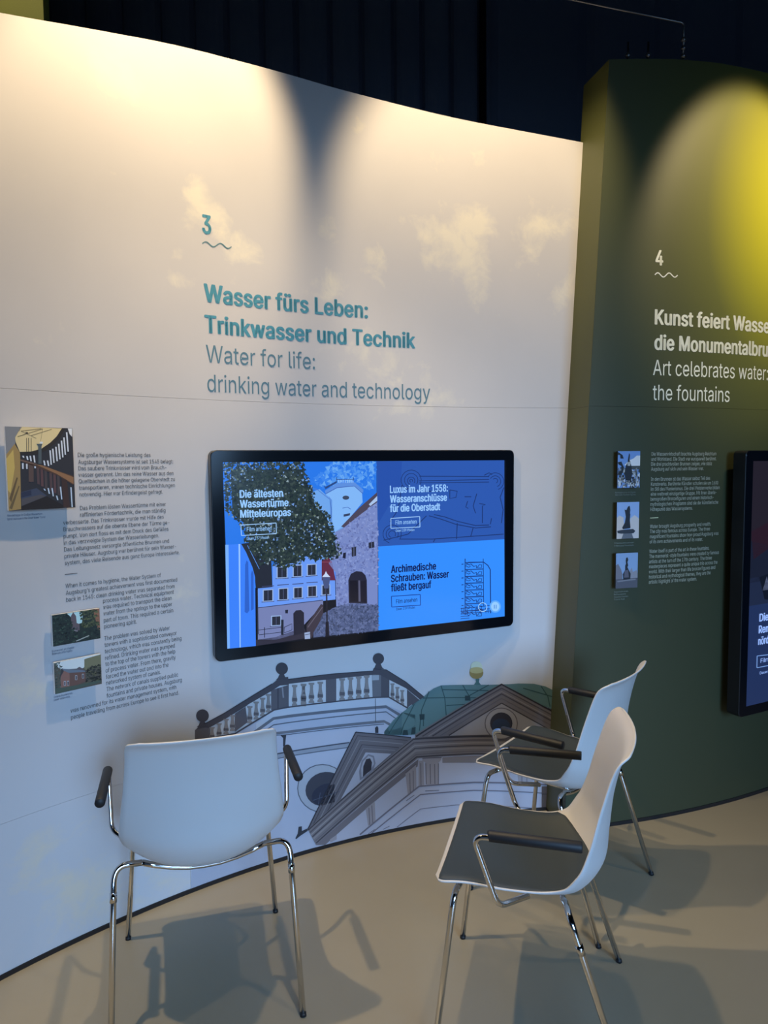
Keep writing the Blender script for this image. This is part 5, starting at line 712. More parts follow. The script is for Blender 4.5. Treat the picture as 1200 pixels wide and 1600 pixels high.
["T1","picture_screw",3,[24,52,120],[[0.4632,-0.2458],[0.4731,-0.2474],[0.4757,-0.246],[0.4615,-0.2434]]],
["T1","picture_screw",3,[24,52,120],[[0.4731,-0.2474],[0.4723,-0.2579],[0.4741,-0.2603],[0.4757,-0.246]]],
["T1","picture_screw",3,[24,52,120],[[0.4723,-0.2579],[0.4533,-0.257],[0.4535,-0.2597],[0.4741,-0.2603]]],
["T1","picture_screw",3,[24,52,120],[[0.3764,-0.2377],[0.3864,-0.2376],[0.386,-0.2341],[0.376,-0.2342]]],
["T1","picture_screw",3,[24,52,120],[[0.3939,-0.2615],[0.4836,-0.2671],[0.4834,-0.2633],[0.3938,-0.2578]]],
["T1","picture_screw",3,[24,52,120],[[0.3988,-0.2642],[0.4144,-0.2731],[0.4148,-0.2696],[0.4008,-0.2613]]],
["T1","picture_screw",3,[24,52,120],[[0.4144,-0.2731],[0.4211,-0.2684],[0.4224,-0.2652],[0.4148,-0.2696]]],
["T1","picture_screw",3,[24,52,120],[[0.4211,-0.2684],[0.4348,-0.2811],[0.436,-0.2779],[0.4224,-0.2652]]],
["T1","picture_screw",3,[24,52,120],[[0.4348,-0.2811],[0.4481,-0.278],[0.4502,-0.2752],[0.436,-0.2779]]],
["T1","picture_screw",3,[24,52,120],[[0.4481,-0.278],[0.4472,-0.2879],[0.4512,-0.2882],[0.4502,-0.2752]]],
["T1","picture_screw",3,[24,52,120],[[0.4014,-0.2653],[0.3955,-0.2744],[0.3982,-0.2733],[0.404,-0.2669]]],
["T1","picture_screw",3,[24,52,120],[[0.3955,-0.2744],[0.4116,-0.2817],[0.4116,-0.279],[0.3982,-0.2733]]],
["T1","picture_screw",3,[24,52,120],[[0.4116,-0.2817],[0.4214,-0.2772],[0.4197,-0.2748],[0.4116,-0.279]]],
["T1","picture_screw",3,[24,52,120],[[0.4547,-0.2862],[0.4632,-0.2749],[0.4616,-0.2725],[0.4521,-0.2845]]],
["T1","picture_screw",3,[24,52,120],[[0.4632,-0.2749],[0.4732,-0.2765],[0.4757,-0.2752],[0.4616,-0.2725]]],
["T1","picture_screw",3,[24,52,120],[[0.4732,-0.2765],[0.4723,-0.2871],[0.4742,-0.2894],[0.4757,-0.2752]]],
["T1","picture_screw",3,[24,52,120],[[0.4723,-0.2871],[0.4533,-0.286],[0.4535,-0.2888],[0.4742,-0.2894]]],
["T1","picture_screw",3,[24,52,120],[[0.3764,-0.2665],[0.3864,-0.2663],[0.386,-0.2628],[0.376,-0.2629]]],
["T1","picture_screw",3,[24,52,120],[[0.3939,-0.2904],[0.4836,-0.2963],[0.4835,-0.2925],[0.3938,-0.2866]]],
["T1","picture_screw",3,[24,52,120],[[0.3988,-0.2931],[0.4144,-0.302],[0.4148,-0.2986],[0.4008,-0.2902]]],
["T1","picture_screw",3,[24,52,120],[[0.4144,-0.302],[0.4211,-0.2974],[0.4224,-0.2942],[0.4148,-0.2986]]],
["T1","picture_screw",3,[24,52,120],[[0.4211,-0.2974],[0.4349,-0.3102],[0.4361,-0.3069],[0.4224,-0.2942]]],
["T1","picture_screw",3,[24,52,120],[[0.4349,-0.3102],[0.4482,-0.3071],[0.4503,-0.3043],[0.4361,-0.3069]]],
["T1","picture_screw",3,[24,52,120],[[0.4482,-0.3071],[0.4472,-0.317],[0.4513,-0.3174],[0.4503,-0.3043]]],
["T1","picture_screw",3,[24,52,120],[[0.4014,-0.2942],[0.3955,-0.3032],[0.3982,-0.3021],[0.4041,-0.2958]]],
["T1","picture_screw",3,[24,52,120],[[0.3955,-0.3032],[0.4117,-0.3107],[0.4116,-0.308],[0.3982,-0.3021]]],
["T1","picture_screw",3,[24,52,120],[[0.4117,-0.3107],[0.4214,-0.3062],[0.4197,-0.3038],[0.4116,-0.308]]],
["T1","picture_screw",3,[24,52,120],[[0.4548,-0.3153],[0.4633,-0.3041],[0.4616,-0.3016],[0.4521,-0.3136]]],
["T1","picture_screw",3,[24,52,120],[[0.4633,-0.3041],[0.4732,-0.3057],[0.4758,-0.3044],[0.4616,-0.3016]]],
["T1","picture_screw",3,[24,52,120],[[0.4732,-0.3057],[0.4724,-0.3163],[0.4743,-0.3186],[0.4758,-0.3044]]],
["T1","picture_screw",3,[24,52,120],[[0.4724,-0.3163],[0.4534,-0.3152],[0.4536,-0.3179],[0.4743,-0.3186]]],
["T1","picture_screw",3,[24,52,120],[[0.3764,-0.2952],[0.3864,-0.2952],[0.386,-0.2917],[0.376,-0.2917]]],
["T1","picture_screw",3,[24,52,120],[[0.3722,-0.2773],[0.4147,-0.2782],[0.4145,-0.2758],[0.372,-0.2749]]],
["T1","picture_screw",3,[24,52,120],[[0.4147,-0.2782],[0.4746,-0.2786],[0.4743,-0.2762],[0.4145,-0.2758]]],
["T1","picture_screw",3,[24,52,120],[[0.4746,-0.2786],[0.5202,-0.2787],[0.5199,-0.2762],[0.4743,-0.2762]]],
["T1","picture_screw",3,[24,52,120],[[0.3722,-0.2902],[0.4147,-0.2912],[0.4145,-0.2887],[0.372,-0.2878]]],
["T1","picture_screw",3,[24,52,120],[[0.4147,-0.2912],[0.4746,-0.2917],[0.4743,-0.2892],[0.4145,-0.2887]]],
["T1","picture_screw",3,[24,52,120],[[0.4746,-0.2917],[0.5202,-0.2918],[0.5199,-0.2893],[0.4743,-0.2892]]],
["T1","picture_screw",3,[24,52,120],[[0.3722,-0.3005],[0.4147,-0.3015],[0.4145,-0.2991],[0.372,-0.298]]],
["T1","picture_screw",3,[24,52,120],[[0.4147,-0.3015],[0.4747,-0.3021],[0.4744,-0.2996],[0.4145,-0.2991]]],
["T1","picture_screw",3,[24,52,120],[[0.4747,-0.3021],[0.5203,-0.3023],[0.5199,-0.2998],[0.4744,-0.2996]]],
["T1","picture_screw",3,[24,52,120],[[0.3722,-0.3118],[0.4147,-0.3129],[0.4145,-0.3104],[0.372,-0.3093]]],
["T1","picture_screw",3,[24,52,120],[[0.3722,-0.321],[0.4147,-0.3222],[0.4145,-0.3198],[0.372,-0.3186]]],
["T1","picture_screw",3,[24,52,120],[[0.375,-0.2739],[0.3773,-0.3024],[0.3798,-0.3025],[0.3774,-0.274]]],
["T1","picture_screw",3,[24,52,120],[[0.3838,-0.2747],[0.3862,-0.3029],[0.3886,-0.303],[0.3863,-0.2748]]],
["T1","picture_screw",3,[24,52,120],[[0.4015,-0.2764],[0.4039,-0.3038],[0.4064,-0.3039],[0.404,-0.2765]]],
["T1","picture_screw",3,[24,52,120],[[0.4252,-0.2786],[0.4277,-0.3051],[0.4301,-0.3052],[0.4277,-0.2787]]],
["T1","picture_screw",3,[24,52,120],[[0.4432,-0.2803],[0.4456,-0.3061],[0.4481,-0.3062],[0.4456,-0.2804]]],
["T1","picture_screw",3,[24,52,120],[[0.4642,-0.2823],[0.4666,-0.3072],[0.4691,-0.3073],[0.4667,-0.2823]]],
["T1","picture_screw",3,[24,52,120],[[0.4914,-0.2848],[0.4939,-0.3087],[0.4964,-0.3088],[0.4939,-0.2849]]],
["T1","picture_screw",3,[24,52,120],[[0.5035,-0.286],[0.506,-0.3094],[0.5086,-0.3094],[0.5061,-0.286]]],
["T1","picture_screw",4,[98,172,255],[[0.5699,-0.2868],[0.569,-0.2935],[0.5662,-0.2996],[0.5617,-0.3047],[0.5558,-0.3083],[0.5489,-0.3103],[0.5416,-0.3105],[0.5343,-0.3089],[0.5275,-0.3056],[0.5216,-0.3009],[0.5171,-0.295],[0.5143,-0.2884],[0.5133,-0.2815],[0.5142,-0.2749],[0.517,-0.2688],[0.5215,-0.2638],[0.5273,-0.2601],[0.5341,-0.2581],[0.5414,-0.2579],[0.5487,-0.2594],[0.5556,-0.2627],[0.5615,-0.2674],[0.566,-0.2733],[0.5689,-0.2799]]],
["T1","picture_screw",5,[150,204,255],[[0.5625,-0.2861],[0.5618,-0.2912],[0.5597,-0.2959],[0.5564,-0.2997],[0.5521,-0.3025],[0.547,-0.304],[0.5416,-0.3042],[0.5362,-0.303],[0.5311,-0.3005],[0.5268,-0.2969],[0.5235,-0.2925],[0.5214,-0.2874],[0.5206,-0.2822],[0.5213,-0.2771],[0.5234,-0.2725],[0.5267,-0.2687],[0.531,-0.2659],[0.536,-0.2644],[0.5414,-0.2642],[0.5468,-0.2653],[0.5519,-0.2678],[0.5563,-0.2714],[0.5596,-0.2758],[0.5617,-0.2809]]],
["T1","picture_screw",6,[60,120,215],[[0.535,-0.2757],[0.535,-0.292],[0.5382,-0.2923],[0.5382,-0.276]]],
["T1","picture_screw",6,[60,120,215],[[0.5442,-0.2765],[0.5442,-0.2928],[0.5475,-0.2931],[0.5474,-0.2768]]],
["T1","picture_screw",5,[170,215,255],[[0.4983,-0.2826],[0.4977,-0.2872],[0.5008,-0.2882],[0.5015,-0.2832]]],
["T1","picture_screw",5,[170,215,255],[[0.4977,-0.2872],[0.4958,-0.2913],[0.4986,-0.2928],[0.5008,-0.2882]]],
["T1","picture_screw",5,[170,215,255],[[0.4958,-0.2913],[0.4927,-0.2946],[0.4951,-0.2967],[0.4986,-0.2928]]],
["T1","picture_screw",5,[170,215,255],[[0.4927,-0.2946],[0.4888,-0.297],[0.4905,-0.2995],[0.4951,-0.2967]]],
["T1","picture_screw",5,[170,215,255],[[0.4888,-0.297],[0.4842,-0.2983],[0.4851,-0.301],[0.4905,-0.2995]]],
["T1","picture_screw",5,[170,215,255],[[0.4842,-0.2983],[0.4793,-0.2984],[0.4793,-0.3011],[0.4851,-0.301]]],
["T1","picture_screw",5,[170,215,255],[[0.4793,-0.2984],[0.4744,-0.2974],[0.4736,-0.2999],[0.4793,-0.3011]]],
["T1","picture_screw",5,[170,215,255],[[0.4744,-0.2974],[0.4699,-0.2952],[0.4682,-0.2974],[0.4736,-0.2999]]],
["T1","picture_screw",5,[170,215,255],[[0.4699,-0.2952],[0.466,-0.2921],[0.4637,-0.2937],[0.4682,-0.2974]]],
["T1","picture_screw",5,[170,215,255],[[0.466,-0.2921],[0.4629,-0.2882],[0.4602,-0.2892],[0.4637,-0.2937]]],
["T1","picture_screw",5,[170,215,255],[[0.4629,-0.2882],[0.461,-0.2838],[0.458,-0.2842],[0.4602,-0.2892]]],
["T1","picture_screw",5,[170,215,255],[[0.461,-0.2838],[0.4604,-0.2792],[0.4572,-0.2789],[0.458,-0.2842]]],
["T1","picture_screw",5,[170,215,255],[[0.4604,-0.2792],[0.461,-0.2748],[0.458,-0.2738],[0.4572,-0.2789]]],
["T1","picture_screw",5,[170,215,255],[[0.461,-0.2748],[0.4629,-0.2707],[0.4601,-0.2692],[0.458,-0.2738]]],
["T1","picture_screw",5,[170,215,255],[[0.4629,-0.2707],[0.4659,-0.2674],[0.4636,-0.2654],[0.4601,-0.2692]]],
["T1","picture_screw",5,[170,215,255],[[0.4659,-0.2674],[0.4698,-0.265],[0.4682,-0.2626],[0.4636,-0.2654]]],
["T1","picture_screw",5,[170,215,255],[[0.4698,-0.265],[0.4744,-0.2637],[0.4735,-0.261],[0.4682,-0.2626]]],
["T1","picture_screw",5,[170,215,255],[[0.4744,-0.2637],[0.4793,-0.2636],[0.4792,-0.2609],[0.4735,-0.261]]],
["T1","picture_screw",5,[170,215,255],[[0.4793,-0.2636],[0.4841,-0.2646],[0.485,-0.2621],[0.4792,-0.2609]]],
["T1","picture_screw",5,[170,215,255],[[0.4841,-0.2646],[0.4887,-0.2668],[0.4904,-0.2646],[0.485,-0.2621]]],
["T1","picture_screw",5,[170,215,255],[[0.4887,-0.2668],[0.4927,-0.2699],[0.495,-0.2682],[0.4904,-0.2646]]],
["T1","picture_screw",5,[170,215,255],[[0.4927,-0.2699],[0.4957,-0.2738],[0.4985,-0.2727],[0.495,-0.2682]]],
["T1","picture_screw",5,[170,215,255],[[0.4957,-0.2738],[0.4977,-0.2782],[0.5007,-0.2778],[0.4985,-0.2727]]],
["T1","picture_screw",5,[170,215,255],[[0.4977,-0.2782],[0.4983,-0.2829],[0.5015,-0.2829],[0.5007,-0.2778]]],
["T1","button@1",12,[160,205,255],[[-0.534,0.1085],[-0.4049,0.1106],[-0.405,0.1132],[-0.5341,0.1111]]],
["T1","button@1",12,[160,205,255],[[-0.4063,0.1119],[-0.406,0.0729],[-0.4034,0.0728],[-0.4036,0.1118]]],
["T1","button@1",12,[160,205,255],[[-0.4047,0.0741],[-0.533,0.0737],[-0.533,0.0712],[-0.4046,0.0715]]],
["T1","button@1",12,[160,205,255],[[-0.5317,0.0725],[-0.5328,0.1098],[-0.5354,0.1098],[-0.5343,0.0725]]],
["T1","button@2",12,[160,205,255],[[0.0563,0.1084],[0.1831,0.1107],[0.1829,0.1136],[0.0562,0.1112]]],
["T1","button@2",12,[160,205,255],[[0.1814,0.1122],[0.1824,0.0705],[0.1856,0.0704],[0.1846,0.1121]]],
["T1","button@2",12,[160,205,255],[[0.184,0.0719],[0.0559,0.0724],[0.056,0.0697],[0.1841,0.0691]]],
["T1","button@2",12,[160,205,255],[[0.0575,0.071],[0.0578,0.1097],[0.0547,0.1099],[0.0544,0.0711]]],
["T1","button@3",12,[20,50,140],[[0.0562,-0.1996],[0.184,-0.2031],[0.1838,-0.2003],[0.0561,-0.1968]]],
["T1","button@3",12,[20,50,140],[[0.1824,-0.2016],[0.1834,-0.2451],[0.1865,-0.2453],[0.1855,-0.2018]]],
["T1","button@3",12,[20,50,140],[[0.1848,-0.2437],[0.0569,-0.2395],[0.0571,-0.2423],[0.185,-0.2466]]],
["T1","button@3",12,[20,50,140],[[0.0585,-0.241],[0.0577,-0.1983],[0.0546,-0.1981],[0.0554,-0.2408]]],
["T2","picture_dark",1,[34,30,40],[[0.0,0.0],[1.885,0.0],[1.885,-0.55],[0.0,-0.55]]],
["T2","picture_dark",1,[32,48,88],[[0.0,-0.55],[1.885,-0.55],[1.885,-1.06],[0.0,-1.06]]],
["T2","picture_dark",2,[30,40,66],[[0.0,-0.5],[1.885,-0.45],[1.885,-0.6],[0.0,-0.62]]],
["T2","picture_dark",2,[24,30,48],[[0.0,-0.34],[0.3,-0.4],[1.885,-0.3],[1.885,-0.5],[0.0,-0.52]]],
["T2","picture_dark",2,[40,24,36],[[0.0,-0.3],[0.12,-0.26],[0.16,-0.36],[0.02,-0.42]]],
["T2","picture_dark",3,[16,22,36],[[0.06,-0.5],[0.3,-0.46],[0.4,-0.6],[0.25,-0.62],[0.1,-0.6]]],
["T2","picture_dark",3,[90,100,130],[[0.085,-0.56],[0.11,-0.5],[0.14,-0.56]]],
["T2","button@4",12,[120,160,225],[[0.061,-0.8468],[0.1755,-0.8533],[0.1748,-0.85],[0.0604,-0.8436]]],
["T2","button@4",12,[120,160,225],[[0.1727,-0.8513],[0.175,-0.8983],[0.1798,-0.899],[0.1776,-0.852]]],
["T2","button@4",12,[120,160,225],[[0.1769,-0.897],[0.0606,-0.8959],[0.0617,-0.8992],[0.178,-0.9003]]],
["T2","button@4",12,[120,160,225],[[0.0635,-0.8979],[0.0631,-0.8455],[0.0584,-0.8448],[0.0588,-0.8972]]],
["W3","body_english",1,[70,72,84],[[-2.3577,1.2034],[-2.3189,1.2029],[-2.319,1.2054],[-2.3579,1.2058]]],
["W3","number",1,[60,96,118],[[-1.8617,2.3091],[-1.859,2.3114],[-1.8612,2.314],[-1.864,2.3116]]],
["W3","number",1,[60,96,118],[[-1.859,2.3114],[-1.8564,2.3134],[-1.8583,2.3163],[-1.8612,2.314]]],
["W3","number",1,[60,96,118],[[-1.8564,2.3134],[-1.854,2.315],[-1.8553,2.3182],[-1.8583,2.3163]]],
["W3","number",1,[60,96,118],[[-1.854,2.315],[-1.8517,2.3159],[-1.8521,2.3195],[-1.8553,2.3182]]],
["W3","number",1,[60,96,118],[[-1.8517,2.3159],[-1.8495,2.3163],[-1.8488,2.3201],[-1.8521,2.3195]]],
["W3","number",1,[60,96,118],[[-1.8495,2.3163],[-1.8473,2.3161],[-1.8457,2.3197],[-1.8488,2.3201]]],
["W3","number",1,[60,96,118],[[-1.8473,2.3161],[-1.8449,2.3152],[-1.8427,2.3187],[-1.8457,2.3197]]],
["W3","number",1,[60,96,118],[[-1.8449,2.3152],[-1.8425,2.3138],[-1.8398,2.3171],[-1.8427,2.3187]]],
["W3","number",1,[60,96,118],[[-1.8425,2.3138],[-1.8399,2.312],[-1.8371,2.3151],[-1.8398,2.3171]]],
["W3","number",1,[60,96,118],[[-1.8399,2.312],[-1.8372,2.3099],[-1.8344,2.313],[-1.8371,2.3151]]],
["W3","number",1,[60,96,118],[[-1.8372,2.3099],[-1.8345,2.3078],[-1.8318,2.311],[-1.8344,2.313]]],
["W3","number",1,[60,96,118],[[-1.8345,2.3078],[-1.8317,2.306],[-1.8292,2.3094],[-1.8318,2.311]]],
["W3","number",1,[60,96,118],[[-1.8317,2.306],[-1.8288,2.3046],[-1.8268,2.3082],[-1.8292,2.3094]]],
["W3","number",1,[60,96,118],[[-1.8288,2.3046],[-1.8257,2.3039],[-1.8245,2.3077],[-1.8268,2.3082]]],
["W3","number",1,[60,96,118],[[-1.8257,2.3039],[-1.8224,2.304],[-1.8223,2.3077],[-1.8245,2.3077]]],
["W3","number",1,[60,96,118],[[-1.8224,2.304],[-1.8192,2.3049],[-1.8201,2.3084],[-1.8223,2.3077]]],
["W3","number",1,[60,96,118],[[-1.8192,2.3049],[-1.816,2.3065],[-1.8177,2.3096],[-1.8201,2.3084]]],
["W3","number",1,[60,96,118],[[-1.816,2.3065],[-1.813,2.3087],[-1.8151,2.3114],[-1.8177,2.3096]]],
["W3","number",1,[60,96,118],[[-1.813,2.3087],[-1.8101,2.311],[-1.8124,2.3137],[-1.8151,2.3114]]],
["W3","number",1,[60,96,118],[[-1.8101,2.311],[-1.8073,2.3135],[-1.8096,2.3161],[-1.8124,2.3137]]],
["W3","number",1,[60,96,118],[[-1.8073,2.3135],[-1.8046,2.3157],[-1.8068,2.3185],[-1.8096,2.3161]]],
["W3","number",1,[60,96,118],[[-1.8046,2.3157],[-1.8021,2.3175],[-1.8037,2.3206],[-1.8068,2.3185]]],
["W3","number",1,[60,96,118],[[-1.8021,2.3175],[-1.7997,2.3188],[-1.8006,2.3222],[-1.8037,2.3206]]],
["W3","number",1,[60,96,118],[[-1.7997,2.3188],[-1.7974,2.3194],[-1.7973,2.3232],[-1.8006,2.3222]]],
["W3","number",1,[60,96,118],[[-1.7974,2.3194],[-1.7952,2.3195],[-1.794,2.3233],[-1.7973,2.3232]]],
["W3","number",1,[60,96,118],[[-1.7952,2.3195],[-1.7929,2.3189],[-1.7909,2.3225],[-1.794,2.3233]]],
["W3","number",1,[60,96,118],[[-1.7929,2.3189],[-1.7904,2.3177],[-1.7879,2.3211],[-1.7909,2.3225]]],
["W3","number",1,[60,96,118],[[-1.7904,2.3177],[-1.7878,2.3161],[-1.7851,2.3193],[-1.7879,2.3211]]],
["W3","number",1,[60,96,118],[[-1.7878,2.3161],[-1.7852,2.314],[-1.7823,2.3172],[-1.7851,2.3193]]],
["W3","number",1,[60,96,118],[[-1.7852,2.314],[-1.7825,2.3119],[-1.7796,2.3151],[-1.7823,2.3172]]],
["W3","number",1,[60,96,118],[[-1.7825,2.3119],[-1.7797,2.3099],[-1.777,2.3132],[-1.7796,2.3151]]],
["W3","number",1,[60,96,118],[[-1.7797,2.3099],[-1.7767,2.3082],[-1.7744,2.3117],[-1.777,2.3132]]],
["W3","number",1,[60,96,118],[[-1.7767,2.3082],[-1.7737,2.3071],[-1.772,2.3109],[-1.7744,2.3117]]],
["W3","number",1,[60,96,118],[[-1.7737,2.3071],[-1.7704,2.3068],[-1.7697,2.3106],[-1.772,2.3109]]],
["W3","number",1,[60,96,118],[[-1.7704,2.3068],[-1.7671,2.3073],[-1.7675,2.3109],[-1.7697,2.3106]]],
["W3","number",1,[60,96,118],[[-1.7671,2.3073],[-1.7638,2.3086],[-1.7652,2.3119],[-1.7675,2.3109]]],
["W3","number",1,[60,96,118],[[-1.7638,2.3086],[-1.7607,2.3105],[-1.7627,2.3134],[-1.7652,2.3119]]],
["W3","number",1,[60,96,118],[[-1.7607,2.3105],[-1.7577,2.3128],[-1.76,2.3155],[-1.7627,2.3134]]],
["W3","number",1,[60,96,118],[[-1.7577,2.3128],[-1.7548,2.3152],[-1.7572,2.3179],[-1.76,2.3155]]],
["W4","number",1,[226,226,206],[[1.0527,2.2986],[1.0554,2.3013],[1.0515,2.304],[1.0488,2.3012]]],
["W4","number",1,[226,226,206],[[1.0554,2.3013],[1.0579,2.3036],[1.0544,2.3066],[1.0515,2.304]]],
["W4","number",1,[226,226,206],[[1.0579,2.3036],[1.0603,2.3053],[1.0575,2.3088],[1.0544,2.3066]]],
["W4","number",1,[226,226,206],[[1.0603,2.3053],[1.0625,2.3063],[1.0609,2.3104],[1.0575,2.3088]]],
["W4","number",1,[226,226,206],[[1.0625,2.3063],[1.0644,2.3066],[1.0646,2.311],[1.0609,2.3104]]],
["W4","number",1,[226,226,206],[[1.0644,2.3066],[1.0663,2.3064],[1.0682,2.3105],[1.0646,2.311]]],
["W4","number",1,[226,226,206],[[1.0663,2.3064],[1.0686,2.3054],[1.0716,2.3091],[1.0682,2.3105]]],
["W4","number",1,[226,226,206],[[1.0686,2.3054],[1.0712,2.3038],[1.0747,2.3072],[1.0716,2.3091]]],
["W4","number",1,[226,226,206],[[1.0712,2.3038],[1.0739,2.3016],[1.0777,2.3048],[1.0747,2.3072]]],
["W4","number",1,[226,226,206],[[1.0739,2.3016],[1.0767,2.2992],[1.0806,2.3023],[1.0777,2.3048]]],
["W4","number",1,[226,226,206],[[1.0767,2.2992],[1.0797,2.2967],[1.0834,2.3],[1.0806,2.3023]]],
["W4","number",1,[226,226,206],[[1.0797,2.2967],[1.0827,2.2945],[1.086,2.2981],[1.0834,2.3]]],
["W4","number",1,[226,226,206],[[1.0827,2.2945],[1.086,2.2928],[1.0885,2.2968],[1.086,2.2981]]],
["W4","number",1,[226,226,206],[[1.086,2.2928],[1.0895,2.2919],[1.0906,2.2962],[1.0885,2.2968]]],
["W4","number",1,[226,226,206],[[1.0895,2.2919],[1.0933,2.2919],[1.0925,2.2962],[1.0906,2.2962]]],
["W4","number",1,[226,226,206],[[1.0933,2.2919],[1.0969,2.293],[1.0946,2.2968],[1.0925,2.2962]]],
["W4","number",1,[226,226,206],[[1.0969,2.293],[1.1001,2.295],[1.0969,2.2982],[1.0946,2.2968]]],
["W4","number",1,[226,226,206],[[1.1001,2.295],[1.1032,2.2974],[1.0994,2.3003],[1.0969,2.2982]]],
["W4","number",1,[226,226,206],[[1.1032,2.2974],[1.1061,2.3002],[1.1021,2.3029],[1.0994,2.3003]]],
["W4","number",1,[226,226,206],[[1.1061,2.3002],[1.1088,2.303],[1.1049,2.3056],[1.1021,2.3029]]],
["W4","number",1,[226,226,206],[[1.1088,2.303],[1.1115,2.3055],[1.1077,2.3084],[1.1049,2.3056]]],
["W4","number",1,[226,226,206],[[1.1115,2.3055],[1.1141,2.3076],[1.1108,2.3108],[1.1077,2.3084]]],
["W4","number",1,[226,226,206],[[1.1141,2.3076],[1.1164,2.309],[1.1141,2.3128],[1.1108,2.3108]]],
["W4","number",1,[226,226,206],[[1.1164,2.309],[1.1184,2.3096],[1.1177,2.3139],[1.1141,2.3128]]],
["W4","number",1,[226,226,206],[[1.1184,2.3096],[1.1204,2.3097],[1.1215,2.314],[1.1177,2.3139]]],
["W4","number",1,[226,226,206],[[1.1204,2.3097],[1.1225,2.3091],[1.1251,2.3131],[1.1215,2.314]]],
["W4","number",1,[226,226,206],[[1.1225,2.3091],[1.125,2.3078],[1.1284,2.3114],[1.1251,2.3131]]],
["W4","number",1,[226,226,206],[[1.125,2.3078],[1.1277,2.3059],[1.1315,2.3092],[1.1284,2.3114]]],
["W4","number",1,[226,226,206],[[1.1277,2.3059],[1.1306,2.3035],[1.1345,2.3067],[1.1315,2.3092]]],
["W4","number",1,[226,226,206],[[1.1306,2.3035],[1.1335,2.3011],[1.1374,2.3043],[1.1345,2.3067]]],
["W4","number",1,[226,226,206],[[1.1335,2.3011],[1.1366,2.2987],[1.1402,2.3021],[1.1374,2.3043]]],
["W4","number",1,[226,226,206],[[1.1366,2.2987],[1.1398,2.2967],[1.1429,2.3005],[1.1402,2.3021]]],
["W4","number",1,[226,226,206],[[1.1398,2.2967],[1.1433,2.2954],[1.1452,2.2995],[1.1429,2.3005]]],
["W4","number",1,[226,226,206],[[1.1433,2.2954],[1.1471,2.2949],[1.1473,2.2993],[1.1452,2.2995]]],
["W4","number",1,[226,226,206],[[1.1471,2.2949],[1.1509,2.2955],[1.1492,2.2996],[1.1473,2.2993]]],
["W4","number",1,[226,226,206],[[1.1509,2.2955],[1.1544,2.2971],[1.1515,2.3006],[1.1492,2.2996]]],
["W4","number",1,[226,226,206],[[1.1544,2.2971],[1.1576,2.2994],[1.1539,2.3024],[1.1515,2.3006]]],
["W4","number",1,[226,226,206],[[1.1576,2.2994],[1.1606,2.302],[1.1566,2.3048],[1.1539,2.3024]]],
["W4","number",1,[226,226,206],[[1.1606,2.302],[1.1635,2.3049],[1.1594,2.3075],[1.1566,2.3048]]],
["W4","body_text",1,[190,192,176],[[1.0503,1.3052],[1.0901,1.306],[1.0899,1.3087],[1.0501,1.3079]]]]
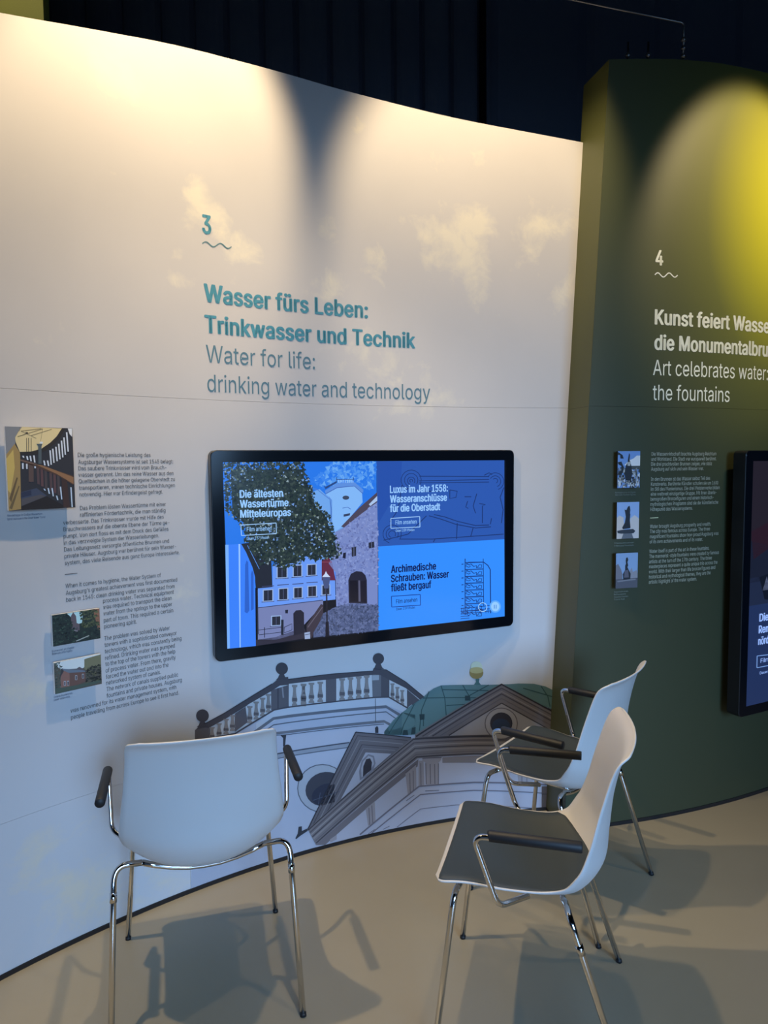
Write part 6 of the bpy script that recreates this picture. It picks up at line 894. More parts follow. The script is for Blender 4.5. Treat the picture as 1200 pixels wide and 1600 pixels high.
TEXTS=[
["W3","number","3",-1.8628,2.3472,0.034,0.063,"b",[50,110,146],""],
["W3","heading","Wasser fürs Leben:",-1.8624,2.1138,0.6491,0.0616,"b",[50,110,146],""],
["W3","heading","Trinkwasser und Technik",-1.8627,2.0072,0.852,0.0608,"b",[50,110,146],""],
["W3","heading","Water for life:",-1.8598,1.9042,0.4225,0.0601,"l",[60,94,124],""],
["W3","heading","drinking water and technology",-1.8578,1.8014,0.9107,0.0603,"l",[60,94,124],""],
["W3","body_german","Die große hygienische Leistung des",-2.3034,1.572,0.2369,0.0133,"m",[70,72,84],""],
["W3","body_german","Augsburger Wassersystems ist seit 1545 belegt:",-2.3031,1.5499,0.3143,0.0133,"m",[70,72,84],""],
["W3","body_german","Das saubere Trinkwasser wird vom Brauch-",-2.3033,1.5299,0.2903,0.0133,"m",[70,72,84],""],
["W3","body_german","wasser getrennt. Um das reine Wasser aus den",-2.3035,1.5093,0.3148,0.0134,"m",[70,72,84],""],
["W3","body_german","Quellbächen in die höher gelegene Oberstadt zu",-2.3038,1.4888,0.3194,0.0133,"m",[70,72,84],""],
["W3","body_german","transportieren, waren technische Einrichtungen",-2.3035,1.4682,0.3185,0.0133,"m",[70,72,84],""],
["W3","body_german","notwendig. Hier war Erfindergeist gefragt.",-2.3032,1.447,0.2753,0.0133,"m",[70,72,84],""],
["W3","body_german","Das Problem lösten Wassertürme mit einer",-2.3031,1.4039,0.2845,0.0134,"m",[70,72,84],""],
["W3","body_german","raffinierten Fördertechnik, die man ständig",-2.3034,1.3827,0.2828,0.0134,"m",[70,72,84],""],
["W3","body_german","verbesserte. Das Trinkwasser wurde mit Hilfe des",-2.3567,1.3611,0.3294,0.0132,"m",[70,72,84],""],
["W3","body_german","Brauchwassers auf die oberste Ebene der Türme ge-",-2.3564,1.3401,0.3483,0.0132,"m",[70,72,84],""],
["W3","body_german","pumpt. Von dort floss es mit dem Druck des Gefälles",-2.3567,1.3185,0.3448,0.0132,"m",[70,72,84],""],
["W3","body_german","in das verzweigte System der Wasserleitungen.",-2.357,1.298,0.311,0.0133,"m",[70,72,84],""],
["W3","body_german","Das Leitungsnetz versorgte öffentliche Brunnen und",-2.3567,1.277,0.3455,0.0132,"m",[70,72,84],""],
["W3","body_german","private Häuser. Augsburg war berühmt für sein Wasser-",-2.3565,1.2558,0.3697,0.0133,"m",[70,72,84],""],
["W3","body_german","system, das viele Reisende aus ganz Europa interessierte.",-2.3562,1.2341,0.3814,0.0133,"m",[70,72,84],""],
["W3","body_english","When it comes to hygiene, the Water System of",-2.3569,1.161,0.3133,0.0137,"m",[70,72,84],""],
["W3","body_english","Augsburg's greatest achievement was first documented",-2.3569,1.139,0.3705,0.0138,"m",[70,72,84],""],
["W3","body_english","back in 1545: clean drinking water was separated from",-2.3568,1.117,0.3606,0.0138,"m",[70,72,84],""],
["W3","body_english","process water. Technical equipment",-2.2413,1.0972,0.2418,0.0142,"m",[70,72,84],""],
["W3","body_english","was required to transport the clean",-2.2411,1.0767,0.2332,0.0143,"m",[70,72,84],""],
["W3","body_english","water from the springs to the upper",-2.2414,1.0553,0.2345,0.0143,"m",[70,72,84],""],
["W3","body_english","part of town. This required a certain",-2.2412,1.0329,0.2373,0.0143,"m",[70,72,84],""],
["W3","body_english","pioneering spirit.",-2.241,1.0123,0.1089,0.0144,"m",[70,72,84],""],
["W3","body_english","The problem was solved by Water",-2.2415,0.9727,0.2238,0.0144,"m",[70,72,84],""],
["W3","body_english","towers with a sophisticated conveyor",-2.2418,0.9512,0.2483,0.0144,"m",[70,72,84],""],
["W3","body_english","technology, which was constantly being",-2.2416,0.9296,0.2647,0.0144,"m",[70,72,84],""],
["W3","body_english","refined. Drinking water was pumped",-2.2415,0.9079,0.24,0.0144,"m",[70,72,84],""],
["W3","body_english","to the top of the towers with the help",-2.2408,0.8871,0.2403,0.0144,"m",[70,72,84],""],
["W3","body_english","of process water. From there, gravity",-2.2411,0.8655,0.2415,0.0144,"m",[70,72,84],""],
["W3","body_english","forced the water out and into the",-2.2409,0.8442,0.2148,0.0145,"m",[70,72,84],""],
["W3","body_english","networked system of canals.",-2.2407,0.8239,0.1867,0.0145,"m",[70,72,84],""],
["W3","body_english","The network of canals supplied public",-2.2405,0.8026,0.248,0.0145,"m",[70,72,84],""],
["W3","body_english","fountains and private houses. Augsburg",-2.2408,0.7813,0.2608,0.0145,"m",[70,72,84],""],
["W3","body_english","was renowned for its water management system, with",-2.3572,0.76,0.3566,0.014,"m",[70,72,84],""],
["W3","body_english","people travelling from across Europe to see it first hand.",-2.3567,0.7378,0.3649,0.0141,"m",[70,72,84],""],
["W3","captions","Wendeltreppe im Großen Wasserturm",-2.5177,1.3959,0.1002,0.0068,"m",[70,84,120],""],
["W3","captions","Spiral staircase in the Great Water Tower",-2.5181,1.3855,0.1095,0.0068,"m",[70,84,120],""],
["W3","captions","Brunnenwerk am Vogeltor",-2.406,0.9652,0.0686,0.0073,"m",[70,84,120],""],
["W3","captions","Waterworks at the Vogeltor",-2.4063,0.9562,0.0626,0.0072,"m",[70,84,120],""],
["W3","captions","Unteres Brunnenwerk",-2.4059,0.8196,0.057,0.0073,"m",[70,84,120],""],
["W3","captions","Lower waterworks",-2.4063,0.8105,0.0491,0.0073,"m",[70,84,120],""],
["W4","number","4",1.0519,2.3403,0.0378,0.0597,"b",[226,226,206],""],
["W4","heading","Kunst feiert Wasser:",1.0537,2.1026,0.3933,0.0604,"b",[226,226,206],"Kunst feiert"],
["W4","heading","die Monumentalbrunnen",1.0544,2.0005,0.4415,0.0608,"b",[226,226,206],"die Monumen"],
["W4","heading","Art celebrates water:",1.0506,1.8965,0.4322,0.0624,"l",[226,226,206],"Art celebrates"],
["W4","heading","the fountains",1.0513,1.7948,0.4051,0.0626,"l",[226,226,206],""],
["W4","body_text","Die Wasserwirtschaft brachte Augsburg Reichtum",1.0507,1.5658,0.3379,0.0148,"m",[190,192,176],""],
["W4","body_text","und Wohlstand. Die Stadt war europaweit berühmt.",1.0503,1.5445,0.3391,0.0148,"m",[190,192,176],""],
["W4","body_text","Die drei prachtvollen Brunnen zeigen, wie stolz",1.0499,1.5239,0.3153,0.0149,"m",[190,192,176],""],
["W4","body_text","Augsburg auf sich und sein Wasser war.",1.0503,1.5034,0.2697,0.0148,"m",[190,192,176],""],
["W4","body_text","In den Brunnen ist das Wasser selbst Teil des",1.0504,1.4613,0.3066,0.0149,"m",[190,192,176],""],
["W4","body_text","Kunstwerks. Berühmte Künstler schufen sie um 1600",1.0508,1.4407,0.3527,0.0149,"m",[190,192,176],""],
["W4","body_text","im Stil des Manierismus. Die drei Meisterwerke bilden",1.0504,1.42,0.3623,0.0149,"m",[190,192,176],""],
["W4","body_text","eine weltweit einzigartige Gruppe. Mit ihren überle-",1.0508,1.3993,0.3447,0.0149,"m",[190,192,176],""],
["W4","body_text","bensgroßen Bronzefiguren und einem historisch-",1.0504,1.3786,0.329,0.0149,"m",[190,192,176],""],
["W4","body_text","mythologischen Programm sind sie der künstlerische",1.05,1.3571,0.3564,0.015,"m",[190,192,176],""],
["W4","body_text","Höhepunkt des Wassersystems.",1.0504,1.3356,0.215,0.0149,"m",[190,192,176],""],
["W4","body_text","Water brought Augsburg prosperity and wealth.",1.0502,1.2639,0.3175,0.015,"m",[190,192,176],""],
["W4","body_text","The city was famous across Europe. The three",1.0498,1.2431,0.3135,0.015,"m",[190,192,176],""],
["W4","body_text","magnificent fountains show how proud Augsburg was",1.0503,1.2214,0.362,0.0151,"m",[190,192,176],""],
["W4","body_text","of its own achievements and of its water.",1.0498,1.1998,0.2748,0.015,"m",[190,192,176],""],
["W4","body_text","Water itself is part of the art in these fountains.",1.0489,1.1595,0.313,0.0151,"m",[190,192,176],""],
["W4","body_text","The mannerist-style fountains were created by famous",1.0494,1.1378,0.368,0.0151,"m",[190,192,176],""],
["W4","body_text","artists at the turn of the 17th century. The three",1.049,1.116,0.329,0.0152,"m",[190,192,176],""],
["W4","body_text","masterpieces represent a quite unique trio across the",1.0494,1.095,0.361,0.0152,"m",[190,192,176],""],
["W4","body_text","world. With their larger than life bronze figures and",1.049,1.0732,0.3494,0.0152,"m",[190,192,176],""],
["W4","body_text","historical and mythological themes, they are the",1.0495,1.0514,0.3233,0.0152,"m",[190,192,176],""],
["W4","body_text","artistic highlight of the water system.",1.0491,1.0296,0.2474,0.0152,"m",[190,192,176],""],
["W4","captions","Herkulesbrunnen mit Figuren",0.883,1.4124,0.0954,0.0069,"m",[140,146,136],""],
["W4","captions","Hercules fountain figures",0.8832,1.4032,0.0954,0.0069,"m",[140,146,136],""],
["W4","captions","Merkurbrunnen",0.8836,1.2039,0.0899,0.0069,"m",[140,146,136],""],
["W4","captions","Mercury fountain",0.8838,1.1933,0.0899,0.0069,"m",[140,146,136],""],
["W4","captions","Augustusbrunnen",0.8841,1.0012,0.066,0.007,"m",[140,146,136],""],
["W4","captions","Rathausplatz",0.8843,0.9905,0.0569,0.007,"m",[140,146,136],""],
["W4","captions","Augustus fountain",0.8845,0.9798,0.066,0.007,"m",[140,146,136],""],
["W4","captions","Town hall",0.8847,0.969,0.0508,0.007,"m",[140,146,136],""],
["T1","film_title@towers","Die ältesten",-0.5366,0.2073,0.1593,0.0273,"b",[150,200,255],""],
["T1","film_title@towers","Wassertürme",-0.5365,0.1721,0.1791,0.0274,"b",[150,200,255],""],
["T1","film_title@towers","Mitteleuropas",-0.5364,0.1365,0.1881,0.0274,"b",[150,200,255],""],
["T1","button_label@towers","Film ansehen",-0.5133,0.0857,0.0917,0.0161,"m",[150,200,255],""],
["T1","duration_label@towers","Dauer: 3:37 Minuten",-0.5139,0.0557,0.0809,0.0104,"m",[150,200,255],""],
["T1","film_title@canal","Luxus im Jahr 1558:",0.0526,0.2094,0.2589,0.0287,"b",[150,200,255],""],
["T1","film_title@canal","Wasseranschlüsse",0.0523,0.1719,0.2553,0.0287,"b",[150,200,255],""],
["T1","film_title@canal","für die Oberstadt",0.052,0.1351,0.2244,0.0288,"b",[150,200,255],""],
["T1","button_label@canal","Film ansehen",0.0757,0.0851,0.0931,0.0163,"m",[150,200,255],""],
["T1","duration_label@canal","Dauer: 2:09 Minuten",0.0769,0.056,0.0817,0.0101,"m",[150,200,255],""],
["T1","film_title@screw","Archimedische",0.0545,-0.1048,0.2021,0.0292,"b",[16,24,80],""],
["T1","film_title@screw","Schrauben: Wasser",0.0542,-0.1418,0.2618,0.0292,"b",[16,24,80],""],
["T1","film_title@screw","fließt bergauf",0.0539,-0.1785,0.1804,0.0293,"b",[16,24,80],""],
["T1","button_label@screw","Film ansehen",0.0762,-0.229,0.0939,0.0167,"m",[16,24,80],""],
["T1","duration_label@screw","Dauer: 1:59 Minuten",0.0774,-0.256,0.0824,0.0102,"m",[16,24,80],""],
["T2","film_title","Die ältesten",0.0672,-0.6941,0.0614,0.0339,"b",[150,185,255],"Die"],
["T2","film_title","Renaissancebrunnen",0.0654,-0.746,0.0656,0.0339,"b",[150,185,255],"Ren"],
["T2","film_title","nördlich der Alpen",0.0643,-0.7967,0.0691,0.034,"b",[150,185,255],"nörd"],
["T2","button_label","Film ansehen",0.0841,-0.8787,0.0532,0.0186,"m",[150,185,255],"Film"],
["T2","duration_label","Dauer: 3:04 Minuten",0.0813,-0.9296,0.0585,0.0115,"m",[150,185,255],"Dauer:"]]

EYE_REF = (165, 172, 198)


def lin(c):
    c /= 255.0
    return c / 12.92 if c <= 0.04045 else ((c + 0.055) / 1.055) ** 2.4


def albedo(rgb):
    return tuple(min(0.9, 0.72 * lin(a) / lin(b)) for a, b in zip(rgb, EYE_REF))


def mural(rgb):
    return tuple(c * k for c, k in zip(albedo(rgb), (0.68, 0.78, 0.95)))


def glow(rgb):
    return tuple(lin(a) for a in rgb)


# ------------------------------------------------------------------ materials
def new_mat(name):
    m = bpy.data.materials.new(name)
    m.use_nodes = True
    return m, m.node_tree, m.node_tree.nodes['Principled BSDF']


def simple(name, col, rough=0.5, metal=0.0, bump=0.0, scale=200.0, coat=0.0, var=0.08):
    m, nt, b = new_mat(name)
    n = nt.nodes.new('ShaderNodeTexNoise')
    n.inputs['Scale'].default_value = scale
    n.inputs['Detail'].default_value = 3
    tc = nt.nodes.new('ShaderNodeTexCoord')
    nt.links.new(tc.outputs['Object'], n.inputs['Vector'])
    mix = nt.nodes.new('ShaderNodeMix')
    mix.data_type = 'RGBA'
    mix.inputs['A'].default_value = (*[c * (1 - var) for c in col], 1)
    mix.inputs['B'].default_value = (*[min(1, c * (1 + var)) for c in col], 1)
    nt.links.new(n.outputs['Fac'], mix.inputs['Factor'])
    nt.links.new(mix.outputs['Result'], b.inputs['Base Color'])
    b.inputs['Roughness'].default_value = rough
    b.inputs['Metallic'].default_value = metal
    b.inputs['Coat Weight'].default_value = coat
    if bump:
        bn = nt.nodes.new('ShaderNodeBump')
        bn.inputs['Strength'].default_value = bump
        bn.inputs['Distance'].default_value = 0.001
        nt.links.new(n.outputs['Fac'], bn.inputs['Height'])
        nt.links.new(bn.outputs['Normal'], b.inputs['Normal'])
    return m


MAT_SHELL = simple('white_plastic', (0.62, 0.62, 0.63), 0.42, bump=0.15, scale=900, var=0.01)
MAT_PAD = simple('grey_leather', (0.033, 0.048, 0.060), 0.62, bump=0.35, scale=700, var=0.06)
MAT_CHROME = simple('chrome', (0.72, 0.71, 0.70), 0.07, 1.0, var=0.01)
MAT_RUBBER = simple('black_rubber', (0.008, 0.010, 0.014), 0.55, bump=0.1, scale=500)
MAT_HOUSING = simple('black_housing', (0.006, 0.008, 0.012), 0.35)
MAT_GLASS = simple('black_glass', (0.003, 0.005, 0.009), 0.12, var=0.0)
MAT_BOARD = simple('white_board_edge', (0.80, 0.80, 0.80), 0.5)
MAT_CORE = simple('wall_core_black', (0.012, 0.012, 0.014), 0.7)
MAT_SEAM = simple('wall_core_grey', (0.8, 0.8, 0.8), 0.7)
MAT_BLACK = simple('black_trim', (0.012, 0.014, 0.018), 0.4)
MAT_CURTAIN = simple('navy_curtain', (0.20, 0.25, 0.36), 0.9, bump=0.3, scale=300)
MAT_CEIL = simple('black_ceiling', (0.006, 0.006, 0.007), 0.9)
MAT_STEEL = simple('dull_steel', (0.30, 0.30, 0.31), 0.35, 0.9)
MAT_OLIVE = simple('olive_partition', (0.40, 0.46, 0.10), 0.6)


def colour_attr_mat(name, emit=False):
    m, nt, b = new_mat(name)
    a = nt.nodes.new('ShaderNodeAttribute')
    a.attribute_name = 'ink'
    if emit:
        b.inputs['Base Color'].default_value = (0.004, 0.005, 0.008, 1)
        nt.links.new(a.outputs['Color'], b.inputs['Emission Color'])
        b.inputs['Emission Strength'].default_value = 1.0
        b.inputs['Roughness'].default_value = 0.2
    else:
        nt.links.new(a.outputs['Color'], b.inputs['Base Color'])
        b.inputs['Roughness'].default_value = 0.6
    return m


MAT_INK = colour_attr_mat('printed_ink')
MAT_PIXELS = colour_attr_mat('lit_screen', True)


def wall_print_mat():
    """sky print: pale grey ground with ragged cream clouds, mask painted as a soft attribute, edges by noise"""
    m, nt, b = new_mat('sky_print')
    N, Lk = nt.nodes, nt.links
    uv = N.new('ShaderNodeUVMap')
    uv.uv_map = 'print'
    msk = N.new('ShaderNodeAttribute')
    msk.attribute_name = 'cloud'
    n1 = N.new('ShaderNodeTexNoise')
    n1.inputs['Scale'].default_value = 9
    n1.inputs['Detail'].default_value = 9
    n1.inputs['Roughness'].default_value = 0.62
    n1.inputs['Distortion'].default_value = 0.35
    Lk.new(uv.outputs['UV'], n1.inputs['Vector'])
    mul = N.new('ShaderNodeMath')
    mul.operation = 'MULTIPLY_ADD'
    Lk.new(n1.outputs['Fac'], mul.inputs[0])
    mul.inputs[1].default_value = 2.6
    Lk.new(msk.outputs['Fac'], mul.inputs[2])
    ramp = N.new('ShaderNodeMapRange')
    ramp.inputs['From Min'].default_value = 1.75
    ramp.inputs['From Max'].default_value = 2.45
    Lk.new(mul.outputs[0], ramp.inputs['Value'])
    n2 = N.new('ShaderNodeTexNoise')
    n2.inputs['Scale'].default_value = 1.3
    n2.inputs['Detail'].default_value = 5
    Lk.new(uv.outputs['UV'], n2.inputs['Vector'])
    base = N.new('ShaderNodeMix')
    base.data_type = 'RGBA'
    base.inputs['A'].default_value = (0.49, 0.475, 0.475, 1)
    base.inputs['B'].default_value = (0.64, 0.61, 0.59, 1)
    Lk.new(n2.outputs['Fac'], base.inputs['Factor'])
    low = N.new('ShaderNodeAttribute')
    low.attribute_name = 'low'
    sky = N.new('ShaderNodeMix')
    sky.data_type = 'RGBA'
    sky.inputs['B'].default_value = (0.63, 0.66, 0.71, 1)
    Lk.new(base.outputs['Result'], sky.inputs['A'])
    Lk.new(low.outputs['Fac'], sky.inputs['Factor'])
    cl = N.new('ShaderNodeMix')
    cl.data_type = 'RGBA'
    cl.inputs['B'].default_value = (0.78, 0.72, 0.58, 1)
    Lk.new(sky.outputs['Result'], cl.inputs['A'])
    sc = N.new('ShaderNodeMath')
    sc.operation = 'MULTIPLY'
    sc.inputs[1].default_value = 0.75
    Lk.new(ramp.outputs['Result'], sc.inputs[0])
    Lk.new(sc.outputs[0], cl.inputs['Factor'])
    Lk.new(cl.outputs['Result'], b.inputs['Base Color'])
    b.inputs['Roughness'].default_value = 0.55
    return m


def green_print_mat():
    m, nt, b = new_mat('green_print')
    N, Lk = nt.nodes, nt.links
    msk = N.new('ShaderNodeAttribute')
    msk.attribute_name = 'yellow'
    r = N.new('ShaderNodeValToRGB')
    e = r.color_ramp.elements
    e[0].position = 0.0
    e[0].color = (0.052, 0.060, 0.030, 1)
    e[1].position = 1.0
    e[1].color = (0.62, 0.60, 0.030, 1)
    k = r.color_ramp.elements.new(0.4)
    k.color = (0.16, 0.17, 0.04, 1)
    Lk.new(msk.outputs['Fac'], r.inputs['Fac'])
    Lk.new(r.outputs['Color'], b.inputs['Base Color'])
    b.inputs['Roughness'].default_value = 0.5
    return m


def floor_mat():
    m, nt, b = new_mat('polished_beige_floor')
    N, Lk = nt.nodes, nt.links
    tc = N.new('ShaderNodeTexCoord')
    n = N.new('ShaderNodeTexNoise')
    n.inputs['Scale'].default_value = 2.2
    n.inputs['Detail'].default_value = 6
    n.inputs['Distortion'].default_value = 0.8
    Lk.new(tc.outputs['Object'], n.inputs['Vector'])
    mix = N.new('ShaderNodeMix')
    mix.data_type = 'RGBA'
    mix.inputs['A'].default_value = (0.305, 0.268, 0.192, 1)
    mix.inputs['B'].default_value = (0.365, 0.32, 0.23, 1)
    Lk.new(n.outputs['Fac'], mix.inputs['Factor'])
    Lk.new(mix.outputs['Result'], b.inputs['Base Color'])
    b.inputs['Roughness'].default_value = 0.33
    n2 = N.new('ShaderNodeTexNoise')
    n2.inputs['Scale'].default_value = 14
    Lk.new(tc.outputs['Object'], n2.inputs['Vector'])
    bn = N.new('ShaderNodeBump')
    bn.inputs['Strength'].default_value = 0.06
    bn.inputs['Distance'].default_value = 0.004
    Lk.new(n2.outputs['Fac'], bn.inputs['Height'])
    Lk.new(bn.outputs['Normal'], b.inputs['Normal'])
    return m


MAT_SKY, MAT_GREEN, MAT_FLOOR = wall_print_mat(), green_print_mat(), floor_mat()


# ------------------------------------------------------------------ helpers
def link_mesh(name, verts, faces, mat, parent=None, smooth=False):
    me = bpy.data.meshes.new(name)
    me.from_pydata([tuple(v) for v in verts], [], faces)
    me.validate()
    if smooth:
        me.polygons.foreach_set('use_smooth', [True] * len(me.polygons))
    me.materials.append(mat)
    o = bpy.data.objects.new(name, me)
    COL.objects.link(o)
    if parent:
        o.parent = parent
    return o


def tag(o, label=None, cat=None, group=None, kind=None):
    if label:
        o['label'] = label
    if cat:
        o['category'] = cat
    if group:
        o['group'] = group
    if kind:
        o['kind'] = kind
    return o


def empty(name, loc=(0, 0, 0), rz=0.0):
    o = bpy.data.objects.new(name, None)
    COL.objects.link(o)
    o.empty_display_size = 0.05
    o.location = loc
    o.rotation_euler = (0, 0, rz)
    return o


def box_data(x0, x1, y0, y1, z0, z1):
    v = [(x, y, z) for z in (z0, z1) for x, y in ((x0, y0), (x1, y0), (x1, y1), (x0, y1))]
    f = [(0, 3, 2, 1), (4, 5, 6, 7), (0, 1, 5, 4), (1, 2, 6, 5), (2, 3, 7, 6), (3, 0, 4, 7)]
    return v, f


def fillet(pts, radii, n=7):
    pts = [Vector(p) for p in pts]
    out = [pts[0]]
    for i in range(1, len(pts) - 1):
        a, b, c = pts[i - 1], pts[i], pts[i + 1]
        r = radii[i - 1] if isinstance(radii, (list, tuple)) else radii
        p0 = b + (a - b).normalized() * min(r, (a - b).length * 0.49)
        p1 = b + (c - b).normalized() * min(r, (c - b).length * 0.49)
        for k in range(n + 1):
            t = k / n
            out.append(p0 * (1 - t) ** 2 + b * 2 * t * (1 - t) + p1 * t * t)
    out.append(pts[-1])
    return out


def tube_data(pts, r, seg=12, base=0):
    pts = [Vector(p) for p in pts]
    vs, fs = [], []
    d = (pts[1] - pts[0]).normalized()
    ref = Vector((0, 0, 1)) if abs(d.z) < 0.9 else Vector((1, 0, 0))
    nrm = d.cross(ref).normalized()
    for i, p in enumerate(pts):
        t = (pts[min(i + 1, len(pts) - 1)] - pts[max(i - 1, 0)]).normalized()
        nrm = (nrm - t * nrm.dot(t)).normalized()
        bi = t.cross(nrm)
        rr = r[i] if isinstance(r, (list, tuple)) else r
        for k in range(seg):
            a = 2 * math.pi * k / seg
            vs.append(p + (nrm * math.cos(a) + bi * math.sin(a)) * rr)
    m = len(pts)
    for i in range(m - 1):
        for k in range(seg):
            k2 = (k + 1) % seg
            fs.append((base + i * seg + k, base + i * seg + k2, base + (i + 1) * seg + k2, base + (i + 1) * seg + k))
    fs.append(tuple(base + k for k in range(seg))[::-1])
    fs.append(tuple(base + (m - 1) * seg + k for k in range(seg)))
    return vs, fs


def tube(name, pts, r, mat, parent=None, seg=12):
    v, f = tube_data(pts, r, seg)
    o = link_mesh(name, v, f, mat, parent, True)
    return o


# curved wall surfaces: u = arc length, z = height, off = distance towards the room
def S3(u, z, off=0.0):
    a, r = u / R3, R3 - off
    return Vector((C3[0] + r * math.sin(a), C3[1] + r * math.cos(a), z))


def S4(u, z, off=0.0):
    a, r = u / R4, R4 + off
    return Vector((C4[0] + r * math.sin(a), C4[1] - r * math.cos(a), z))


def plane_frame(o, yaw):
    ex, n, o = Vector((math.cos(yaw), math.sin(yaw), 0)), Vector((math.sin(yaw), -math.cos(yaw), 0)), Vector(o)
    return lambda a, b, off=0.0: o + ex * a + Vector((0, 0, b)) + n * off


TA, TB = plane_frame(*TV_A), plane_frame(*TV_B)
FR = {'W3': S3, 'W4': S4, 'T1': TA, 'T2': TB}
STEP = {'W3': 0.00035, 'W4': 0.00035, 'T1': 0.00012, 'T2': 0.00012}
CURVED = ('W3', 'W4')


def ink_mesh(name, polys, fn, step, mat, parent, conv, cut=None, clip=None, base=0.0008):
    """flat print: polys = [(layer, rgb, pts)] laid on surface fn"""
    bm = bmesh.new()
    lay = bm.loops.layers.float_color.new('ink')
    for layer, rgb, pts in polys:
        vs = [bm.verts.new((p[0], p[1], layer)) for p in pts]
        col = (*conv(rgb), 1)
        if len(pts) > 4:
            tris = tessellate_polygon([[Vector((p[0], p[1], 0)) for p in pts]])
        else:
            tris = [tuple(range(len(pts)))]
        for t in tris:
            try:
                f = bm.faces.new([vs[i] for i in t])
            except ValueError:
                continue
            for lp in f.loops:
                lp[lay] = col
    if clip:
        for co, no in clip:
            bmesh.ops.bisect_plane(bm, geom=bm.verts[:] + bm.edges[:] + bm.faces[:], plane_co=co, plane_no=no, clear_inner=True)
    if cut and bm.verts:
        us = [v.co.x for v in bm.verts]
        k = math.ceil(min(us) / cut)
        while k * cut < max(us):
            bmesh.ops.bisect_plane(bm, geom=bm.verts[:] + bm.edges[:] + bm.faces[:], plane_co=(k * cut, 0, 0), plane_no=(1, 0, 0))
            k += 1
    for v in bm.verts:
        v.co = fn(v.co.x, v.co.y, base + v.co.z * step)
    me = bpy.data.meshes.new(name)
    bm.to_mesh(me)
    bm.free()
    me.materials.append(mat)
    o = bpy.data.objects.new(name, me)
    COL.objects.link(o)
    o.parent = parent
    return o


# text: the sans serif that ships inside Blender, else the built-in face
FONT = None
try:
    import os
    FONT = bpy.data.fonts.load(os.path.join(bpy.utils.system_resource('DATAFILES'), 'fonts', 'Inter.woff2'))
except Exception:
    FONT = None
_cache = {}


def text_tris(s, style):
    key = (s, style)
    if key in _cache:
        return _cache[key]
    c = bpy.data.curves.new('t', 'FONT')
    c.body = s
    if FONT:
        c.font = FONT
    c.resolution_u = 3 if style in 'bl' else 2
    c.offset = 0.0
    c.fill_mode = 'NONE'
    c.space_character = {'b': 1.03, 'l': 1.0, 'm': 1.0}[style]
    o = bpy.data.objects.new('t', c)
    COL.objects.link(o)
    dg = bpy.context.evaluated_depsgraph_get()
    me = bpy.data.meshes.new_from_object(o.evaluated_get(dg))
    vs = [(v.co.x, v.co.y) for v in me.vertices]
    # outlines only: fill every outer contour with the holes inside it (contours may overlap)
    nxt = {}
    for e in me.edges:
        nxt.setdefault(e.vertices[0], []).append(e.vertices[1])
        nxt.setdefault(e.vertices[1], []).append(e.vertices[0])
    seen, loops = set(), []
    for v0 in range(len(vs)):
        if v0 in seen or v0 not in nxt:
            continue
        lp, prev, cur = [v0], None, v0
        seen.add(v0)
        while True:
            cand = [q for q in nxt[cur] if q != prev]
            if prev is None:
                cand = [q for q in nxt[cur] if q == cur + 1] or cand
            n_ = next((q for q in cand if q not in seen), None)
            if n_ is None:
                break
            seen.add(n_)
            lp.append(n_)
            prev, cur = cur, n_
        loops.append(lp)

    def area(lp):
        return sum(vs[p][0] * vs[q][1] - vs[q][0] * vs[p][1] for p, q in zip(lp, lp[1:] + lp[:1])) / 2

    def within(pt, lp):
        c_ = False
        for p, q in zip(lp, lp[1:] + lp[:1]):
            (xa, ya), (xb, yb) = vs[p], vs[q]
            if (ya > pt[1]) != (yb > pt[1]) and pt[0] < (xb - xa) * (pt[1] - ya) / (yb - ya) + xa:
                c_ = not c_
        return c_
    loops = [lp for lp in loops if len(lp) > 2]
    ar = [area(lp) for lp in loops]
    fs = []
    if loops:
        sg = 1 if ar[max(range(len(ar)), key=lambda i: abs(ar[i]))] > 0 else -1
        for i, lp in enumerate(loops):
            if ar[i] * sg <= 0:
                continue
            hs = [h for j, h in enumerate(loops) if ar[j] * sg < 0 and within(vs[h[0]], lp)]
            flat = lp + [p for h in hs for p in h]
            tr = tessellate_polygon([[Vector((*vs[p], 0)) for p in q] for q in [lp] + hs])
            fs += [tuple(flat[k] for k in t) for t in tr]
    bpy.data.objects.remove(o)
    bpy.data.curves.remove(c)
    bpy.data.meshes.remove(me)
    # heavier weights are overprinted a little to the side, as the outlines overlap
    sh = {'b': [(-.034, 0), (-.017, .012), (0, -.012), (.017, .012), (.034, 0), (.017, -.012), (-.017, -.012)], 'm': [(-.006, 0), (.006, 0)], 'l': [(0, 0)]}[style]
    n = len(vs)
    vs, fs = [(x + dx, y + dy) for dx, dy in sh for x, y in vs], [tuple(i + n * k for i in f) for k in range(len(sh)) for f in fs]
    _cache[key] = (vs, fs)
    return _cache[key]


def text_part(name, lines, fn, mat, parent, conv, off):
    V, Fs, C = [], [], []
    for s, u0, z0, du, cap, style, col, ref in lines:
        vs, fs = text_tris(s, style)
        rv = text_tris(ref, style)[0] if ref else vs
        x0 = min(p[0] for p in vs)
        sx = du / (max(p[0] for p in rv) - min(p[0] for p in rv))
        hv = text_tris('H', style)[0]
        sy = cap / max(p[1] for p in hv)
        b = len(V)
        V += [fn(u0 + (x - x0) * sx, z0 + y * sy, off) for x, y in vs]
        Fs += [tuple(i + b for i in f) for f in fs]
        C += [(*conv(col), 1)] * len(fs)
    me = bpy.data.meshes.new(name)
    me.from_pydata(V, [], Fs)
    at = me.attributes.new('ink', 'FLOAT_COLOR', 'FACE')
    at.data.foreach_set('color', [x for c in C for x in c])
    me.materials.append(mat)
    o = bpy.data.objects.new(name, me)
    COL.objects.link(o)
    o.parent = parent
    return o


